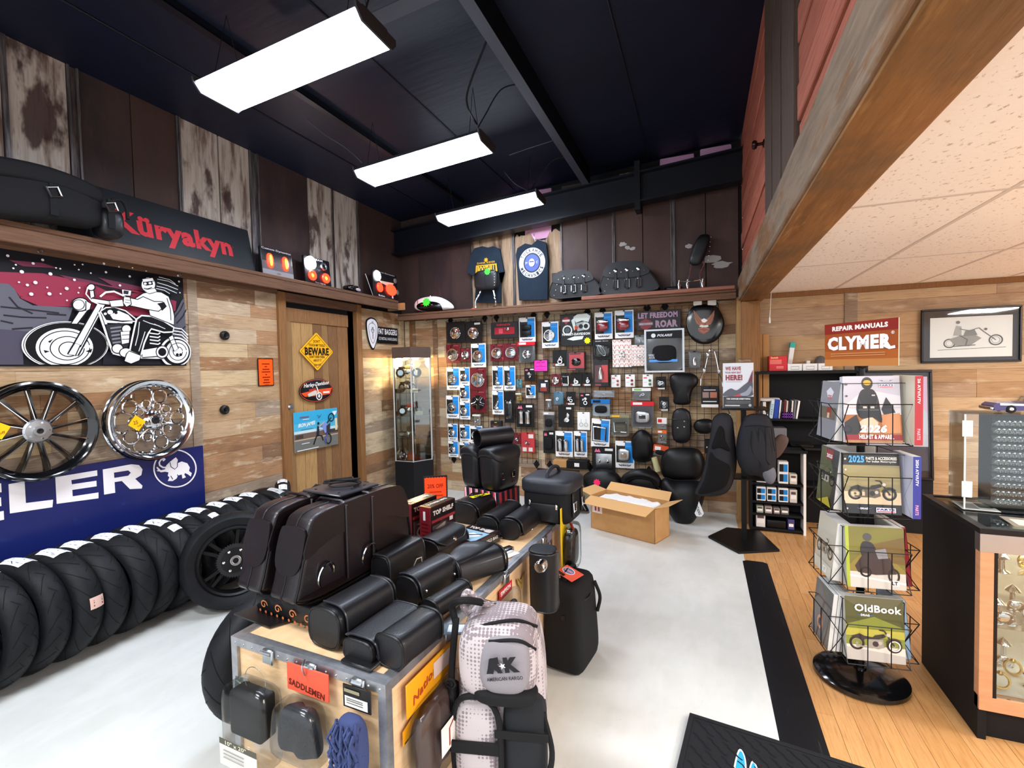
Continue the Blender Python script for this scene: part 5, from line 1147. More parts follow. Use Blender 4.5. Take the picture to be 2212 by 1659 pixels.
A.ring(w*.22,h*.5,w*.16,w*.045,Wg);A.disc(w*.22,h*.5,w*.08,'#55606a');A.poly([(w*.5,h*.7),(w*.8,h*.75),(w*.86,h*.5),(w*.55,h*.45)],'#aab4b2');A.disc(w*.82,h*.6,w*.12,Wg);A.disc(w*.82,h*.6,w*.07,'#24262a');A.disc(w*.66,h*.6,w*.07,'#2a2c30');A.poly([(w*.46,h*.62),(w*.58,h*.6),(w*.56,h*.52),(w*.46,h*.5)],'#cf4a28')
A.text('HARLEY-DAVIDSON',w*.5,h*.37,h*.08,'#e8e8e6',w*.9,bold=.05);A.poly([(w*.2,h*.22),(w*.45,h*.3),(w*.75,h*.3),(w*.7,h*.2),(w*.4,h*.17)],Wg);A.burst(w*.86,h*.15,w*.11,'#e8ea1c',9,.72);A.build('cloth_print','print',t)
P(6,1686,802,1890,1046,K_,'bits','black and white card with mirror picture below the ribbed dome',tag=0,foot=1)
t,w,h,d=P(6,1912,832,2180,1106,'box',None,'black and red box with dark cap in its window',dep=.07,col='#2a2a2e',rects=[(.16,.12,.98,.95,'#b02a34'),(.2,.86,.8,.93,'#3a0a10'),(.05,.02,.5,.08,'#a03038')])
MB().sbox((w*.5,h*.42,.05),2.4,8,None,T(w*.55,h*.46,d+.012)).build('dark_cap','blackgloss',t)
t,w,h,d=P(6,1405,946,1616,1126,'box',None,'bright pink 20% OFF sale sign hanging on the grid','sign',dep=.006,col='#2a1420',rects=[(.05,.06,.95,.94,'#ff2fb4')],txt=[('20% OFF',.5,.76,.14,'#7a1050',.6),('SALE',.5,.55,.07,'#7a1050',.2)])
A=Art(.0085);A.rect(w*.14,h*.42,w*.88,h*.45,'#a0106a');A.rect(w*.25,h*.2,w*.75,h*.23,'#c02088');A.build('ruled_lines','print',t)
P(6,1672,1156,1806,1342,R,'disc','small dark red card with oval cover, right of the black and red box')
P(6,1812,1142,1940,1342,K_,'frame','first of three small black cards with chrome trim in the middle row',foot=1,tag=0)
P(6,1946,1140,2124,1342,K_,'bits','second of three small black cards with chrome trim in the middle row',foot=1,tag=0)
P(6,2128,1140,2272,1342,K_,'bits','third of three small black cards with chrome trim in the middle row',foot=1,tag=0)
P(8,1700,110,1852,300,'bag','bits','blue card in clear wrap with white foot',head=0,col='#4a8cae')
P(8,1886,112,2032,312,K_,'bits','black card with curly chrome badge and white label',foot=1,tag=0)
P(8,2090,132,2252,342,K_,'bits','black card with pink logo and chrome clamp',logo=1)
P(8,1596,222,1672,372,'bag','bottle','tiny clear bag with white fitting at the left of the middle panel',head=.15,hcol='#dddddd',col='#8d8f90')
P(8,1555,410,1722,692,'bag','pouch','clear bag with dark folded part above the black gloves bag',head=.16,hcol='#b0aaa8',col='#3b3b3d')
P(8,1770,322,1988,642,K_,'bits','black card with rows of white and red fittings',tag=1)
t,w,h,d=P(8,2056,416,2242,682,'box',None,'white card with a pair of hoop earrings',dep=.005,col='#eeeeea')
for sx in(-1,1):MB().torus(w*.14,.003,20,6,T(w*(.5+sx*.2),h*.3,.012)).build('hoop','steel',t);MB().tube([(w*(.5+sx*.2),h*.44,.01),(w*(.5+sx*.2),h*.62,.01)],.002,5).build('ear_wire','steel',t)
P(8,1546,694,1716,1030,K_,'pouch','black bag card with dark gloves and pink logo',logo=1)
P(8,1730,702,1986,1082,D,'pegs','large blue and white card with twin chrome pegs, lower middle panel')
P(8,2006,702,2200,1086,D,'pegs','narrower blue and white card with chrome pegs beside the large twin-peg card')
P(7,326,206,558,554,D,'light','blue and white card with round red tail light')
P(7,586,180,830,540,D,'light','blue and white card with square red tail light at the top of the fourth panel')
t,w,h,d=P(7,872,182,1440,432,'box',None,'dark cloth sign reading LET FREEDOM ROAR with an orange shield','sign',dep=.012,col='#1d1418')
A=Art(.0135);A.text('LET FREEDOM',w*.48,h*.76,h*.3,'#a98aa4',w*.9,bold=.05);A.text('ROAR',w*.68,h*.3,h*.38,'#a58a9c',w*.5,bold=.06);A.poly([(w*.08,h*.45),(w*.2,h*.6),(w*.35,h*.45),(w*.33,h*.15),(w*.2,h*-.0),(w*.09,h*.15)],'#8c3a3c');A.rect(w*.04,h*.24,w*.38,h*.42,'#6a5a62');A.text('HARLEY-DAVIDSON',w*.21,h*.33,h*.1,'#d9c8cc',w*.3,bold=.03);A.build('cloth_print','print',t)
t,w,h,d=P(7,986,436,1474,970,'bag','pouch','big silver-edged bag with black genuine accessories garment',head=.2,hcol='#17181a',hmark='#17181a',col='#1c1d20')
A=Art(.045);A.line([(0,0),(w,0),(w,h),(0,h)],w*.07,'#c9d2d8',True);A.text('GENUINE',w*.2,h*.40,h*.05,'#c8d0d8',w*.24,bold=.03);A.text('ACCESSORIES',w*.27,h*.34,h*.05,'#c8d0d8',w*.36,bold=.03);A.rect(w*.1,h*.23,w*.85,h*.29,'#3b8fe0');A.text('POLARIS',w*.52,h*.87,h*.06,'#d8dce0',w*.4,bold=.04,shear=.3);A.disc(w*.22,h*.87,w*.06,'#d8dce0');A.build('bag_print','gloss',t)
P(7,302,560,540,816,K_,'tallmirror','black card with slim oval mirror',title='Stealth Mirror',tag=0,foot=0,blister=1)
for(x0,y0,x1,y1,lb)in((556,560,800,916,'taller white card patterned with orange arrows and a red badge'),(802,628,982,900,'shorter white card patterned with orange arrows')):
 t,w,h,d=P(7,x0,y0,x1,y1,'box',None,lb,dep=.004,col='#efe8e2')
 A=Art(.005);A.STEP=.0001;n=4
 for i in range(n):
  for j in range(int(n*h/w)+1):
   cx=w*(i+.5)/n;cy=w*(j+.5)/n
   if cy<h-.02:A.line([(cx-w*.1,cy+w*.08),(cx,cy-w*.04),(cx+w*.1,cy+w*.08)],w*.03,'#d8694a')
   if cy<h-.03:A.poly([(cx-w*.05,cy-w*.06),(cx+w*.04,cy-w*.08),(cx,cy-w*.12)],'#33302e')
 A.build('card_print','print',t);product(t,'bits',w*.5,h*.35,w*.5,h*.45,.012)
P(7,836,500,986,628,'bag','bits','small clear bag above the shorter patterned card',head=0,col='#8d9296')
P(7,320,820,516,1162,'box','bottle','tall black and red box with chrome grip in the window',dep=.05,col='#1e1d20',rects=[(.1,.15,.55,.8,'#4a1418'),(.55,.15,.95,.8,'#c02a2c'),(.1,.03,.5,.09,'#8a2a2c')],pc=(.5,.5))
for(x0,y0,x1,y1,c,lb)in((540,1016,660,1176,'#a34a44','first of three small white cards with pairs of lenses'),(722,1010,846,1170,'#7a2e2e','second of three small white cards with pairs of lenses'),(946,1010,1080,1170,'#2e7a4c','third of three small white cards, with green lenses')):
 t,w,h,d=P(7,x0,y0,x1,y1,'box',None,lb,dep=.004,col='#f0efec',rects=[(.1,.68,.42,.78,'#d8404a'),(.1,.35,.4,.4,'#c8d4dc')])
 for k in(0,1):MB().sph((w*.7,h*(.22+.3*k),.012),(w*.14,w*.14,.012),10).build('lens',mat('lens'+c,c,.2,coat=.5),t)
P(7,1116,1036,1250,1206,K_,'bits','upper dark blister pack left of the hanging backrest',tag=0,foot=1,blister=1)
P(9,1326,136,1436,292,K_,'bits','lower dark blister pack left of the hanging backrest',tag=0,foot=1,blister=1)
P(7,1536,702,1696,936,'bag','bottle','grey blister with T-shaped fitting below the black lid',head=0,col='#6a6c6e')
t,w,h,d=P(7,1702,1160,1922,1432,'box',None,'black card with two hand pictures above a white box',dep=.02,col='#151416',rects=[(.08,.45,.45,.72,'#8a6a5c'),(.52,.45,.92,.72,'#a85a3a'),(.1,.25,.9,.30,'#c8c8c8'),(.15,.80,.85,.84,'#d0d0d0'),(.0,.0,1,.14,'#ece9e4')])
P(7,296,1216,596,1306,'bag','bits','long flat clear bag across the fourth panel',head=0,col='#9fa3a6',hang=0)
P(9,596,162,800,350,'bag','pouch','pale blue bag with a small blue and black header',head=.25,hcol='#1c6fb8',hmark='#16161a',col='#b9c8d4')
P(7,816,1186,1056,1350,'bag','bits','wide clear bag with white header clip and green tab',head=.22,hcol='#eef0ec',hmark='#7ab84a',col='#77797a')
P(9,1022,186,1276,476,'bag','cover','purple-grey bag with red header holding a chrome casting',head=.16,hcol='#cf2632',col='#4a4454')
P(9,800,328,1010,566,'bag','frame','olive bag with yellow label holding a gasket set',head=.14,hcol='#8c8668',hmark='#f0b41c',col='#6f6c58')
P(9,590,376,790,684,D,'frame','tilted blue and white card with chrome number plate frame',rot=-3)
P(9,606,676,850,960,K_,'plate','black card with tan metal plate and two bolts',logo=1)
P(9,852,616,1056,910,D,'cover','blue and white card with tall chrome box cover, lower fourth panel')
P(9,1306,362,1412,492,'bag','bits','small white-header bag over the orange-header bag',head=.5,hcol='#e6e2e0',hmark='#c02a2a',col='#9a9a9a')
P(9,1308,494,1412,646,'bag','ring','small bag with orange header beside the black pouch',head=.24,hcol='#d86a2c',col='#8d8985')
P(9,1262,660,1424,790,'bag','pouch','bag with red-orange tilted header partly behind the two-piece seat',head=.55,hcol='#d0502c',rot=-8,col='#6d6a68',hang=0)
P(9,1822,592,1882,752,K_,'bits','narrow dark card behind the hanging saddle',tag=0)
a=ony(1160+188/5.027,830+830/5.027,YG-.08);b=ony(1160+335/5.027,830+830/5.027,YG-.08);c_=ony(1160+560/5.027,830+830/5.027,YG-.08)
br=MB().box(a.x,YG-.14,a.z-.075,c_.x,YG-.008,a.z-.07).build('wire_shelf','blackmetal',label='short black shelf bracket at the bottom of the middle grid panel',cat='shelf')
MB().rbox(a.x,YG-.14,a.z-.069,b.x-.002,YG-.012,a.z+.02,.003,1).build('tan_box','cardboard',label='tan carton on the short bracket under the grid',cat='box')
o=MB().rbox(b.x+.002,YG-.15,a.z-.069,c_.x,YG-.012,a.z+.025,.003,1).build('black_carton','blackmatte',label='black carton with white label on the short bracket under the grid',cat='box')
MB().box((b.x+c_.x)/2-.03,YG-.152,a.z-.045,(b.x+c_.x)/2+.03,YG-.150,a.z-.0).build('label','paper',o)
# ==== toilet-seat style lid with eagle
t,=[thing('painted_lid',FB((ony(1522,705,YG-.03).x,YG-.03,ony(1522,705,YG-.03).z)),'black oval toilet-seat lid painted with a brown eagle at the top right of the grid','toilet seat')]
z7=lambda a,b:(1230+a/5.978,640+b/5.978)
cc=BW(*z7(1755,375),YG-.03)
def l7(a,b):q=BW(*z7(a,b),YG-.03);return(q[0]-cc[0],q[1]-cc[1])
t.matrix_world=FB((cc[0],YG-.03,cc[1]))
out=smooth_closed([l7(*q)for q in((1640,125),(1870,125),(1950,200),(2000,340),(1970,480),(1880,580),(1760,618),(1630,590),(1540,490),(1505,350),(1545,210))],4)
MB().cushion(out,.022,0,5,p=4).build('seat_ring','blackmatte',t);MB().cushion([(a*.97-.006,b*.97+.012)for a,b in out],.02,0,6,None,T(0,0,.022),p=3.5).build('lid','blackgloss',t)
for(a,b)in((1655,85),(1840,85)):q=l7(a,b);MB().rbox(q[0]-.045,q[1]-.03,0,q[0]+.045,q[1]+.03,.03,.006,1).build('hinge','white',t)
A=Art(.0435);f7=lambda pts:[l7(*q)for q in pts]
for pts in(((1605,185),(1640,225),(1690,290),(1735,300),(1750,370),(1690,390),(1640,350),(1615,280)),((1870,185),(1845,225),(1800,280),(1760,300),(1755,370),(1820,370),(1850,320),(1868,260))):A.poly(f7(pts),'#9c5424')
for pts in(((1620,215),(1665,290),(1700,340)),((1612,240),(1650,310),(1680,360)),((1862,215),(1828,290),(1790,335)),((1866,250),(1840,315),(1810,350))):A.line(f7(pts),.006,'#5e2f12')
A.poly(f7(((1700,310),(1740,290),(1785,315),(1750,345),(1715,340))),'#e9eaec');A.poly(f7(((1675,395),(1700,370),(1735,380),(1790,372),(1795,398),(1735,410))),'#d9cfc4');A.poly(f7(((1660,420),(1740,400),(1815,425),(1800,455),(1735,495),(1670,460))),'#7d3a22');A.line(f7(((1665,425),(1740,408),(1808,430))),.006,'#c06a3c');A.line(f7(((1690,445),(1740,470),(1785,448))),.006,'#c06a3c');A.build('painted_eagle','gloss',t)
cc=BW(*z7(1830,940),YG-.03)
t=thing('chrome_bar',FB((cc[0],YG-.03,cc[1])),'forked chrome sissy bar hanging under the eagle lid','bar')
f7=lambda pts:[(BW(*z7(*q),YG-.03)[0]-cc[0],BW(*z7(*q),YG-.03)[1]-cc[1],.02)for q in pts]
MB().tube(smooth_open(f7(((1690,1150),(1700,1050),(1740,960),(1785,760),(1810,705),(1835,690),(1870,710),(1900,820),(1930,970),(1970,1080),(1978,1170))),5),.0085,8).build('bar','chrome',t)
for q in f7(((1740,960),(1932,970),(1785,758))):MB().sbox((.035,.06,.03),3,6,None,T(*q)).build('clamp','steel',t)
_org={}
def outline_pad(pts,zm,Y,thick,lab,nm='backrest_pad',cat='backrest',m='vinyl',bend=0,bot=.02,p=2.4,n=3,lean=0,par=None):
 ox,oy,sc=ZM[zm];P_=[BW(ox+a/sc,oy+b/sc,Y)for a,b in pts];cx=sum(q[0]for q in P_)/len(P_);cz=sum(q[1]for q in P_)/len(P_)
 out=smooth_closed([(q[0]-cx,q[1]-cz)for q in P_],n)
 if par:o=par;LM=FB(_org[par.name]).inverted()@FB((cx,Y,cz));pre=nm
 else:o=thing(nm,FB((cx,Y,cz))@RX(lean),lab,cat);LM=None;pre='';_org[o.name]=(cx,Y,cz)
 MB().cushion(out,thick,bot,9,(lambda q:(q.x,q.y,q.z+bend*(q.y*q.y-q.x*q.x*.5))),p=p).build(pre+'cushion',m,o,LM)
 MB().tube([(a*1.0,b*1.0,0+bend*(b*b-a*a*.5))for a,b in out],.006,6,True).build(pre+'welt','blackmatte',o,LM)
 MB().cushion([(a*.9,b*.9)for a,b in out],.012,0,2,None,T(0,0,-bot-.012)).build(pre+'base_pan','blackmatte',o,LM)
 def L(a,b):q=BW(ox+a/sc,oy+b/sc,Y);return(q[0]-cx,q[1]-cz)
 return o,L
outline_pad([(1300,1050),(1360,1005),(1470,995),(1590,1005),(1655,1060),(1650,1130),(1590,1200),(1560,1300),(1545,1390),(1360,1385),(1350,1280),(1310,1170)],7,YG-.06,.05,'flat black T-shaped backrest pad hanging right of the blister packs')
o,L=outline_pad([(1485,300),(1650,300),(1655,600),(1485,600)],9,YG-.06,.04,'black tufted pouch hanging below the T-shaped backrest','pouch','pouch','leather',n=4,p=4)
for(a,b)in((1530,470),(1600,460),(1600,400)):q=L(a,b);MB().sph((q[0],q[1],.035),.012,8).build('snap','steel',o)
q=L(1570,380);MB().rbox(q[0]-.1,q[1]-.008,.03,q[0]+.1,q[1]+.008,.042,.004,1).build('strap','leather',o)
outline_pad([(1135,495),(1200,520),(1245,580),(1255,680),(1225,830),(1060,830),(1035,690),(1030,600),(1070,530)],9,YG-.06,.07,'rounded black backrest pad hanging above the bucket seat')
a=ony(1160+1270/5.027,830+790/5.027,YG-.06);b=ony(1160+1315/5.027,830+945/5.027,YG-.06)
MB().cyl(a,b,.035,16).build('yellow_tube',mat('pale_yellow_plastic','#d6cf9a',.5),label='pale yellow tube hanging beside the two-piece seat',cat='tube')
o,L=outline_pad([(490,1050),(520,985),(600,940),(700,925),(800,935),(880,985),(930,1060),(932,1120),(890,1165),(800,1195),(720,1260),(680,1300),(640,1270),(600,1195),(530,1140)],9,5.52,.10,'wide black solo seat with pink star sticker leaning under the grid','saddle','seat','vinyl',bend=.0,bot=.05)
A=Art(.102);q=L(670,1045);A.burst(*q,.045,'#ff2f6a',9,.7);A.build('price_star','print',o)
o,L=outline_pad([(945,1060),(960,980),(1030,935),(1140,920),(1250,935),(1320,990),(1335,1080),(1320,1160),(1270,1250),(1200,1330),(1130,1350),(1050,1300),(1000,1220),(960,1140)],9,5.46,.10,'black bucket solo seat leaning behind the cardboard box','saddle','seat','vinyl',bot=.05)
q=L(1140,1000);MB().tube(smooth_open([(q[0]-.19,q[1]-.10,.06),(q[0]-.15,q[1]+.0,.09),(q[0],q[1]+.05,.105),(q[0]+.15,q[1],.09),(q[0]+.19,q[1]-.10,.06)],5),[.03]*3+[.05]*6+[.055]*4+[.05]*6+[.03]*2,10).build('bolster','vinyl',o)
o,L=outline_pad([(1350,900),(1355,800),(1400,720),(1500,692),(1680,692),(1770,730),(1815,830),(1815,930),(1770,1010),(1700,1040),(1450,1035),(1370,990)],9,5.46,.10,'black two-piece touring seat standing on the floor below the grid','saddle','seat','vinyl',bot=.06)
outline_pad([(1345,1060),(1400,1020),(1500,1045),(1700,1045),(1790,1080),(1815,1180),(1790,1300),(1740,1420),(1680,1505),(1600,1535),(1530,1510),(1460,1430),(1390,1290),(1350,1160)],9,5.38,.13,None,'lower_',None,'vinyl',bot=.04,par=o)
q=L(1745,1300)
A=Art(0);A.poly([(-.05,.07),(.0,.09),(.03,.07),(.05,-.06),(.02,-.09),(-.03,-.08),(-.055,.0)],'#e8eaea');A.text('MUSTANG',0,0,.03,'#30384a',.14,ang=-80,bold=.03);A.build('hang_tag','print',o,T(q[0],q[1],.17)@RZ(12))
q=L(1745,1300)
outline_pad([(1705,440),(1740,395),(1820,380),(1890,390),(1920,430),(1915,500),(1850,530),(1760,525),(1715,490)],9,YG-.10,.06,'small oval black pad hanging beside the seat stand')
o,L=outline_pad([(0,940),(40,920),(200,945),(340,1010),(380,1040),(545,1340),(530,1365),(300,1345),(100,1320),(0,1200)],9,5.38,.10,'large hard black saddlebag shell leaning under the grid beside the crate','hard_saddlebag','saddlebag','blackmatte',bot=.05,p=4,n=2)
MB().tube([(*L(360,1030),.06),(*L(540,1350),.06)],.008,6).build('edge_trim','steel',o);MB().cushion([L(*q)for q in((30,945),(200,950),(340,1015),(330,1030),(60,1000))],.03,0,3,None,T(0,0,.085)).build('lid_top',mat('grey_lid','#6c7784',.35),o)
# ==== cardboard box on the floor
p0=fl(1277,1140);p1=fl(1415,1176)
ax=(p1-p0);ax.z=0;w=ax.length;ang=degrees(atan2(ax.y,ax.x));h=ony(1277,1070,p0 .y).z
dd=.30
cb=thing('cardboard_box',T(p0 .x,p0 .y,0)@RZ(ang),'open brown cardboard box with packing paper on the concrete floor','box')
m=MB();tk_=.006
for b_ in((0,0,0,w,dd,tk_),(0,0,0,w,tk_,h),(0,dd-tk_,0,w,dd,h),(0,0,0,tk_,dd,h),(w-tk_,0,0,w,dd,h)):m.box(*b_)
m.build('box_body','cardboard',cb)
def flap(nm,pts):MB().prism(pts,0,.005,smooth=False).build(nm,'cardin',cb,T(0,0,0));return cb.children[-1]
f=flap('flap',[(0,0),(w,0),(w-.01,.17),(.01,.17)]);f.matrix_local=frame((0,0,h),(1,0,0),(0,-.95,-.25));
f=flap('flap',[(0,0),(w,0),(w-.01,.11),(.01,.11)]);f.matrix_local=frame((0,dd,h),(1,0,0),(0,.7,.6))
f=flap('flap',[(0,0),(dd,0),(dd-.01,.15),(.01,.15)]);f.matrix_local=frame((0,0,h),(0,1,0),(-.95,0,.22))
f=flap('flap',[(0,0),(dd,0),(dd-.01,.15),(.01,.15)]);f.matrix_local=frame((w,0,h),(0,1,0),(.9,0,.3))
MB().sbox((w*.9,dd*.85,.10),5,10,lambda q,u:(q.x,q.y,q.z+.012*sin(q.x*40)*cos(q.y*33)),T(w/2,dd/2,h-.06)).build('packing_paper','paper',cb)
MB().rbox(w*.2,.05,h-.015,w*.75,dd*.75,h-.005,.002,1).build('invoice','paper',cb)
A=Art(0);A.rect(0,0,.12,.13,'#e9d9d2');A.rect(.03,.02,.05,.11,'#a84038');A.rect(.07,.02,.09,.11,'#a84038');A.build('label','print',cb,frame((.02,-.0005,h-.17),(1,0,0),(0,0,1)))
# ==== plywood road case in the middle
ZC=.75;CB=Vector((-.895,1.150));CA=radians(-2.5)
cw,cl=.70,1.80
MC=T(CB.x,CB.y,0)@Matrix.Rotation(CA,4,'Z')@T(-cw,0,0)
ct=thing('road_case',MC,'long plywood road case with metal edges carrying leather bags','case')
MB().box(.012,.012,.10,cw-.012,cl-.012,ZC-.004).build('plywood_body','ply',ct)
MB().box(.02,.02,.03,cw-.02,cl-.02,.095).build('base_tray','ply',ct)
for(a,b)in((.08,.08),(cw-.08,.08),(.08,cl-.08),(cw-.08,cl-.08)):MB().lathe([(0,-.02),(.03,-.02),(.03,.02),(0,.02)],14,None,T(a,b,.03)@RY(90)).build('caster','blackmetal',ct)
e=.030;t_=.003
def edge(b):MB().box(*b).build('edge_trim','galv',ct)
for z0,z1 in((ZC-e,ZC),):
 edge((0,0,z0,cw,.012+t_,z1));edge((0,cl-.012-t_,z0,cw,cl,z1));edge((0,.0151,z0,.0149,cl-.0151,z1));edge((cw-.0149,.0151,z0,cw,cl-.0151,z1))
 for b in((.0152,.0152,ZC-.004,cw-.0152,.04,ZC+.001),(.0152,cl-.04,ZC-.004,cw-.0152,cl-.0152,ZC+.001),(.0152,.0402,ZC-.004,.04,cl-.0402,ZC+.001),(cw-.04,.0402,ZC-.004,cw-.0152,cl-.0402,ZC+.001)):edge(b)
for(a,b)in((0,0),(cw-.03,0),(0,cl-.03),(cw-.03,cl-.03)):MB().box(a,b,.10,a+.03,b+.03,ZC-e-.0002).build('corner_post','galv',ct)
MB().box(0,0,.10,cw,.01,.125).box(cw-.01,.0102,.10,cw,cl,.125).box(0,.0102,.10,.01,cl,.125).build('bottom_trim','galv',ct)
for(x,y,r)in((.20,.0,0),(.40,.0,0),(.60,0,0),(cw,.35,90),(cw,.85,90),(cw,1.35,90)):
 q=MB().rbox(-.025,-.012,-.04,.025,.0,.012,.004,1);q.cyl((-.02,-.012,.0),(.02,-.012,.0),.006,8);q.build('latch','steel',ct,T(x,y,ZC-.012)@RZ(r))
for i in range(16):MB().sph((cw*(i+.5)/16,.0,ZC-.018),.004,6).build('rivet','steel',ct)
def onct(px,py,z=ZC):return fl(px,py,z)
def stick(nm,M,lab,fn):A=Art(0);fn(A);return A.build(nm,'gloss',ct,M)
FR=frame((0,-.0006,0),(1,0,0),(0,0,1));SD=frame((cw+.0006,0,0),(0,1,0),(0,0,1));
stick('sticker',FR@T(.075,.56,.012),'',lambda A:(A.poly([(-.04,.06),(.02,.065),(.05,.05),(.045,0),(.02,-.05),(.015,-.02),(.0,-.055),(-.01,-.02),(-.03,-.03),(-.045,.02)],'#33433c'),A.line([(-.035,.045),(0,.035),(.035,.04)],.006,'#8c9c84')))
stick('sticker',FR@T(.66,.40,.012)@RZ(45),'',lambda A:(A.rect(-.055,-.055,.055,.055,'#e9e6e2'),A.rect(-.047,-.047,.047,.047,'#26303c'),A.text('NY',0,0,.05,'#f0f0f0',.06,bold=.05)))
stick('sticker',SD@T(.52,.59,.0005),'',lambda A:(A.disc(0,0,.062,'#17171a',n=30,ry=.07),A.ring(0,0,.045,.004,'#e4e4e4',.052),A.text('PBR',0,.004,.04,'#e8e8e8',.06,bold=.04),A.text('MOTOR',0,.058,.012,'#e8e8e8',.05)))
stick('sticker',SD@T(.85,.665,.0005),'',lambda A:(A.rect(-.07,-.025,.07,.025,'#c8262c'),A.text('SIMPSON',0,.003,.022,'#f4f0ee',.11,bold=.04)))
stick('sticker',SD@T(.80,.585,.0005),'',lambda A:(A.rect(-.02,-.035,.03,.03,'#e8dcd2'),A.text('MOTO',.005,.012,.012,'#b03028',.04)))
stick('sticker',T(.58,.06,ZC+.002),'',lambda A:(A.poly([(-.04,-.02),(.025,-.03),(.045,.02),(-.02,.03)],'#e8e6e2'),A.poly([(-.033,-.015),(.022,-.024),(.038,.016),(-.016,.024)],'#d8481c'),A.text('S',.002,0,.03,'#f6f2ee',.045,bold=.05)))
stick('wing_emblem',SD@T(1.03,.64,.001),'',lambda A:(A.poly([(-.05,.03),(0,.0),(.05,.04),(.04,.0),(.02,-.03),(0,-.05),(-.02,-.03),(-.045,-.0)],'#a98a4c'),A.line([(-.04,.02),(0,-.02),(.04,.025)],.006,'#6d5526')))
# ==== leather bags
def se(a,e):return copysign(abs(cos(a))**(2/e),cos(a)),copysign(abs(sin(a))**(2/e),sin(a))
def roll_bag(nm,lab,M,L,w,h,m='leather',e=2.8,flap=(20,210,.72),tip=.5,snap=1,pip=1,group=None,studs=0,rim=None,cat='bag',taper=0.0):
 """bag with its long axis on local X, base on z=0, front towards -Y"""
 t=thing(nm,M,lab,cat,group);n=28
 prof=[]
 for i in range(n):c,s=se(2*PI*i/n,e);prof.append((w/2*c,h/2+h/2*s))
 q=MB();nl=8
 v=[]
 xs=[-L/2,-L/2+.006,-L/2+.02]+[-L/2+L*k/nl for k in range(1,nl)]+[L/2-.02,L/2-.006,L/2]
 sc=[.93,.985,1.0]+[1.0+.015*sin(PI*k/nl)for k in range(1,nl)]+[1.0,.985,.93]
 for x,s_ in zip(xs,sc):
  for y,z in prof:v.append((x,y*s_*(1-taper*(z/h)),h/2+(z-h/2)*s_))
 f=[]
 for i in range(len(xs)-1):
  for k in range(n):f.append((i*n+k,(i+1)*n+k,(i+1)*n+(k+1)%n,i*n+(k+1)%n))
 q.add(v,f)
 q.add([v[k]for k in range(n)],[tuple(range(n))]);q.add([v[(len(xs)-1)*n+k]for k in range(n)],[tuple(reversed(range(n)))])
 q.build('bag_body',m,t)
 if pip:
  for sx in(-1,1):MB().tube([(sx*(L/2-.003),y*.99,h/2+(z-h/2)*.99)for y,z in prof],.005,6,True).build('piping','vinyl',t)
 if flap:
  a0,a1,wd=flap;k_=14;v=[];f=[]
  nj=8
  for i in range(k_+1):
   a=radians(a0+(a1-a0)*i/k_);c,s=se(a,e);y=(w/2+.006)*c;z=h/2+(h/2+.006)*s
   tt=i/k_;hl=L/2*wd if tt<.62 else L/2*wd*(1-(1-tip)*((tt-.62)/.38)**1.6)
   for j in range(nj+1):v.append((hl*(-1+2*j/nj),y*(1-taper*(z/h)),z))
  o_=len(v);v+=[(x,y*1.0+(.006 if y>0 else-.006)*0,z)for x,y,z in v]
  v2=[]
  for i in range(k_+1):
   a=radians(a0+(a1-a0)*i/k_);c,s=se(a,e)
   for j in range(nj+1):
    x,y,z=v[i*(nj+1)+j];v2 .append((x*.995,y+.005*c,z+.005*s))
  v=v[:o_]+v2
  W_=nj+1
  for i in range(k_):
   for j in range(nj):
    a=i*W_+j;f.append((a,a+W_,a+W_+1,a+1));b=a+o_;f.append((b,b+1,b+W_+1,b+W_))
  for i in range(k_):
   for j in(0,nj):
    a=i*W_+j;b=a+o_;f.append((a,b,b+W_,a+W_)if j==0 else(a,a+W_,b+W_,b))
  for j in range(nj):a=k_*W_+j;b=a+o_;f.append((a,b,b+1,a+1))
  MB().add(v,f).build('flap',m,t)
  pe=[v2[i*W_]for i in range(k_+1)]+[v2[k_*W_+j]for j in range(1,nj)]+[v2[i*W_+nj]for i in range(k_,-1,-1)]
  MB().tube(pe,.0032,5).build('flap_edge',mat('edge_binding','#2b2b30',.3),t)
  if snap:
   a=radians(a0+(a1-a0)*.90);c,s=se(a,e);p=Vector((0,(w/2+.012)*c,h/2+(h/2+.012)*s));nn=Vector((0,c/w,s/h)).normalized()
   MB().lathe([(0,0),(.012,0),(.010,.004),(0,.006)],12,None,Matrix.Translation(p)@nn.to_track_quat('Z','Y').to_matrix().to_4x4()).build('snap','chrome',t)
  if studs:
   for j in range(studs):
    for side in((1,)if True else(1,-1)):
     fx=-1+2*(j+.5)/studs;i=.93-.33*abs(fx)**2;a=radians(a0+(a1-a0)*i);c,s=se(a,e)
     MB().sph((fx*L/2*wd*.86,(w/2+.013)*c,h/2+(h/2+.013)*s),.006,8).build('stud','chrome',t)
 return t
def between(pa,pb,z=ZC,extra=0.0,inset=.0):
 a=onct(*pa,z);b=onct(*pb,z);d=b-a;L=d.length;ang=degrees(atan2(d.y,d.x));return T((a.x+b.x)/2,(a.y+b.y)/2,z+.0015)@RZ(ang),L
G='leather tool bags on the road case'
def bag(pa,pb,w,h,lab,off=0,**k):
 M,L=between(pa,pb);return roll_bag('tool_bag',lab,M@T(0,off,0),L,w,h,group=G,**k)
bag((700,1400),(826,1318),.15,.135,'large black barrel tool bag with round-cornered flap at the front left of the case',e=3.2,flap=(80,235,.8),tip=.6)
t=bag((772,1432),(885,1345),.12,.07,'flat folded black leather pouch between the two front barrel bags',e=4,flap=(40,200,.9),tip=.9)
MB().rbox(-.16,-.08,0,.16,.05,.012,.004,1).build('back_panel','leather',t)
bag((840,1444),(930,1375),.12,.105,'plain black barrel bag at the front right corner of the case',e=3.2,flap=None)
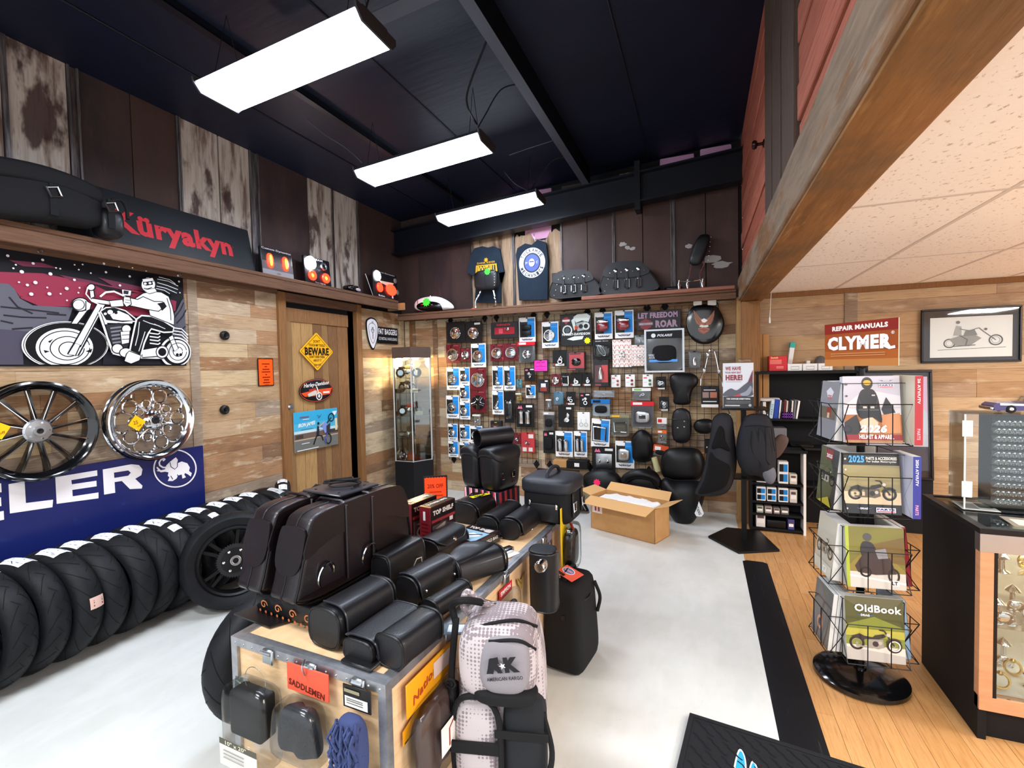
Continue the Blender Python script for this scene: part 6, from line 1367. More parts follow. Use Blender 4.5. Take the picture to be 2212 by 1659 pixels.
bag((878,1312),(966,1258),.125,.12,'black barrel bag with a row of chrome studs along its flap',e=2.6,flap=(60,235,.92),tip=.45,studs=9)
bag((928,1340),(1003,1290),.085,.075,'small plain black cylinder bag beside the studded bag',e=2.6,flap=None)
t=bag((822,1292),(898,1242),.09,.17,'upright black pouch with wavy flap and silver zigzag line',e=4.5,flap=(70,235,1.0),tip=.75)
M_=frame((0,-.062,.06),(1,0,0),(0,0,1));A=Art(0);A.line([(-.09,-.04),(-.085,.0),(-.04,.01),(-.01,-.01),(.05,.05),(.085,.045),(.09,.0)],.006,'#cfcfd2');A.build('silver_line','gloss',t,M_)
bag((800,1236),(850,1200),.09,.15,'smaller black pouch half hidden behind the zigzag pouch',e=4.5,flap=(70,230,1.0),tip=.8)
bag((922,1222),(988,1182),.15,.12,'black round-bottomed bag with its flap folded open',e=2.6,flap=(70,160,.95),tip=.6)
t=bag((975,1262),(1076,1228),.16,.115,'wide slouching black pouch with open flap at the right edge of the case',e=2.8,flap=None,taper=.25)
MB().cushion(smooth_closed([(-.13,-.01),(-.1,.05),(0,.08),(.1,.05),(.13,-.01),(0,-.03)],4),.012,.004,4,lambda q:(q.x,q.y,q.z+.9*q.y*q.y)).build('open_flap','leather',t,T(-.02,-.01,.112)@RX(14)@RZ(12))
bag((1052,1160),(1108,1120),.13,.11,'left of two small black snap pouches near the travel case',e=2.4,flap=(70,235,.9),tip=.35)
bag((1100,1166),(1152,1126),.13,.11,'right of two small black snap pouches near the travel case',e=2.4,flap=(70,235,.9),tip=.35)
t=bag((1000,1130),(1062,1100),.20,.12,'black bag with yellow price tag beside the red boxes',e=3.2,flap=(60,200,.95),tip=.8,snap=0)
A=Art(0);A.rect(-.07,-.022,.07,.022,'#f0e01a');A.text('$79.95',0,0,.022,'#4a4020',.09);A.build('price_tag','print',t,T(0,-.02,.134)@RZ(-20))
MB().tube(smooth_closed([(-.06,.02,.13),(0,.045,.14),(.06,.02,.13),(.03,-.03,.135),(-.03,-.03,.135)],4),.003,5,True).build('tag_cord','blackmetal',t)
# ==== big throw-over saddlebags
def slabbag(M,lab,par=None):
 prof=smooth_closed([(-.31,.02),(-.30,.08),(-.245,.27),(-.20,.315),(-.1,.325),(.18,.325),(.26,.30),(.31,.12),(.30,.03),(.22,.005),(0,.0),(-.2,-.005)],3)
 return prof
sp_=onct(616,1296,.87)
big=thing('saddlebags',T(sp_.x,sp_.y,0)@RZ(degrees(CA)-4),'pair of big dark leather throw-over saddlebags standing on the left of the case','saddlebag')
prof=slabbag(None,'')
for k,dx in enumerate((0.0,-.20)):
 Mx=frame((dx,.30,.85),(0,1,0),(0,0,1))
 m=MB();m.prism(prof,-.075,.075,M=Mx)
 bm=bmesh.new();vs=[bm.verts.new(p)for p in m.v]
 for f in m.f:
  try:bm.faces.new([vs[i]for i in f])
  except Exception:pass
 bm.normal_update()
 ed_l=[e_ for e_ in bm.edges if len(e_.link_faces)==2 and abs(e_.calc_face_angle(0))>radians(60)]
 bmesh.ops.bevel(bm,geom=ed_l,offset=.022,segments=3,profile=.5,affect='EDGES')
 q=MB();q.frombm(bm);q.build('bag_body','leatherred',big,sharp=50)
 lid=[(a*1.03,b)for a,b in prof if b>.20]
 lidp=smooth_closed([(-.275,.17),(-.245,.27),(-.20,.32),(0,.335),(.18,.335),(.26,.305),(.29,.17),(.16,.21),(0,.22),(-.16,.21)],3)
 MB().prism(lidp,.076,.083,M=Mx).build('lid_side','leatherred',big)
 for yy in(-.08,.06):
  MB().tube([(-.086,yy,.03),(-.086,yy,.32),(-.06,yy,.335),(.06,yy,.335),(.086,yy,.32),(.086,yy,.03)],.006,6).build('strap','leatherred',big,T(dx,.30,.85))
 MB().tube([(dx,.30+a,.85+b)for a,b in prof],.004,6,True).build('piping','vinyl',big)
 MB().prism(smooth_closed([(-.072,.175),(-.05,.13),(0,.115),(.05,.13),(.072,.175),(.068,.27),(.04,.29),(-.04,.29),(-.068,.27)],3),0,.008,M=frame((dx,-.006,.85),(1,0,0),(0,.26,1))@T(0,-.01,.012)).build('end_flap','leatherred',big)
 MB().tube([(dx+.072,.30+a*.985,.85+b*.985)for a,b in prof],.0045,6,True).build('piping','vinyl',big)
yk=MB().rbox(-.20,.24,1.188,.03,.46,1.198,.004,1).build('yoke',mat('smooth_black_leather','#26282f',.28),big)
for i in range(3):
 for j in range(2):MB().lathe([(0,0),(.005,0),(.005,.002),(0,.002)],8,None,T(-.15+.14*j,.27+.07*i,1.1982)).build('lace_hole','blackmatte',big)
lp=[]
for i in range(40):a=i*.62;lp.append((-.09+.07*cos(a)*(1-.01*i)+.02*sin(a*.37),.36+.06*sin(a*1.07)*(1-.008*i),1.203+.0008*i))
MB().tube(smooth_open(lp,3),.0035,5).build('lace','blackmatte',big)
for(y,z)in((.12,.93),(.34,.93)):MB().tube([(.080+.012*sin(a),y+.035*cos(a),z+.05*sin(a))for a in[2*PI*i/18*.85 for i in range(18)]],.005,6).build('ring','chrome',big)
q_=onct(590,1345)
tb=thing('tooled_bag',T(q_.x+.05,q_.y+.02,ZC+.0015)@RZ(degrees(CA)-4),'flat black bag with orange tooled scrollwork under the big saddlebags','bag')
MB().rbox(-.20,.0,0,.14,.50,.085,.02,3).build('bag_body','leather',tb)
MB().prism([(-.24,-.06),(-.02,-.06),(.02,.02),(-.22,.02)],0,.006).build('front_flap','leather',tb)
A=Art(0)
for i in range(9):A.disc(-.16+.035*i,.012,.006,'#c06a3a',n=8)
for k in range(4):
 c=(-.13+.085*k,.042);A.line([(c[0]+.022*cos(a)*(1-a/9),c[1]+.018*sin(a)*(1-a/9))for a in[i*.5 for i in range(16)]],.005,'#c97a48')
A.build('tooled_scroll','print',tb,frame((0,-.001,.0),(1,0,0),(0,0,1)),kind='stuff')
A=Art(0)
for i in range(12):A.disc(.03+.035*i,.015,.006,'#c06a3a',n=8)
for k in range(5):
 c=(.06+.09*k,.048);A.line([(c[0]+.026*cos(a)*(1-a/9),c[1]+.02*sin(a)*(1-a/9))for a in[i*.5 for i in range(16)]],.006,'#c97a48')
A.build('tooled_scroll','print',tb,frame((.1412,0,.0),(0,1,0),(0,0,1)),kind='stuff')
# ==== red boxes
def redbox(px,py,ang,lab,w=.075,l=.21,h=.235,lie=0):
 p=onct(px,py);M=T(p.x,p.y,ZC+.0015)@RZ(ang)
 t=MB().rbox(0,0,0,w,l,h,.002,1).build('seat_box',mat('dark_red_box','#6f1721',.35),None,M,label=lab,cat='box',group='red printed boxes on the case')
 A=Art(0);A.rect(0,0,l,h,'#2a1618');A.rect(0,h*.72,l,h*.97,'#17100f');A.text('TOP SHELF',l*.5,h*.85,h*.11,'#ded4cf',l*.82,bold=.05);A.rect(l*.03,h*.64,l*.97,h*.70,'#8c2a30');A.rect(l*.05,h*.1,l*.6,h*.58,'#4a4040');A.disc(l*.3,h*.3,l*.14,'#b8aca6');A.disc(l*.3,h*.3,l*.08,'#2a2526');A.poly([(l*.15,h*.5),(l*.55,h*.58),(l*.5,h*.4)],'#9a8c86');A.ring(l*.8,h*.35,l*.13,.012,'#a89a94');A.rect(l*.72,h*.55,l*.86,h*.64,'#d0c4be');A.build('side_print','gloss',t,frame((w+.0004,0,0),(0,1,0),(0,0,1)))
 A=Art(0);A.rect(0,0,w,l,'#b9925e');A.rect(0,.012,w,l,'#241817');A.text('V-TWIN MFG',w*.45,l*.5,w*.28,'#e8e2da',l*.75,ang=90,bold=.05);A.build('top_print','gloss',t,T(0,0,h+.0004))
 A=Art(0);A.rect(w*.35,h*.7,w*.55,h*.9,'#e8dede');A.lines(w*.2,w*.8,[h*.2+.02*i for i in range(6)],.006,'#541018');A.build('end_print','gloss',t,frame((0,-.0004,0),(1,0,0),(0,0,1)));return t
redbox(868,1180,-8,'left dark red printed box standing on the case')
redbox(908,1190,-8,'front dark red printed box standing on the case')
p=onct(960,1182)
t=MB().rbox(0,0,0,.20,.22,.055,.002,1).build('seat_box',_mats['dark_red_box'],None,T(p.x,p.y+.01,ZC+.0015)@RZ(-14),label='dark red and blue printed box lying flat on the case',cat='box',group='red printed boxes on the case')
A=Art(0);A.rect(0,0,.2,.22,'#2a1d1f');A.rect(.02,.015,.185,.15,'#8fb4cc');A.rect(.0,.155,.2,.215,'#201314');A.text('TOP SHELF',.1,.185,.03,'#e0d6d0',.16,bold=.05);A.poly([(.04,.03),(.1,.12),(.17,.1),(.12,.03)],'#dfe8ee');A.line([(.05,.05),(.16,.12)],.012,'#3a4654');A.rect(.14,.155,.18,.2,'#c8c0bc');A.rect(.02,.015,.08,.035,'#b8404a');A.build('top_print','gloss',t,T(0,0,.0555))
A=Art(0);A.rect(0,0,.22,.055,'#17161a');A.text('WINDSHIELD BAG',.11,.03,.016,'#dcdcdc',.18);A.build('side_print','gloss',t,frame((.2005,0,0),(0,1,0),(0,0,1)))
p=onct(942,1105);zt=ony(950,1022,p.y).z
t=MB().rbox(-.10,-.004,0,.10,.004,.30,.002,1).build('sale_sign','blackmatte',None,T(p.x,p.y,ZC+.0015)@RZ(30)@Matrix.Diagonal((.8,1,.8,1)),label='orange 20% OFF sign standing behind the red boxes',cat='sign')
A=Art(0);A.poly([(a-.092,b+.06)for a,b in zig(.184,.23,.0,8,.007)],'#ff4a1e');A.text('20% OFF',0,.215,.035,'#7a1206',.13,bold=.02);A.rect(-.05,.16,.05,.17,'#b02a10');A.rect(-.06,.13,.06,.14,'#b02a10');A.build('printed_sheet','print',t,frame((0,-.0045,0),(1,0,0),(0,0,1)))
MB().rbox(-.08,-.05,0,.08,.05,.006,.002,1).build('foot','blackmatte',t)
p=onct(1000,1100);z1=ony(1010,1048,p.y).z
sc_=MB().rbox(0,0,0,.31,.22,.15,.003,1).build('striped_box',mat('navy_carton','#1c2230',.5),None,T(p.x,p.y+.02,ZC+.0015)@RZ(-16),label='navy carton with red and white stripes under the upright saddlebags',cat='box')
A=Art(0)
for i in range(6):x=.006+.053*i;A.poly([(x,0),(x+.026,0),(x+.018,.15),(x-.008 if i else x,.15)],'#e0808a' if i<3 else '#c03a44');A.line([(x+.02,0),(x+.012,.15)],.006,'#f0e6e6')
A.build('stripe_print','print',sc_,frame((0,-.0006,0),(1,0,0),(0,0,1)))
A=Art(0)
for i in range(4):x=.006+.053*i;A.poly([(x,0),(x+.026,0),(x+.018,.15),(x-.006,.15)],'#c03a44')
A.build('stripe_print','print',sc_,frame((.3106,0,0),(0,1,0),(0,0,1)))
us=thing('upright_saddlebags',T(p.x,p.y+.02,ZC+.1525)@RZ(-16),'two upright black saddlebags with an open roll on top, stacked on the striped carton','saddlebag')
for dx in(0,.165):
 q=MB();
 q.sbox((.15,.25,.26),6,10,lambda q_,u:(q_.x*(1+.12*(u.z*.5+.5)),q_.y*(1+.12*(u.z*.5+.5)),q_.z),T(dx+.075,.10,.13));q.build('bag_body','leather',us)
 MB().sbox((.19,.30,.07),4,10,lambda q_,u:(q_.x,q_.y,q_.z-.05*abs(u.x)**3),T(dx+.075,.10,.255)).build('lid','leather',us)
for(y,z)in((.03,.10),(.14,.10)):MB().tube([(.322,y-.014,z-.02),(.322,y+.014,z-.02),(.322,y+.014,z+.02),(.322,y-.014,z+.02)],.004,6,True).build('buckle','chrome',us);MB().rbox(.312,y-.01,z-.06,.318,y+.01,z+.10,.002,1).build('strap','leather',us)
MB().lathe([(.052,-.13),(.06,-.13),(.064,-.10),(.064,.12),(.05,.135),(0,.135)],24,None,T(.17,.13,.335)@RZ(-20)@RX(-90)).lathe([(0,-.06),(.052,-.06),(.052,-.13)],24,None,T(.17,.13,.335)@RZ(-20)@RX(-90)).build('roll_bag','leather',us)
p=onct(1116,1128);p2=onct(1198,1135)
tc=thing('travel_case',T(p.x+.03,p.y-.02,ZC+.0015)@RZ(-4),'square black soft travel case with handle at the far end of the road case','case')
MB().sbox((.31,.30,.25),6,10,None,T(.155,.17,.125)).build('case_body','nylon',tc)
MB().sbox((.335,.325,.10),5,10,lambda q,u:(q.x,q.y,q.z),T(.155,.165,.232)).build('lid_flap',mat('grey_black_leather','#25282e',.38,bump=(300,.2)),tc)
MB().tube(smooth_open([(.155,.06,.275),(.155,.09,.31),(.155,.17,.325),(.155,.25,.31),(.155,.28,.275)]),.012,8).build('handle',_mats['grey_black_leather'],tc)
MB().rbox(.06,-.005,.03,.25,.025,.14,.012,2).build('front_pocket','leather',tc)
for(x,z)in((.07,.145),(.24,.13)):MB().rbox(x-.006,-.012,z-.02,x+.006,-.004,z+.012,.003,1).build('zip_pull','chrome',tc)
for y in(.08,.24):MB().rbox(.312,y-.016,.05,.32,y+.016,.20,.003,1).build('strap','leather',tc);MB().tube([(.326,y-.022,.09),(.326,y+.022,.09),(.326,y+.022,.14),(.326,y-.022,.14)],.005,6,True).build('buckle','chrome',tc)
p=onct(1092,1196)
o=MB().rbox(-.045,-.05,0,.055,.05,.003,.001,1).build('chrome_block','paper',None,T(p.x,p.y,ZC+.0015)@RZ(-25),label='small polished metal block on a white card on the case',cat='part');MB().rbox(-.02,-.045,.003,.02,.045,.028,.005,2).build('metal_block','chrome',o)
p=onct(812,1262)
MB().tube([(0,0,0),(.16,.02,0),(.16,.05,.10),(0,.03,.10)],.002,5,True).tube([(.05,.006,0),(.05,.036,.10)],.0018,5).tube([(.11,.014,0),(.11,.044,.10)],.0018,5).tube([(0,.015,.05),(.16,.035,.05)],.0018,5).build('wire_easel','blackmetal',None,T(p.x-.02,p.y-.035,ZC+.003),label='small black wire easel peeking out between the bags',cat='easel')
# ==== things hung on the case: front
def on_front(px,py,off=.0):
 """point on the case front face"""
 n=Vector((sin(CA),-cos(CA),0));o=Vector((CB.x,CB.y,0));d=ray(px,py);k=(n.dot(o)+off)/n.dot(d)if True else 0
 c=Vector((0,0,CAM_H));k=(n.dot(o-c)+off)/n.dot(d);return c+d*k
def on_side(px,py,off=.0):
 n=Vector((cos(CA),sin(CA),0));o=Vector((CB.x,CB.y,0));c=Vector((0,0,CAM_H));d=ray(px,py);return c+d*((n.dot(o-c)+off)/n.dot(d))
XF=Vector((cos(CA),sin(CA),0));XS_=Vector((-sin(CA),cos(CA),0));UP=Vector((0,0,1))
def MF(px,py,off=.012):return frame(on_front(px,py,off),XF,UP)
def MS(px,py,off=.012):return frame(on_side(px,py,off),XS_,UP)
def szF(x0,y0,x1,y1):
 a=on_front(x0,(y0+y1)/2);b=on_front(x1,(y0+y1)/2);c=on_front((x0+x1)/2,y0);d=on_front((x0+x1)/2,y1);return(b-a).length,(c-d).length
def szS(x0,y0,x1,y1):
 a=on_side(x0,(y0+y1)/2);b=on_side(x1,(y0+y1)/2);c=on_side((x0+x1)/2,y0);d=on_side((x0+x1)/2,y1);return(b-a).length,(c-d).length
w,h=szF(530,1450,612,1625)
t=thing('bagged_pouch',MF(571,1537),'clear bag with a black box hung on the left of the case front','package')
MB().rbox(-w*.42,-h*.18,.004,w*.34,h*.33,.07,.012,3).build('black_box','nylon',t);MB().sbox((w*1.05,h*.95,.095),6,8,None,T(0,-.01,.045)).build('clear_bag','bag',t)
A=Art(.094);A.rect(-w*.5,-h*.48,w*.4,-h*.18,'#c9c6c0');A.rect(-w*.5,-h*.24,w*.4,-h*.17,'#4c4a40');A.text('10" x 20"',-.02,-h*.205,.014,'#d8d4b8',w*.5);A.lines(-w*.4,w*.1,[-h*.3,-h*.34,-h*.38],.003,'#8a8680');A.build('label','print',t);MB().torus(.05,.0015,24,5,T(0,h*.42,.03)).build('hang_loop','acrylic',t)
w,h=szF(622,1440,712,1620)
t=thing('bagged_gloves',MF(667,1530),'clear bag of dark gloves with orange-red header hung on the case front','package')
MB().sbox((w*.9,h*.55,.06),3,10,lambda q,u:(q.x*(1-.2*u.y),q.y,q.z+.006*sin(q.x*90)),T(-.004,-h*.17,.034)).build('dark_gloves',mat('dark_textile','#2d2f33',.8,bump=(120,.5)),t);MB().sbox((w,h*.66,.085),5,8,lambda q,u:(q.x*(1-.15*u.y),q.y,q.z),T(0,-h*.16,.04)).build('clear_bag','bag',t)
MB().rbox(-w*.45,h*.16,.0,w*.48,h*.48,.006,.002,1).build('header_card',mat('coral_card','#d8543c',.5),t);A=Art(.0065);A.text('SADDLEMEN',.0,h*.24,.022,'#5a1a10',w*.8,bold=.03,ang=-6);A.build('lettering','print',t);MB().tube(smooth_open([(0,h*.40,.01),(.0,h*.52,.02),(-.01,h*.56,.0)]),.003,5).build('hook','steel',t)
w,h=szF(752,1480,812,1655)
t=thing('wash_mitt',MF(776,1570),'blue shaggy wash mitt under a black and white card on the case front','mitt')
MB().rbox(-w*.5,h*.2,0,w*.45,h*.48,.005,.002,1).build('header_card',mat('black_card_stock','#1d1c1c',.45),t);A=Art(.0055);A.rect(-w*.42,h*.23,w*.35,h*.35,'#e4e2dc');A.lines(-w*.36,w*.2,[h*.27,h*.30,h*.325],.003,'#6a6862');A.rect(-w*.42,h*.40,w*.1,h*.44,'#8a8468');A.build('label','print',t)
m=MB();rr=random.Random(3)
for i in range(300):
 x=rr.uniform(-.4,.4)*w;y=rr.uniform(-.55,.22)*h;z=.02+.05*rr.random();m.tube([(x,y,z),(x+rr.uniform(-.01,.01),y-.02,z+.012),(x+rr.uniform(-.012,.012),y-.045,z+.008)],.0045,4)
m.sbox((w*.9,h*.8,.07),3,8,None,T(0,-h*.17,.035));m.build('shaggy_mitt',mat('slate_blue_yarn','#39436a',.9),t,kind='stuff')
p_=MF(738,1602);MB().prism([(-.03,-.09),(.04,-.09),(.03,.09),(-.0,.09)],0,.004).build('paper_tag','paper',None,p_@T(0,0,.0)@RZ(-18),label='plain white paper tag tucked beside the blue mitt',cat='tag')
# ---- side of the case
w,h=szS(888,1425,985,1640)
t=thing('bagged_strap',MS(935,1530),'clear bag of brown straps with yellow-orange header on the case side','package')
MB().rbox(-w*.45,h*.18,0,w*.45,h*.5,.006,.002,1).build('header_card',mat('amber_card','#e59a1c',.45),t);A=Art(.0065);A.text('National',-w*.1,h*.36,.03,'#a8401c',w*.55,bold=.03,shear=.3,ang=15);A.rect(0,h*.3,w*.35,h*.46,'#e0c4b8');A.build('lettering','print',t)
MB().sbox((w*.8,h*.7,.05),3,10,lambda q,u:(q.x,q.y,q.z+.005*sin(q.x*120)),T(0,-h*.15,.03)).build('brown_straps',mat('brown_strap','#4e3b35',.6),t);MB().sbox((w*.95,h*.78,.075),5,8,None,T(0,-h*.14,.036)).build('clear_bag','bag',t);A=Art(.076);A.rect(-w*.2,-h*.3,w*.15,-h*.02,'#e6ded6');A.line([(-w*.05,-h*.27),(-w*.05,-h*.1),(w*.05,-h*.05)],.008,'#8c2f26');A.build('label','print',t)
A=Art(0);A.poly([(-.05,-.03),(.05,-.02),(.05,.05),(-.05,.02)],'#e59a1c');A.line([(-.04,-.025),(.04,-.015)],.006,'#5a3a10');o=A.build('sticker','gloss',ct,MC.inverted()@MS(890,1572,.001))
t=MB().rbox(-.08,-.035,0,.08,.035,.004,.001,1).build('hang_tag',mat('slate_card','#5a6a74',.5),None,T(*onct(968,1362))@T(.0,.0,.003)@RZ(20),label='blue-grey product tag lying over the case edge by the backpack',cat='tag')
A=Art(.0045);A.rect(.0,-.025,.06,.025,'#d4dae0');A.lines(-.07,-.02,[-.015,0,.015],.004,'#aebac4');A.build('label','print',t)
w,h=szS(1068,1268,1110,1345)
t=thing('bagged_clip',MS(1092,1312),'small clear bag with dark clips hung on the case side','package');MB().sbox((w*.7,h*.5,.03),3,8,None,T(0,-h*.1,.02)).build('dark_clips',mat('dark_textile','#2d2f33',.8),t);MB().sbox((w*.9,h*.9,.045),5,8,None,T(0,0,.022)).build('clear_bag','bag',t)
t=MB().rbox(-.05,-.08,0,.05,.08,.003,.001,1).build('small_poster',mat('dark_poster','#3a3438',.5),None,MS(1186,1176,.004),label='small dark poster on the case side below the travel case',cat='poster');A=Art(.0035);A.rect(-.04,.02,.04,.07,'#6a6272');A.poly([(-.03,-.05),(.03,-.04),(.0,.02)],'#9a8c84');A.build('printed_picture','print',t)
pc=MS(1222,1160,.05)
t=thing('blister_pack',pc,'yellow backed blister pack with black lock hung at the far corner of the case','package')
MB().rbox(-.10,-.22,0,.10,.20,.006,.002,1).build('backing_card',mat('yellow_card','#d8b21c',.5),t);MB().sbox((.17,.22,.06),4,8,None,T(.0,-.06,.035)).build('black_lock','blackmetal',t);MB().sbox((.18,.28,.075),5,8,None,T(0,-.05,.042)).build('blister','acrylic',t);MB().tube([(-.05,.19,.01),(.03,.02,.05),(.07,-.02,.05)],.008,8).build('red_cord',mat('red_cord','#a8322c',.6),t)
# ==== luggage, tool roll and backpack at the side
def S2(px,py,off):return on_side(px,py,off)
p=fl(1195,1425);
lg=thing('luggage_bag',T(-.712,2.62,0)@RZ(-8)@Matrix.Diagonal((.85,.88,.90,1)),'tall black nylon luggage bag standing on the floor beside the case','bag')
MB().sbox((.26,.36,.56),7,12,lambda q,u:(q.x*(1-.12*u.z),q.y*(1-.08*u.z),q.z),T(0,0,.28)).build('bag_body','nylon',lg)
MB().tube([(.125*cos(a),.17*sin(a),.44)for a in[2*PI*i/24 for i in range(24)]],.006,6,True).build('zip_line','vinyl',lg)
MB().tube(smooth_open([(.0,-.10,.555),(0,-.08,.60),(0,.05,.60),(0,.08,.555)]),.012,8).build('handle','nylon',lg);MB().tube(smooth_open([(.13,.10,.50),(.16,.12,.40),(.14,.12,.30)]),.012,8).build('side_strap','nylon',lg)
MB().lathe([(0,0),(.018,0),(.016,.008),(0,.01)],14,None,T(.02,-.172,.36)@RX(90)).build('grommet','vinyl',lg)
t=MB().rbox(-.09,-.05,0,.09,.05,.004,.001,1).build('header_card',mat('coral_card','#d8543c',.5),lg,T(.03,-.09,.605)@RZ(-30)@RX(12));A=Art(.0045);A.disc(-.02,.01,.06,'#e8e6ea',ry=.028);A.disc(-.02,.01,.054,'#5a6a94',ry=.023);A.text('SADDLEMEN',-.02,.01,.016,'#e8a0a0',.09,bold=.03);A.rect(-.09,-.05,.0,-.03,'#1a1a1c');A.build('lettering','gloss',t)
rb=roll_bag('tool_roll','black leather tool roll hanging on the case side above the luggage bag',frame(S2(1172,1250,.095),(0,0,1),(-1,0,0))@T(0,0,-.07),.30,.13,.12,'leather',2.8,(60,230,.95),.7)
MB().lathe([(0,0),(.03,0),(.03,.05),(.022,.06),(0,.06)],14,None,T(.10,-.02,.12)).build('chrome_cap','chrome',rb)
# ---- backpack
bp0=S2(1062,1500,.16)
bp=thing('backpack',T(bp0 .x+.04,bp0 .y+.02,.20)@RZ(14),'white and grey dotted backpack with black straps hung on the case side','backpack')
def dotmat():
 m=mat('dotted_camo_fabric','#c4bbbc',.8);nt=m.node_tree;n=nt.nodes;L=nt.links
 tc_=n.new('ShaderNodeTexCoord');vo=n.new('ShaderNodeTexVoronoi');vo.inputs['Scale'].default_value=75;vo.inputs['Randomness'].default_value=0.0
 L.new(tc_.outputs['Object'],vo.inputs['Vector']);nz=n.new('ShaderNodeTexNoise');nz.inputs['Scale'].default_value=9;L.new(tc_.outputs['Object'],nz.inputs['Vector'])
 th=n.new('ShaderNodeMath');th.operation='MULTIPLY_ADD';th.inputs[1].default_value=1.7;th.inputs[2].default_value=-.40;L.new(nz.outputs['Fac'],th.inputs[0])
 lt=n.new('ShaderNodeMath');lt.operation='LESS_THAN';L.new(vo.outputs['Distance'],lt.inputs[0]);L.new(th.outputs[0],lt.inputs[1])
 mx=n.new('ShaderNodeMix');mx.data_type='RGBA';mx.inputs['A'].default_value=(*lin('#b5acae'),1);mx.inputs['B'].default_value=(*lin('#83787c'),1);L.new(lt.outputs[0],mx.inputs['Factor']);L.new(mx.outputs['Result'],n['Principled BSDF'].inputs['Base Color']);return m
DM=dotmat()
MB().sbox((.31,.20,.62),5,14,lambda q,u:(q.x*(1-.10*max(u.z,0)**2),q.y*(1-.25*max(u.z,0)**2),q.z),T(0,0,.33)).build('main_pack',DM,bp)
MB().sbox((.27,.16,.26),3.4,12,lambda q,u:(q.x,q.y,q.z),T(.0,-.085,.51)).build('top_pocket',DM,bp)
MB().sbox((.17,.08,.19),3.2,12,None,T(.03,-.140,.525)@RX(-8)).build('logo_pad',mat('grey_logo_pad','#837f84',.55,bump=(300,.15)),bp)
A=Art(0);A.poly([(-.055,-.02),(-.04,.03),(-.01,.035),(-.01,.01),(-.03,.008),(-.01,.0),(-.01,-.025),(-.03,-.01),(-.035,-.025)],'#1c1c20');A.text('A',-.03,.005,.055,'#1c1c20',.055,bold=.08);A.text('K',.03,.005,.055,'#1c1c20',.05,bold=.08);A.burst(.0,.003,.012,'#f0eeee',5,.4);A.text('AMERICAN KARGO',0,-.042,.013,'#2a2a2e',.12,bold=.02);A.build('lettering','print',bp,frame((.03,-.190,.54),(1,0,0),(0,-.12,1))@RZ(8))
MB().sbox((.215,.10,.06),3,10,None,T(.03,-.130,.415)).build('black_brim','nylon',bp)
MB().sbox((.17,.16,.38),4,10,None,T(-.075,-.06,.20)).build('side_pocket',DM,bp)
MB().sbox((.15,.14,.40),4,10,None,T(.085,-.07,.20)).build('mesh_pocket',mat('black_mesh','#24262a',.7,bump=(800,.5)),bp)
MB().tube(smooth_open([(-.155,-.11,.02),(-.16,-.12,.30),(-.10,-.145,.40),(0,-.14,.34),(.01,-.15,.02)]),.010,8).build('zip_piping','nylon',bp)
for z in(.08,.20):MB().rbox(-.165,-.148,z,.01,-.138,z+.045,.004,1).build('webbing','nylon',bp)
for(x,z)in((.05,.10),(.05,.28)):MB().rbox(x-.06,-.152,z-.014,x+.12,-.143,z+.014,.003,1).build('webbing','nylon',bp)
MB().tube(smooth_open([(.15,-.10,.33),(.18,-.13,.22),(.16,-.14,.12),(.14,-.13,.06)]),.010,6).build('compression_strap','nylon',bp);MB().rbox(.12,-.165,.10,.17,-.145,.14,.006,2).build('clip','blackmetal',bp)
for s_ in(-1,1):MB().tube(smooth_open([(-.14+.02*s_,-.02+.03*s_,.60),(-.15+.02*s_,-.05,.66),(-.12,-.06+.03*s_,.70),(-.07,-.02,.66),(-.03,.02,.63)]),.013,8).build('shoulder_strap',DM if s_>0 else 'nylon',bp)
MB().tube(smooth_open([(-.155,-.06,.62),(-.165,-.10,.45),(-.16,-.11,.30)]),.012,8).build('strap_end','nylon',bp);MB().torus(.016,.004,16,6,T(-.165,-.115,.42)@RX(90)).build('strap_ring','blackmetal',bp)
MB().tube(smooth_open([(-.02,-.155,.60),(.08,-.16,.61),(.13,-.12,.56)]),.006,6).build('zip_line','nylon',bp);MB().tube(smooth_open([(-.13,-.09,.57),(-.05,-.12,.63),(.06,-.10,.645),(.13,-.05,.60)]),.006,6).build('zip_line','nylon',bp)
# ---- tire behind the case
M0=T(-1.99,1.70,.325)@RZ(-10)@RY(90)
tt=link('tire',tire_mesh(.325,.17,.215).mesh('tire'),'rubber',None,M0,label='wide tire standing on the floor behind the left side of the road case',cat='tire');grooves(.325,.17,PATS[2],14).build('tread_groove','groove',tt)
o=MB().rbox(-.2,-.05,0,.05,.06,.11,.01,2).build('small_case',mat('navy_plastic','#26364e',.5),None,T(*fl(530,1570))@T(0,.12,0),label='small navy box on the floor between the tire and the road case',cat='box')
# ==== seat stand
YS=4.97
ps=[fl(*q)for q in((1530,1162),(1570,1143),(1640,1149),(1684,1192),(1596,1197))]
cx,cy=.36,4.97
for p in ps:p.y=min(p.y,5.28)
ss=thing('seat_stand',T(cx,cy,0),'black floor stand with five-sided base holding two saddles and a sign','stand')
MB().prism([(p.x-cx,p.y-cy)for p in ps],0,.02,smooth=False).build('base_plate','blackmetal',ss)
zt=ony(1605,880,YS).z;zm=ony(1620,1030,YS).z
MB().box(-.022,-.022,.02,.022,.022,zt).build('pole','blackmetal',ss)
MB().rbox(-.20,-.16,zt-.015,.20,.16,zt,.004,1).build('top_plate','blackmetal',ss);MB().rbox(-.10,-.12,zm-.01,.26,.12,zm+.005,.004,1).build('lower_plate','blackmetal',ss)
for(a,b)in((-.14,-.15),(.10,-.15),(.17,-.15)):MB().tube(smooth_open([(a,b,zt-.015),(a+.01,b-.02,zt-.05),(a-.01,b-.03,zt-.07)]),.006,6).build('hook','chrome',ss)
a=ony(1562,785,YS-.12);b=ony(1628,878,YS-.12);w=b.x-a.x;h=a.z-zt
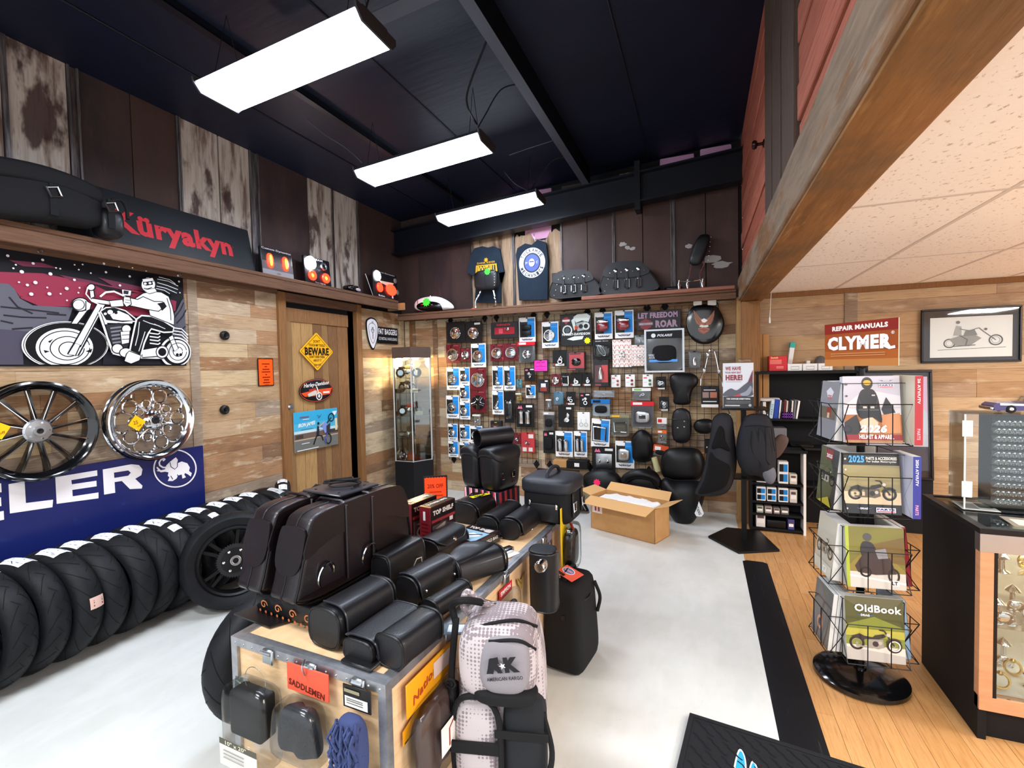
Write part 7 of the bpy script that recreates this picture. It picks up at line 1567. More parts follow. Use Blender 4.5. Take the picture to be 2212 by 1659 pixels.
sg=MB().rbox(0,0,0,w,.09,h,.002,1).build('sign_box','paper',None,T(a.x,YS-.12,zt+.001),label='white WE HAVE YOUR NEW SEAT HERE box on top of the seat stand',cat='sign')
A=Art(0);A.rect(.002,.002,w-.002,h-.002,'#d8dce4');A.rect(0,0,w,h*.26,'#141316');A.text('WE HAVE',w*.33,h*.88,h*.085,'#8c1f30',w*.52,bold=.05);A.text('YOUR NEW SEAT',w*.33,h*.79,h*.045,'#8c1f30',w*.54,bold=.03);A.text('HERE!',w*.36,h*.68,h*.13,'#8c1f30',w*.56,bold=.06);A.lines(w*.08,w*.6,[h*.585],.003,'#6a5a70')
A.poly(smooth_closed([(w*.02,h*.27),(w*.02,h*.34),(w*.25,h*.44),(w*.45,h*.40),(w*.7,h*.52),(w*.95,h*.62),(w*.97,h*.40),(w*.9,h*.27)],4),'#4a4e5a');A.poly(smooth_closed([(w*.5,h*.3),(w*.75,h*.38),(w*.9,h*.5),(w*.94,h*.4),(w*.8,h*.28)],4),'#8d94a4');A.poly([(w*.8,h*.55),(w*.98,h*.85),(w*.97,h*.6)],'#6a2038');A.poly([(w*.3,h*.27),(w*.55,h*.32),(w*.6,h*.27)],'#c0283c')
A.text('THIS CHANGES EVERYTHING.',w*.5,h*.21,h*.035,'#f0f0f0',w*.8,bold=.04);A.lines(w*.1,w*.9,[h*.15,h*.12],.003,'#8a8a8c');A.rect(w*.05,h*.05,w*.55,h*.075,'#c8c8c8');A.disc(w*.88,h*.07,h*.03,'#b0b0b0');A.build('sign_print','gloss',sg,frame((0,-.0005,0),(1,0,0),(0,0,1)))
MB().rbox(w*.5,.03,h,w*.95,.08,h+.04,.01,2).build('clear_wrap','bag',sg)
ZM[2]=(1500,760,3.608)
o,L=outline_pad([(135,600),(145,530),(185,488),(245,482),(290,520),(305,620),(318,740),(326,850),(312,960),(270,1070),(205,1112),(100,1122),(22,1112),(8,1088),(50,1000),(85,880),(105,770),(122,690)],2,4.80,.12,'long black saddle with suede panels hanging on the left of the seat stand','saddle','seat','vinylgrey',bot=.06)
q=[L(*p)for p in((120,770),(180,790),(240,830),(275,880),(270,960),(230,1040),(120,1080),(30,1085),(70,990),(100,880))]
MB().cushion(smooth_closed(q,3),.05,0,6,None,T(0,0,.09)).build('suede_panel','suede',o)
q=[L(*p)for p in((190,570),(225,590),(240,680),(275,760),(200,740),(130,740),(150,660))];MB().cushion(smooth_closed(q,3),.03,0,5,None,T(0,0,.105)).build('suede_panel','suede',o)
o,L=outline_pad([(385,530),(430,492),(500,486),(570,500),(602,560),(620,650),(634,760),(632,870),(628,960),(605,1010),(565,1014),(530,985),(480,960),(420,955),(365,905),(335,830),(330,740),(345,640)],2,4.74,.13,'grey and charcoal saddle hanging on the right of the seat stand','saddle','seat','vinylgrey',bot=.05)
q=[L(*p)for p in((505,890),(560,870),(610,885),(630,950),(608,1008),(570,1014),(540,985))];MB().cushion(smooth_closed(q,3),.05,0,5,None,T(0,0,.07)).build('nose_panel',mat('grey_vinyl','#6e7078',.6,bump=(500,.3)),o)
for pts in(((435,600),(430,700),(455,790),(500,840),(500,880)),((490,580),(488,700),(510,820)),((535,570),(545,700),(545,810),(575,860)),((585,580),(600,700),(615,760)),((380,570),(480,560),(590,575))):
 MB().tube(smooth_open([(*L(*p),.124 if 400<p[0]<590 else.11)for p in pts],4),.004,5).build('seam','blackmatte',o)
a=ony(1676,965,5.0);b=ony(1694,1002,5.0)
MB().sbox((.12,.06,.24),3,8,None,T(a.x+.02,5.02,a.z)@RY(28)).build('brown_pad',mat('brown_leather','#5c4a44',.55),label='brown leather pad sticking out behind the grey saddle',cat='pad')
# ==== shelving behind
def shelfunit(nm,lab,x0,x1,y0,y1,z1,shelves,side=None):
 t=thing(nm,T(x0,y0,0),lab,'bookcase');w=x1-x0;d=y1-y0
 MB().box(0,0,0,.022,d,z1).build('side_panel','blackmatte',t);MB().box(w-.022,0,0,w,d,z1).build('side_panel',side or 'blackmatte',t);MB().box(0.0221,d-.012,0,w-.0221,d,z1-.03).build('back_panel','blackmatte',t);MB().box(-.01,-.012,z1-.028,w+.01,d,z1).build('top_board','blackmatte',t)
 for z in shelves:MB().box(.0221,.004,z-.02,w-.0221,d-.0121,z).build('shelf_board','blackmatte',t)
 return t
YA=5.50;ZA=ony(1740,801,YA).z
s1z=ony(1690,905,YA).z;s2z=ony(1690,966,YA).z
shelfunit('bookcase','tall black bookcase against the right bay wall with books and boxes',.52,1.42,YA,5.78,ZA,[s1z,s2z,.45])
YL=5.30;ZL=ony(1690,972,YL).z
lz=[ony(1690,q,YL).z for q in(1046,1086,1113,1158)]
shelfunit('low_shelf','low black shelf of small boxed parts behind the magazine rack',.44,.93,YL,YA-.03,ZL,[lz[0],lz[1],lz[2],.04],'white')
bk=[('#cfe0ea',.030,.19,'pale blue book at the left end of the bookcase row',6),('#2e4aa8',.040,.20,'thick blue book in the bookcase row',5),('#e4e4e0',.014,.19,'thin white book next to the thick blue one',5),('#2a2a2e',.016,.18,'black booklet in the middle of the bookcase row',5),('#7a2c30',.014,.185,'maroon booklet in the bookcase row',4),('#c8b8b0',.016,.185,'beige booklet in the bookcase row',4),('#1e1e22',.02,.19,'dark thick booklet in the bookcase row',3),('#ded8cc',.014,.185,'cream booklet near the right of the bookcase row',4),('#6a6a70',.018,.195,'grey booklet near the right of the bookcase row',5),('#f0eee8',.016,.185,'white booklet at the right end of the bookcase row',12)]
x=ony(1662,890,YA+.03).x
for c,wd,hh,lb,tl_ in bk:
 o=MB().rbox(0,0,0,wd,.15,hh,.002,1).build('book',mat('book'+c,c,.5),None,T(x,YA+.03,s1z+.001)@RY(tl_ if tl_<10 else 8),label=lb,cat='book',group='books on the bookcase shelf')
 MB().box(.002,.1502,.004,wd-.002,.152,hh-.004).build('page_block','pages',o)
 if c=='#cfe0ea':A=Art(0);A.text('PARTS',.5*hh,wd/2,wd*.5,'#5a8aa8',hh*.6,bold=.02);A.build('spine_title','print',o,frame((wd,-.0005,0),(0,0,1),(-1,0,0)))
 x+=wd+.006
a=ony(1690,880,YA);b=ony(1713,900,YA)
pb=thing('purple_basket',T(a.x,YA-.0,s1z+.001),'small purple plastic basket in front of the books','basket')
m=MB();ww=b.x-a.x
m.box(0,.0,0,ww,.026,.006);m.build('floor_panel',mat('purple_plastic','#6a2f9a',.4),pb)
for z in(.0,.028,.056):MB().box(0,0,z,ww,.004,z+.014).build('slat',_mats['purple_plastic'],pb)
for i in range(5):MB().box(ww*i/5,0,0,ww*i/5+.012,.004,.07).build('upright',_mats['purple_plastic'],pb)
for i,(px_,wd,c,lb)in enumerate(((1641,.03,'#3a3a3e','dark upright binder left of the book row'),(1648,.028,'#e2e0da','white upright binder left of the book row'))):
 x=ony(px_,870,YA+.02).x;MB().rbox(x,YA+.02,s1z+.001,x+wd,YA+.2,s1z+.17,.002,1).build('binder',mat('binder'+c,c,.5),label=lb,cat='binder')
a=ony(1642,840,YA+.02)
MB().sbox((.24,.16,.035),5,8,lambda q,u:(q.x,q.y,q.z+.3*q.x*q.x),T(a.x+.07,YA+.12,s1z+.19)).build('paper_stack','pages',label='loose white papers lying across the binders',cat='papers')
a=ony(1672,925,YA);b=ony(1700,966,YA)
o=MB().rbox(a.x,YA+.01,s2z+.001,b.x,YA+.2,s2z+(a.z-s2z),.004,1).build('grey_carton',mat('grey_carton','#77757a',.5),label='grey carton with white label on the bookcase second shelf',cat='box');MB().box(a.x+.05,YA+.008,s2z+.03,a.x+.10,YA+.0098,s2z+.10).build('label','paper',o)
MB().rbox(b.x+.04,YA+.02,s2z+.001,b.x+.24,YA+.25,s2z+.03,.004,1).build('black_tray','blackgloss',label='flat black tray with green tag on the bookcase second shelf',cat='tray')
def dbox(x0,x1,y,z0,h,lab,n=2):
 o=MB().rbox(x0,y,z0+.001,x1,y+.09,z0+h,.002,1).build('filter_box','paper',None,label=lab,cat='box',group='white, blue and black filter boxes')
 A=Art(0);w=x1-x0
 for k in range(n):
  b0=h*(.1+.9*k/n);b1=h*(.1+.9*(k+.75)/n);A.rect(w*.08,b0,w*.5,b1,'#1c2026');A.rect(w*.52,b0,w*.92,b1,BLU)
 A.build('box_print','print',o,frame((x0,y-.0005,z0),(1,0,0),(0,0,1)))
def xa(px,py,Y):return ony(px,py,Y).x
h1=ony(1650,982,YL).z-lz[0]-.02
for k,(p0,p1,z,hh,lb,n_)in enumerate(((1634,1656,lz[0],.13,'filter box at the left of the upper low-shelf row',2),(1682,1704,lz[0],.22,'tall filter box in the upper low-shelf row',2),(1634,1655,lz[1],.14,'first filter box in the second low-shelf row',2),(1657,1678,lz[1],.14,'second filter box in the second low-shelf row',2),(1682,1704,lz[1],.14,'third filter box in the second low-shelf row',2))):
 dbox(xa(p0,1040,YL+.02),xa(p1,1040,YL+.02)-.004,YL+.02,z,hh,lb,n_)
for(p0,p1,z,hh,c,lb)in((1706,1722,lz[0],.10,'#d8d0c0','cream carton right of the tall filter box'),(1706,1722,lz[1],.13,'#d0cac0','beige carton right of the third filter box'),(1634,1649,lz[2],.07,'#a8ac9a','first small jar carton in the third low-shelf row'),(1652,1668,lz[2],.07,'#a89a90','second small jar carton in the third low-shelf row'),(1671,1685,lz[2],.06,'#8a7a72','third small jar carton in the third low-shelf row'),(1687,1704,lz[2],.07,'#6a6a60','fourth small jar carton in the third low-shelf row'),(1633,1653,.04,.14,'#e4dcd8','white carton with pink picture on the lowest shelf'),(1702,1716,.04,.10,'#4a4a8a','violet and white carton on the lowest shelf')):
 o=MB().rbox(xa(p0,1080,YL+.02),YL+.02,z+.001,xa(p1,1080,YL+.02),YL+.11,z+hh,.003,1).build('small_carton',mat('carton'+c,c,.5),label=lb,cat='box')
 x0=xa(p0,1080,YL+.02);x1=xa(p1,1080,YL+.02);A=Art(0);A.rect(x0+.008,z+hh*.3,x1-.008,z+hh*.6,'#f2f0ec');A.rect(x0+.012,z+hh*.65,x1-.012,z+hh*.85,'#5a4a4a');A.build('box_print','print',o,frame((0,YL+.0195,0),(1,0,0),(0,0,1)))
MB().rbox(xa(1657,1140,YL+.02),YL+.02,.041,xa(1698,1140,YL+.02),YL+.14,.12,.01,2).build('black_bin','blackmetal',label='black storage bin on the lowest shelf',cat='bin')
a=ony(1661,768,YA+.06);b=ony(1700,800,YA+.06)
o=MB().rbox(a.x,YA+.05,ZA+.001,b.x,YA+.2,ZA+(a.z-b.z),.004,1).build('tape_box',mat('red_carton','#c8242c',.4),label='bright red tape box on top of the bookcase',cat='box');A=Art(0);ww=b.x-a.x;hh=a.z-b.z;A.text('Scotch',ww*.3,hh*.88,hh*.12,'#e8d06a',ww*.4,bold=.04);A.rect(ww*.05,hh*.45,ww*.7,hh*.75,'#d8503c');A.lines(ww*.4,ww*.8,[hh*.2,hh*.28],.006,'#e89a94');A.build('box_print','gloss',o,frame((a.x,YA+.0495,ZA+.001),(1,0,0),(0,0,1)))
for k in range(3):
 x0=xa(1701+33*k,795,YA+.06);x1=xa(1733+33*k,795,YA+.06);hh=ony(1720,786,YA+.06).z-ZA
 o=MB().rbox(x0,YA+.05,ZA+.001,x1-.003,YA+.2,ZA+max(hh,.06),.003,1).build('white_carton','white',label=('left','middle','right')[k]+' of three white cartons on top of the bookcase',cat='box',group='white cartons on the bookcase');A=Art(0);A.line([(x0+.03,ZA+.015),(x1-.03,ZA+.015),(x1-.03,ZA+.045),(x0+.03,ZA+.045)],.004,'#6a6a6a',True);A.build('label','print',o,frame((0,YA+.0495,0),(1,0,0),(0,0,1)))
a=ony(1708,786,YA+.13);b=ony(1716,735,YA+.13)
o=MB().rbox(-.022,-.03,0,.022,.03,b.z-a.z+.05,.003,1).build('teal_box','white',None,T(a.x,YA+.28,ZA+.001)@RY(8),label='tall white box with teal cap leaning on the bookcase top',cat='box');MB().rbox(-.024,-.032,b.z-a.z,.024,.032,b.z-a.z+.055,.003,1).build('teal_cap',mat('teal_card','#3ab0a4',.5),o)
MB().lathe([(0,0),(.05,0),(.06,.05),(.05,.11),(.03,.14),(0,.15)],18,None,T(ony(1772,790,YA+.28).x,YA+.28,ZA+.001)).build('grey_helmet',mat('grey_glaze','#5c5652',.35),label='small grey rounded ornament on the bookcase top',cat='ornament')
MB().lathe([(0,0),(.035,0),(.035,.06),(0,.06)],16,None,T(ony(1722,780,YA+.27).x+.03,YA+.27,ZA+.036)@RY(90)).build('tape_roll',mat('green_tape','#2f7a70',.5),label='dark green tape roll on the bookcase top',cat='tape')
MB().prism([(0,0),(.09,0),(.06,.05),(.06,.10),(.03,.10),(.03,.05)],0,.05,M=frame((ony(1735,780,YA+.27).x,YA+.30,ZA+.001),(1,0,0),(0,0,1))).build('white_funnel','white',label='small white funnel on the bookcase top',cat='funnel')
for i,(p0,p1,lb)in enumerate(((1632,1646,'left of two tan boards leaning in the corner by the timber post'),(1647,1661,'right of two tan boards leaning in the corner by the timber post'))):
 MB().rbox(xa(p0,750,5.74),5.70,.0,xa(p1,750,5.74)-.003,5.735,2.0,.003,1).build('tan_board','cardboard',label=lb,cat='board')
p=fl(1648,640,2.40);o=MB().cyl((.66,5.5,ZD-.002),(.645,5.5,2.16),.003,6).build('pull_cord','white',label='white pull cord hanging from the dropped ceiling by the post',cat='cord');MB().lathe([(0,0),(.008,0),(.006,.06),(0,.06)],8,None,T(.645,5.5,2.10)).build('cord_end','white',o)
# ==== pictures on the wall
def framed(x0,x1,z0,z1,Y,bw,lab,mcol='#1b1719',lean=0):
 t=thing('framed_picture',frame((x0,Y,z0),(1,0,0),(0,lean,1)),lab,'picture');w=x1-x0;h=z1-z0
 for b in((0,0,w,bw),(0,h-bw,w,h),(0,bw,bw,h-bw),(w-bw,bw,w,h-bw)):MB().rbox(b[0],b[1],0,b[2],b[3],.028,.004,1).build('frame_rail',mat('black_frame',mcol,.3),t)
 MB().box(bw,bw,.002,w-bw,h-bw,.006).build('mat_board',mat('dark_mat_board','#3a302c',.5),t);MB().box(bw,bw,.016,w-bw,h-bw,.018).build('glass_pane',glassmat('picture_glass','#fafcfc',.985,.03,.3),t);return t,w,h
a=ony(1990,726,YB-.035);b=ony(2208,722,YB-.035);z1=ony(2100,664,YB-.035).z;z0=ony(2100,783,YB-.035).z
t,w,h=framed(a.x,b.x,z0,z1,YB-.012,.018,'black framed drawing of a rider on a long chopper')
A=Art(.0065);A.rect(w*.10,h*.10,w*.92,h*.84,'#f6f5f3');k='#6a6664'
A.line([(w*.18,h*.24),(w*.86,h*.27)],.004,'#3a3836')
for(cx,cy,r)in((.30,.36,.062),(.76,.40,.07)):A.ring(w*cx,h*cy,w*r,w*.014,'#55504e',w*r*.98);A.ring(w*cx,h*cy,w*r*.6,w*.004,'#8a8684')
A.line([(w*.76,h*.40),(w*.64,h*.56),(w*.60,h*.62)],.007,k);A.poly([(w*.30,h*.44),(w*.42,h*.5),(w*.56,h*.5),(w*.62,h*.44),(w*.5,h*.3),(w*.36,h*.32)],'#a39e9a');A.poly([(w*.44,h*.48),(w*.58,h*.5),(w*.55,h*.6),(w*.46,h*.58)],'#8c8783');A.line([(w*.34,h*.3),(w*.56,h*.32)],.008,k)
A.poly([(w*.34,h*.5),(w*.42,h*.5),(w*.42,h*.66),(w*.37,h*.68)],'#b8b4b0');A.disc(w*.385,h*.74,w*.02,'#86827e');A.line([(w*.40,h*.62),(w*.5,h*.58),(w*.6,h*.63)],.006,k);A.line([(w*.4,h*.5),(w*.48,h*.42),(w*.46,h*.3)],.007,k);A.disc(w*.66,h*.6,w*.015,k);A.build('ink_drawing','print',t)
a=ony(1862,820,YB-.10);b=ony(2016,820,YB-.10);z1=ony(1930,800,YB-.06).z;z0=max(ony(1930,1032,YB-.10).z,.3)
t,w,h=framed(a.x,b.x,z0,z1,YB-.115,.022,'dark framed poster standing behind the magazine rack',lean=.06)
A=Art(.0065);A.rect(w*.06,h*.08,w*.94,h*.94,'#c8ccda');A.rect(w*.06,h*.55,w*.5,h*.94,'#3f74b8');A.poly([(w*.5,h*.94),(w*.94,h*.94),(w*.94,h*.6)],'#d9b4d4');A.rect(w*.06,h*.08,w*.94,h*.3,'#4a4652');A.build('printed_picture','gloss',t)
MB().box(a.x,YB-.12,0,b.x,YB-.06,z0-.001).build('low_ledge','blackmatte',label='dark low ledge carrying the framed poster behind the rack',cat='ledge')
# ==== magazine rack
RX_,RY_=.77,2.98;RA=8
MR=T(RX_,RY_,0)@RZ(RA)
rk=thing('magazine_rack',MR,'four-sided black wire catalogue spinner on a round base','rack')
MB().lathe([(0,.0),(.20,.0),(.215,.012),(.213,.03),(.19,.048),(.10,.062),(.03,.066),(.03,.075),(0,.075)],48).build('round_base','blackgloss',rk)
MB().cyl((0,0,.07),(0,0,1.70),.019,16).build('pole','blackmetal',rk)
tiers=[(1.285,.33),(.93,.30),(.56,.31),(.19,.31)]
for z,h in tiers:
 for a in range(4):
  Mt=RZ(90*a)
  q=MB();wd=.135;d0,d1=.135,.20
  q.tube([(-wd,-d0,z),(-wd,-d1,z),(wd,-d1,z),(wd,-d0,z)],.0025,5);q.tube([(-wd,-d0,z+.20),(-wd,-d1,z+.20),(wd,-d1,z+.20),(wd,-d0,z+.20)],.0025,5)
  for x in(-.05,.05):q.tube([(x,-d0,z),(x,-d1-.002,z),(x,-d1-.002,z+.20)],.0025,5)
  q.tube([(-wd,-d0,z),(-wd,-d0,z+.30),(wd,-d0,z+.30),(wd,-d0,z)],.0025,5,True)
  for sx in(-1,1):q.tube([(sx*wd,-d1,z+.20),(sx*wd,-d0,z+.10),(sx*wd,-d1,z)],.0025,5)
  q.tube([(-.1,-d0,z+.15),(-.02,-.02,z+.15)],.0025,5);q.tube([(.1,-d0,z+.15),(.02,-.02,z+.15)],.0025,5)
  q.build('wire_pocket','blackmetal',rk,Mt)
def catalog(face,tier,w,h,th,lab,fn,x=0.0,depth=.145,lean=-6,spine=None,pages=1):
 z,_=tiers[tier]
 M=MR@RZ(90*face)@frame((x-w/2,-depth,z+.006),(1,0,0),(0,sin(radians(-lean)),1))
 o=MB().rbox(0,0,-th/2,w,h,th/2,.0015,1).build('catalogue',mat('cover'+(spine or '#d8d8d4'),spine or '#d8d8d4',.4),None,M,label=lab,cat='catalogue',group='catalogues in the wire rack')
 MB().box(w-.001,.003,-th/2+.0015,w+.0006,h-.003,th/2-.0015).build('page_block','pages',o);MB().box(.003,h-.001,-th/2+.0015,w-.003,h+.0006,th/2-.0015).build('page_top','pages',o)
 A=Art(th/2+.0004);A.STEP=.0002;fn(A,w,h);A.build('cover_print','gloss',o);return o
def bike(A,x,y,s,c='#2a2724',c2='#8a8578',fl_=1):
 """long low motorcycle silhouette, length about 2*s"""
 X=lambda v:x+fl_*v*s
 for cx in(-.72,.72):A.ring(X(cx),y,s*.30,s*.09,'#17161a',n=22);A.ring(X(cx),y,s*.2,s*.02,c2,n=20);A.disc(X(cx),y,s*.06,c2,n=10)
 A.poly([(X(-.95),y+s*.28),(X(-.6),y+s*.42),(X(-.35),y+s*.3),(X(-.45),y+s*.12)],c);A.poly([(X(-.45),y+s*.34),(X(-.1),y+s*.30),(X(.0),y+s*.40),(X(.35),y+s*.48),(X(.42),y+s*.36),(X(.1),y+s*.22),(X(-.4),y+s*.2)],c)
 A.poly([(X(-.3),y+s*.2),(X(.3),y+s*.24),(X(.35),y-s*.1),(X(.1),y-s*.2),(X(-.3),y-s*.12)],c2);A.disc(X(0),y+s*.02,s*.12,c,n=14);A.disc(X(.18),y+s*.08,s*.08,'#b8b2a4',n=12);A.line([(X(-.75),y-s*.12),(X(-.1),y-s*.14)],s*.07,c2)
 A.line([(X(.72),y),(X(.42),y+s*.5),(X(.36),y+s*.62)],s*.06,c);A.line([(X(.36),y+s*.62),(X(.16),y+s*.64)],s*.05,c);A.disc(X(.5),y+s*.46,s*.08,'#c8c2b4',n=12);A.ring(X(.72),y,s*.34,s*.05,c,n=12,a0=.2*PI,a1=PI*.9)
def logo_drag(A,x,y,w,c='#e8ecf0'):A.poly([(x-w*.5,y+w*.06),(x-w*.2,y),(x-w*.2,y-w*.06)],'#4a6a9a');A.poly([(x+w*.5,y+w*.06),(x+w*.2,y),(x+w*.2,y-w*.06)],'#4a6a9a');A.text('DRAG',x,y,w*.13,c,w*.44,bold=.05)
def logo_parts(A,x,y,w):A.rect(x-w*.5,y-w*.13,x+w*.5,y+w*.15,'#e6e2ea');A.text('PARTS',x,y+w*.05,w*.12,'#2c3a7a',w*.92,bold=.06);A.rect(x-w*.46,y-w*.1,x+w*.46,y-w*.04,'#c83a5a')
def c_helmet(A,w,h):
 A.rect(0,0,w,h,'#d2cfd6');A.poly([(0,h*.55),(w*.4,h*.8),(w,h*.7),(w,h),(0,h)],'#bcbac6');A.rect(0,h*.04,w,h*.42,'#a5652f');A.poly([(w*.25,h*.3),(w*.45,h*.42),(w*.6,h*.3),(w*.55,h*.15),(w*.3,h*.15)],'#d8bfa4');A.poly([(w*.62,h*.42),(w*.98,h*.44),(w*.98,h*.15),(w*.7,h*.14)],'#c98a5a')
 A.poly(smooth_closed([(w*.22,h*.5),(w*.27,h*.7),(w*.35,h*.8),(w*.52,h*.8),(w*.6,h*.7),(w*.64,h*.52),(w*.66,h*.3),(w*.5,h*.38),(w*.3,h*.36)],3),'#1d1c1e');A.disc(w*.43,h*.89,w*.10,'#1c1a18',ry=h*.095);A.disc(w*.43,h*.9,w*.07,'#c8a01e',ry=h*.04);A.line([(w*.27,h*.66),(w*.31,h*.54),(w*.37,h*.53)],w*.03,'#353438');A.line([(w*.6,h*.66),(w*.57,h*.54),(w*.5,h*.53)],w*.03,'#353438');A.rect(w*.34,h*.515,w*.41,h*.545,'#cfc8c0');A.rect(w*.47,h*.515,w*.54,h*.545,'#cfc8c0');A.line([(w*.25,h*.49),(w*.62,h*.49)],w*.02,'#55555a');A.rect(w*.5,h*.70,w*.56,h*.72,'#b8b8bc');A.poly([(w*.66,h*.5),(w*.75,h*.68),(w*.85,h*.55),(w*.9,h*.45),(w*.7,h*.42)],'#2a2a2e');A.poly([(0,h*.3),(w*.22,h*.42),(w*.3,h*.2),(w*.2,h*.1),(0,h*.12)],'#2a2628');A.ring(w*.05,h*.2,w*.08,w*.03,'#16161a')
 A.rect(0,h*.04,w,h*.12,'#8c1d24');A.text('2026',w*.5,h*.21,h*.12,'#f4f0ea',w*.48,bold=.06,shear=.2);A.text('HELMET & APPAREL',w*.55,h*.09,h*.065,'#f4f0ea',w*.6,bold=.04);A.rect(0,0,w,h*.04,'#a8794e');logo_drag(A,w*.76,h*.93,w*.26,'#c8ccd6');logo_parts(A,w*.76,h*.85,w*.26);A.disc(w*.05,h*.88,w*.025,'#3a3a3e');A.disc(w*.05,h*.7,w*.02,'#3a3a3e')
def c_indian(A,w,h):
 A.rect(0,0,w,h,'#8a8058');A.rect(0,h*.8,w,h,'#2a2620');A.poly([(0,h*.8),(w,h*.76),(w,h*.5),(0,h*.45)],'#94895c');A.rect(0,h*.16,w,h*.36,'#cbb796');A.rect(0,0,w,h*.16,'#1a1a1c');bike(A,w*.5,h*.33,w*.42,'#2a2622','#5a5040');A.text('2025',w*.24,h*.9,h*.12,'#4f9fd8',w*.28,bold=.05);A.text('PARTS & ACCESSORIES',w*.68,h*.915,h*.05,'#e8e4da',w*.54,bold=.03);A.text('For Indian Motorcycles',w*.68,h*.86,h*.045,'#d8d4ca',w*.52,bold=.02);logo_drag(A,w*.34,h*.09,w*.3);logo_parts(A,w*.72,h*.07,w*.34)
 for yy in(.9,.72,.5,.08):A.disc(w*.035,h*yy,w*.02,'#c8c4ba')
def c_rider(A,w,h):
 A.rect(0,0,w,h,'#8a7b3a');A.poly([(0,h*.3),(w*.3,h*.6),(w*.7,h*.55),(w,h*.3),(w,h),(0,h)],'#75702f');A.poly([(w*.4,h*.7),(w,h*.85),(w,h*.4),(w*.6,h*.45)],'#6f5a2a');A.rect(0,0,w,h*.26,'#c9c6be');A.line([(0,h*.2),(w,h*.1)],.008,'#f0eee8');A.rect(0,0,w*.06,h,'#a4b43a')
 A.poly(smooth_closed([(w*.25,h*.6),(w*.3,h*.75),(w*.45,h*.74),(w*.52,h*.62),(w*.5,h*.5),(w*.32,h*.48)],3),'#2c2a30');A.disc(w*.38,h*.83,w*.075,'#4a484a');A.poly([(w*.15,h*.35),(w*.3,h*.55),(w*.6,h*.62),(w*.75,h*.5),(w*.85,h*.25),(w*.5,h*.22),(w*.2,h*.25)],'#3a2e30');A.poly([(w*.5,h*.62),(w*.68,h*.66),(w*.72,h*.5),(w*.55,h*.48)],'#8a8a90');A.ring(w*.33,h*.26,w*.10,w*.035,'#17161a');A.ring(w*.8,h*.22,w*.10,w*.035,'#17161a',w*.14);A.rect(w*.74,h*.06,w*.88,h*.15,'#f0f0ee');A.text('LT',w*.81,h*.105,h*.06,'#2a2a2a',w*.1,bold=.05)
def c_old(A,w,h):
 A.rect(0,0,w,h,'#7d8a3a');A.poly([(0,h*.55),(w*.5,h*.7),(w,h*.55),(w,h),(0,h)],'#4a5230');A.poly([(0,h*.95),(w*.4,h*.75),(w*.8,h*.8),(w,h),(0,h)],'#5c6048');A.rect(0,h*.38,w,h*.5,'#b3b04a');A.rect(0,0,w,h*.24,'#b9b6b0');A.poly([(0,h*.24),(w,h*.24),(w,h*.12),(0,h*.2)],'#dad6cc');bike(A,w*.5,h*.27,w*.44,'#2a2c34','#9a968c');A.ring(w*.82,h*.27,w*.10,w*.02,'#eceae4');A.text('OldBook',w*.56,h*.83,h*.12,'#e8e8e6',w*.8,bold=.03);logo_drag(A,w*.34,h*.72,w*.34)
def c_grey(A,w,h):A.rect(0,0,w,h,'#8d8f96');A.poly([(w*.3,h*.82),(w*.5,h*.9),(w*.72,h*.82),(w*.62,h*.72),(w*.42,h*.72)],'#e4e4ea');A.text('75',w*.52,h*.72,h*.08,'#d8505a',w*.2,bold=.05);A.rect(w*.05,h*.34,w*.95,h*.55,'#6f6a5c');A.rect(w*.45,h*.38,w*.7,h*.55,'#9c3f34');A.rect(w*.5,h*.36,w*.62,h*.45,'#d8c8a8')
def c_2025(A,w,h):A.rect(0,0,w,h,'#3c3a34');A.poly([(0,0),(w*.7,0),(w*.9,h*.5),(w*.4,h),(0,h)],'#5a5c3a');A.rect(w*.3,h*.8,w*.7,h*.98,'#8c2a26');A.text('2025',w*.5,h*.86,h*.07,'#f0e8e0',w*.32,bold=.05);bike(A,w*.5,h*.45,w*.4,'#22201e','#a8a090');A.poly([(w*.1,0),(w*.9,0),(w*.7,h*.16)],'#b9ab3a')
def c_white(A,w,h):A.rect(0,0,w,h,'#b9b6a8');bike(A,w*.5,h*.4,w*.45,'#4a4842','#8a8678');A.rect(0,0,w,h*.2,'#cbc6b6');A.rect(w*.55,h*.04,w*.75,h*.14,'#f2f2f0');A.text('LT',w*.65,h*.09,h*.06,'#2a2a2a',w*.12)
def c_dark(A,w,h):A.rect(0,0,w,h,'#2a2826');A.poly([(0,0),(w*.6,0),(w*.8,h*.7),(w*.2,h)],'#4a3a34');A.disc(w*.45,h*.3,w*.16,'#b8704a');A.disc(w*.45,h*.3,w*.09,'#2a2826');A.poly([(w*.6,0),(w,0),(w,h*.6)],'#5a4a3c')
def c_street(A,w,h):A.rect(0,0,w,h,'#4a5248');A.rect(w*.45,h*.55,w*.95,h*.95,'#8a2228');A.text('STREET',w*.7,h*.83,h*.09,'#e8dcd8',w*.42,bold=.04);A.text('2025',w*.7,h*.68,h*.1,'#e8dcd8',w*.36,bold=.04)
def c_blue(A,w,h):A.rect(0,0,w,h,'#5f93c4');A.rect(0,0,w,h*.35,'#4a3a34');A.rect(w*.1,h*.6,w*.3,h*.8,'#d8e4ec');A.rect(w*.5,h*.7,w*.9,h*.78,'#6a4a5a')
CW,CH=.225,.30
catalog(0,0,CW+.02,.33,.035,'thick 2026 helmet and apparel catalogue at the top front of the rack',c_helmet,x=-.012,spine='#c9c9d0')
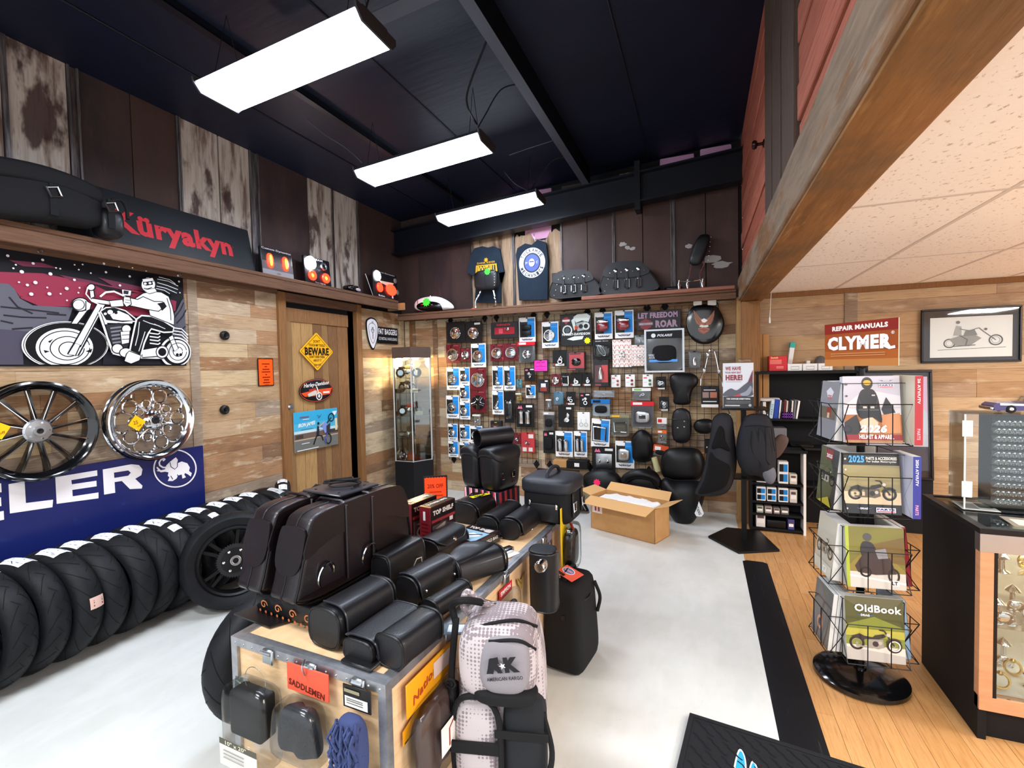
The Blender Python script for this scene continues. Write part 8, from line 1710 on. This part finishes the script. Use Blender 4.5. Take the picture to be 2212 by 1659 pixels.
o=catalog(0,0,.034,.33,.20,'thick red ATV and UTV catalogue with its spine outward at the top right',lambda A,w,h:(A.rect(0,0,w,h,'#a81e26'),A.text('26 ATV/UTV',w*.5,h*.78,w*.36,'#f0e4e0',h*.36,ang=-90,bold=.03),A.text('PARTS',w*.5,h*.16,w*.4,'#d8a0b0',h*.16,ang=-90,bold=.03)),x=.150,depth=.115,spine='#d8d2c0',lean=0)
catalog(0,1,CW+.02,CH,.03,'2025 parts and accessories catalogue with a black cruiser, second tier front',c_indian,x=-.012,spine='#2a2622')
catalog(0,1,.034,.30,.18,'blue ATV and UTV catalogue with its spine outward, second tier right',lambda A,w,h:(A.rect(0,0,w,h,'#27348c'),A.text('2024 ATV/UTV',w*.5,h*.74,w*.36,'#e4e4f0',h*.42,ang=-90,bold=.03),A.text('PARTS',w*.5,h*.14,w*.4,'#d89ab8',h*.16,ang=-90,bold=.03)),x=.150,depth=.115,spine='#c8cce0',lean=0)
catalog(0,2,CW+.03,CH,.05,'catalogue with a rider leaning through a curve, third tier front',c_rider,spine='#b9b6ae')
catalog(0,3,CW+.03,CH+.01,.05,'green-covered catalogue with a vintage motorcycle, bottom tier front',c_old,spine='#c2c0b8')
catalog(3,0,CW,CH,.045,'grey anniversary catalogue on the left side of the top tier',c_grey,spine='#9fa0a6')
catalog(3,1,CW,CH,.05,'2025 catalogue with a green cover on the left side, second tier',c_2025,spine='#8c8a84')
catalog(3,2,CW,CH,.07,'pale thick catalogue with chopper cover on the left side, third tier',c_white,spine='#b4b2aa')
catalog(3,3,CW,CH,.02,'dark front catalogue of the bottom left stack',c_dark,depth=.185,spine='#e2e2e0')
for k in range(4):catalog(3,3,CW,CH-.003*k,.016,('first','second','third','rearmost')[k]+' plain white-edged catalogue behind the dark one, bottom left stack',lambda A,w,h:A.rect(0,0,w,h,'#8f9aa0'),depth=.165-.019*k,spine='#cfd2d2')
catalog(1,2,CW,CH,.02,'red and black catalogue on the right side of the third tier',lambda A,w,h:(A.rect(0,0,w,h,'#7c2030'),A.rect(0,0,w*.3,h,'#2a2426')),depth=.17,spine='#8c2434');catalog(1,2,CW,CH,.02,'dark blue catalogue behind the red one on the right side',lambda A,w,h:A.rect(0,0,w,h,'#3c4e64'),depth=.145,spine='#d8d8d8')
catalog(1,3,CW,CH,.03,'light blue brochure on the right side of the bottom tier',c_blue,depth=.165,spine='#8fb4d4')
catalog(2,0,CW,CH,.03,'blue-spined catalogue on the back of the top tier',c_blue,spine='#2f5fb4');catalog(2,1,CW,CH,.03,'street 2025 catalogue on the back of the second tier',c_street,spine='#d4d0ca');catalog(2,2,CW,CH,.03,'dark catalogue on the back of the third tier',c_dark,spine='#3a3a3c')
a=ony(1781,752,3.06);b=ony(1939,735,2.74);d=b-a;d.z=0;w=d.length;z0=1.672;h=.225
sg=MB().rbox(-w/2,0,-.006,w/2,h,0,.002,1).build('board_sign',mat('cream_board','#e6d8c4',.5),None,frame(((a.x+b.x)/2,(a.y+b.y)/2-.012,z0),d,(0,0,1)),label='red and orange repair manuals board on top of the rack',cat='sign')
A=Art(.0004);A.rect(-w/2,0,w/2,h,'#a85a26');A.rect(-w/2,h*.35,w/2,h*.78,'#9a4a20');A.rect(-w/2,0,w/2,h*.16,'#b97a42');A.rect(-w/2,h*.76,w/2,h,'#86201c');A.text('REPAIR MANUALS',0,h*.88,h*.11,'#f4eee8',w*.76,bold=.05);A.text('CLYMER',-.004,h*.53,h*.32,'#f4f0ee',w*.88,bold=.06);A.text('®',w*.44,h*.70,h*.07,'#f4f0ee');A.line([(w*.33,h*.44),(w*.40,h*.38),(w*.47,h*.40)],h*.06,'#f4f0ee');A.lines(-w*.4,w*.35,[h*.29,h*.24],.004,'#c89060');A.build('lettering','gloss',sg)
MB().rbox(-.03,-.012,z0-.035,.03,.006,z0+.02,.006,2).build('sign_clip','blackmetal',rk);MB().tube([(-.04,-.03,z0+.01),(0,-.03,z0-.01),(.04,-.03,z0+.015)],.006,6).build('sign_clip','blackmetal',rk)
# ==== glass counter at right
QX,QY,QW,QD,QH=1.13,2.68,1.75,.58,.95
cn=thing('glass_counter',T(QX,QY,0),'long glass display counter with black end panel and lit jewellery','counter')
MB().box(0,0,0,.03,QD,QH-.02).build('end_panel','blackmatte',cn);MB().box(QW-.03,0,0,QW,QD,QH-.02).build('end_panel','blackmatte',cn);MB().box(.0301,QD-.02,0,QW-.0301,QD,QH-.02).build('back_panel',mat('cream_back','#e8ddcc',.6),cn);MB().box(.0301,.03,0,QW-.0301,QD-.0201,.20).build('plinth','blackmatte',cn)
PW=mat('peach_wood','#c8916a',.4,noise=(5,'#b27a54',.5,(1,1,8)))
MB().box(.0,-.012,.14,QW,.028,.20).build('bottom_rail',PW,cn);MB().box(-.002,-.012,.2001,.045,.028,QH-.10).build('corner_stile',PW,cn);MB().box(-.004,-.014,QH-.0999,QW,.030,QH-.02).build('top_rail','steel',cn);MB().box(.046,-.008,.2001,.06,.02,QH-.1001).build('inner_edge','blackmetal',cn)
MB().box(.06,.0,.2002,QW-.04,.006,QH-.1002).build('front_glass','glass',cn);MB().box(-.006,-.016,QH-.0199,QW,.02,QH+.004).build('top_frame','blackmetal',cn);MB().box(-.006,QD-.03,QH-.0199,QW,QD,QH+.004).build('top_frame','blackmetal',cn);MB().box(-.006,.0201,QH-.0199,.03,QD-.0301,QH+.004).build('top_frame','blackmetal',cn);MB().box(.0301,.0201,QH-.008,QW,QD-.0301,QH).build('top_glass','glass',cn)
MB().box(.035,.03,.5,QW-.04,QD-.15,.506).build('glass_shelf','acrylic',cn);MB().box(.035,.03,.2003,QW-.04,QD-.021,.206).build('white_deck','white',cn);MB().box(.035,.05,.74,QW-.04,QD-.2,.746).build('glass_shelf','acrylic',cn)
MB().cyl((.1,.06,QH-.06),(QW-.1,.06,QH-.06),.012,10).build('tube_lamp',mat('counter_tube','#fff6e4',.4,emit=('#fff0d8',60.0)),cn)
gold=mat('gold_metal','#d8b46a',.25,1.0)
rr=random.Random(5);k=0
for z,rows in((.2065,5),(.5065,4),(.7465,2)):
 for j in range(rows):
  for i in range(7):
   x=.10+.13*i+rr.uniform(-.02,.02);y=.06+.075*j+rr.uniform(-.01,.01)
   if x>.95:continue
   s_=rr.uniform(1.1,1.6);kind=(i+j+k)%3;m=MB()
   if kind==0:m.torus(.022*s_,.006,16,6,T(x,y,z+.027*s_+.001)@RX(75));m.sph((x,y,z+.05*s_),.011,8)
   elif kind==1:m.sbox((.05*s_,.03,.045*s_),2.4,6,None,T(x,y,z+.024*s_));m.torus(.014,.004,12,5,T(x+.02,y-.01,z+.018)@RX(90));m.torus(.014,.004,12,5,T(x-.02,y-.01,z+.018)@RX(90))
   else:m.lathe([(0,0),(.022*s_,0),(.012,.01),(.010,.04*s_),(.022*s_,.05*s_),(.012,.065*s_),(0,.07*s_)],12,None,T(x,y,z+.001))
   m.build('jewellery_piece',gold if(i+2*j+k)%5==0 else 'chrome',M=T(QX,QY,0),label='small %s jewellery piece on the %s shelf inside the glass counter'%('gold' if(i+2*j+k)%5==0 else 'silver',('bottom','middle','top')[k]),cat='jewellery',group='jewellery in the glass counter')
 k+=1
for i,(x0,x1,y0,c,c2,lb)in enumerate(((.14,.50,.05,'#8a8478','#d8d4c8','paper sheet with grey pictures on the counter glass'),(.55,.95,.04,'#c9b48c','#efe6d4','tan paper leaflet on the counter glass'),(.06,.20,.30,'#e6e4e0','#8a8a8c','white slip of paper on the counter glass by the ring case'))):
 o=MB().box(0,0,0,x1-x0,.16,.0015).build('leaflet',mat('leaflet'+c,c,.5),None,T(QX+x0,QY+y0,QH+.0055)@RZ(-6),label=lb,cat='paper');A=Art(.002);A.rect(.02,.02,(x1-x0)*.5,.12,c2);A.rect((x1-x0)*.55,.05,(x1-x0)*.9,.14,'#6a6660');A.build('printed_picture','print',o)
# ---- ring case on the counter
a=ony(2048,900,3.02)
rc=thing('ring_case',T(1.215,2.98,QH+.005)@RZ(-4),'clear acrylic case filled with rows of shiny rings on the counter','display case')
wc,hc,dc_=.62,.47,.20
MB().box(.10,.06,.0,wc,dc_,.46).build('black_tower','blackmatte',rc)
for i in range(11):
 z=.03+.038*i;MB().prism([(0,0),(-.02,.008),(-.02,.014),(0,.03)],0,wc-.10,M=frame((.10,.06,z),(0,1,0),(0,0,1))@Matrix.Rotation(0,4,'X')).build('ring_ledge','steel',rc)
m=MB()
for i in range(11):
 z=.045+.038*i
 for j in range(26):m.torus(.010,.0032,8,4,T(.115+.019*j,.032,z+.0)@RX(70));m.sbox((.012,.008,.010),2.5,2,None,T(.115+.019*j,.027,z+.010))
m.build('rings','chrome',rc,kind='stuff')
for b in((-.02,.0,0,wc,.004,hc),(-.02,.004,0,-.016,dc_,hc),(-.02,.0,hc,wc,dc_,hc+.004)):MB().box(*b).build('acrylic_wall','acrylic',rc)
for i in range(9):MB().prism([(0,0),(.022,.02),(0,.04)],0,.005,M=frame((.095,.055,.05+.045*i),(0,-1,0),(0,0,1))).build('saw_tooth','blackmatte',rc)
for z in(.06,.36):MB().rbox(-.03,-.006,z,.01,-.001,z+.08,.002,1).build('hinge',mat('frosted_hinge','#d8dcdc',.3),rc)
MB().cyl((-.018,.0,.0),(-.018,0,hc),.004,6).build('hinge_rod',_mats['frosted_hinge'],rc)
# ---- toy car on the case
tcar=thing('toy_car',T(1.49,3.06,QH+.005+hc+.0055)@RZ(-2),'purple and white vintage toy car with red seats on the ring case','toy car')
pr=[(-.17,.012),(-.175,.035),(-.16,.048),(-.05,.052),(.02,.05),(.17,.046),(.18,.03),(.175,.012)]
PU=mat('purple_paint','#3a2f6a',.2,coat=.6)
MB().prism(pr,-.06,.06,M=frame((0,0,0),(1,0,0),(0,0,1))).build('car_body',PU,tcar);MB().prism([(-.15,.0485),(-.15,.038),(.16,.03),(.16,.0365)],-.0605,.0605,M=frame((0,0,0),(1,0,0),(0,0,1))).build('white_side','white',tcar);MB().rbox(-.03,-.045,.048,.13,.045,.062,.006,2).build('red_seats',mat('red_seat','#a03038',.5),tcar);MB().prism([(-.055,.05),(-.035,.078),(-.03,.078),(-.045,.05)],-.05,.05,M=frame((0,0,0),(1,0,0),(0,0,1))).build('windscreen','acrylic',tcar)
MB().rbox(-.185,-.062,.014,-.172,.062,.03,.004,1).build('bumper','chrome',tcar)
for x in(-.11,.115):
 for y in(-.055,.055):MB().lathe([(0,-.008),(.017,-.008),(.020,-.004),(.020,.004),(.017,.008),(0,.008)],18,None,T(x,y,.020)@RX(90)).build('wheel','rubber',tcar);MB().lathe([(0,0),(.010,0),(.008,.003),(0,.004)],12,None,T(x,y*1.15,.020)@RX(90 if y<0 else-90)).build('hub_cap','chrome',tcar)
# ==== rubber mat at the bottom edge
a=fl(1490,1548);b=fl(1782,1641);d=b-a;an=degrees(atan2(d.y,d.x));lw=.95
mt=thing('floor_mat',T(a.x,a.y,.011)@RZ(an),'black ribbed rubber mat with a pale blue emblem at the bottom of the photo','mat')
MB().rbox(0,-.75,0,lw,0,.007,.003,1).build('mat_body',mat('mat_rubber','#1c1d20',.7,bump=(200,.3)),mt)
for b_ in((0,-.022,lw,0),(0,-.75,.022,-.022)):MB().rbox(b_[0],b_[1],.0071,b_[2],b_[3],.011,.002,1).build('border',_mats['mat_rubber'],mt)
rbm=MB().tube([(0,0,0),(.02,-.012,.0),(.03,-.03,0),(.05,-.042,0),(.06,-.06,0),(.08,-.072,0)],.004,5).mesh('rib')
for i in range(14):
 for j in range(8):
  x=.035+.062*i;y=-.035-.085*j
  if x>lw-.09 or y<-.66:continue
  link('rib',rbm,_mats['mat_rubber'],mt,T(x,y,.0085))
A=Art(.0092)
for k,(x,y,s_)in enumerate(((.235,-.24,1.0),(.285,-.275,.9),(.335,-.31,.8))):
 q=smooth_closed([(x-.02*s_,y-.22),(x-.028*s_,y-.05),(x-.015*s_,y+.10*s_),(x+.008*s_,y+.09*s_),(x+.022*s_,y),(x+.022*s_,y-.22)],4);A.poly(q,'#e8eef0');A.poly([((a_-x)*.75+x,(b_-y)*.93+y-.004)for a_,b_ in q],'#2f9cc4')
A.build('emblem','print',mt)
# ==== small pieces go under the part they sit on
SUB={'snap':'flap','flap_edge':'flap','stud':'flap','concho':'flap','buckle':'strap','bolt':'hub','hub_bore':'hub','bearing':'hub','sprocket_nut':'sprocket','hub_cap':'wheel','bead':'chrome_cover','bracket_pin':'wall_bracket','spot_lamp':'top_box','bright_core':'red_lens','ring_core':'red_ring','rivet':'edge_trim','lace':'yoke','lace_hole':'yoke','polished_edge':'spoke','plate_bolt':'metal_plate','hook_tip':'hook','zip_pull':'front_pocket','eye_socket':'skull_face','hinge':'acrylic_wall','saw_tooth':'black_tower','ring_ledge':'black_tower','caster':'base_tray','price_star':'cushion','silver_line':'bag_body','raised_badge':'chrome_cover','header_print':'header_card','fuel_cap':'tank_shell','foot_plate':'leg','shirt_print':'shirt','suede_panel':'cushion','nose_panel':'cushion','seam':'cushion','welt':'cushion','lower_welt':'lower_cushion','white_side':'car_body','bumper':'car_body','logo_pad':'top_pocket','webbing':'side_pocket','clip':'compression_strap','inner_edge':'corner_stile'}
def _b(o):return o.name.split('.')[0]
def _c(o):return o.matrix_local@(sum((Vector(v)for v in o.bound_box),Vector())/8)
for root in[o for o in COL.objects if o.parent is None]:
 kids=list(root.children)
 for c in kids:
  w=SUB.get(_b(c))
  if not w or c.children:continue
  cand=[k for k in kids if _b(k)==w and k is not c]
  if not cand:continue
  p=min(cand,key=lambda k:(_c(k)-_c(c)).length);ml=p.matrix_basis.inverted()@c.matrix_basis
  c.parent=p;c.matrix_basis=ml
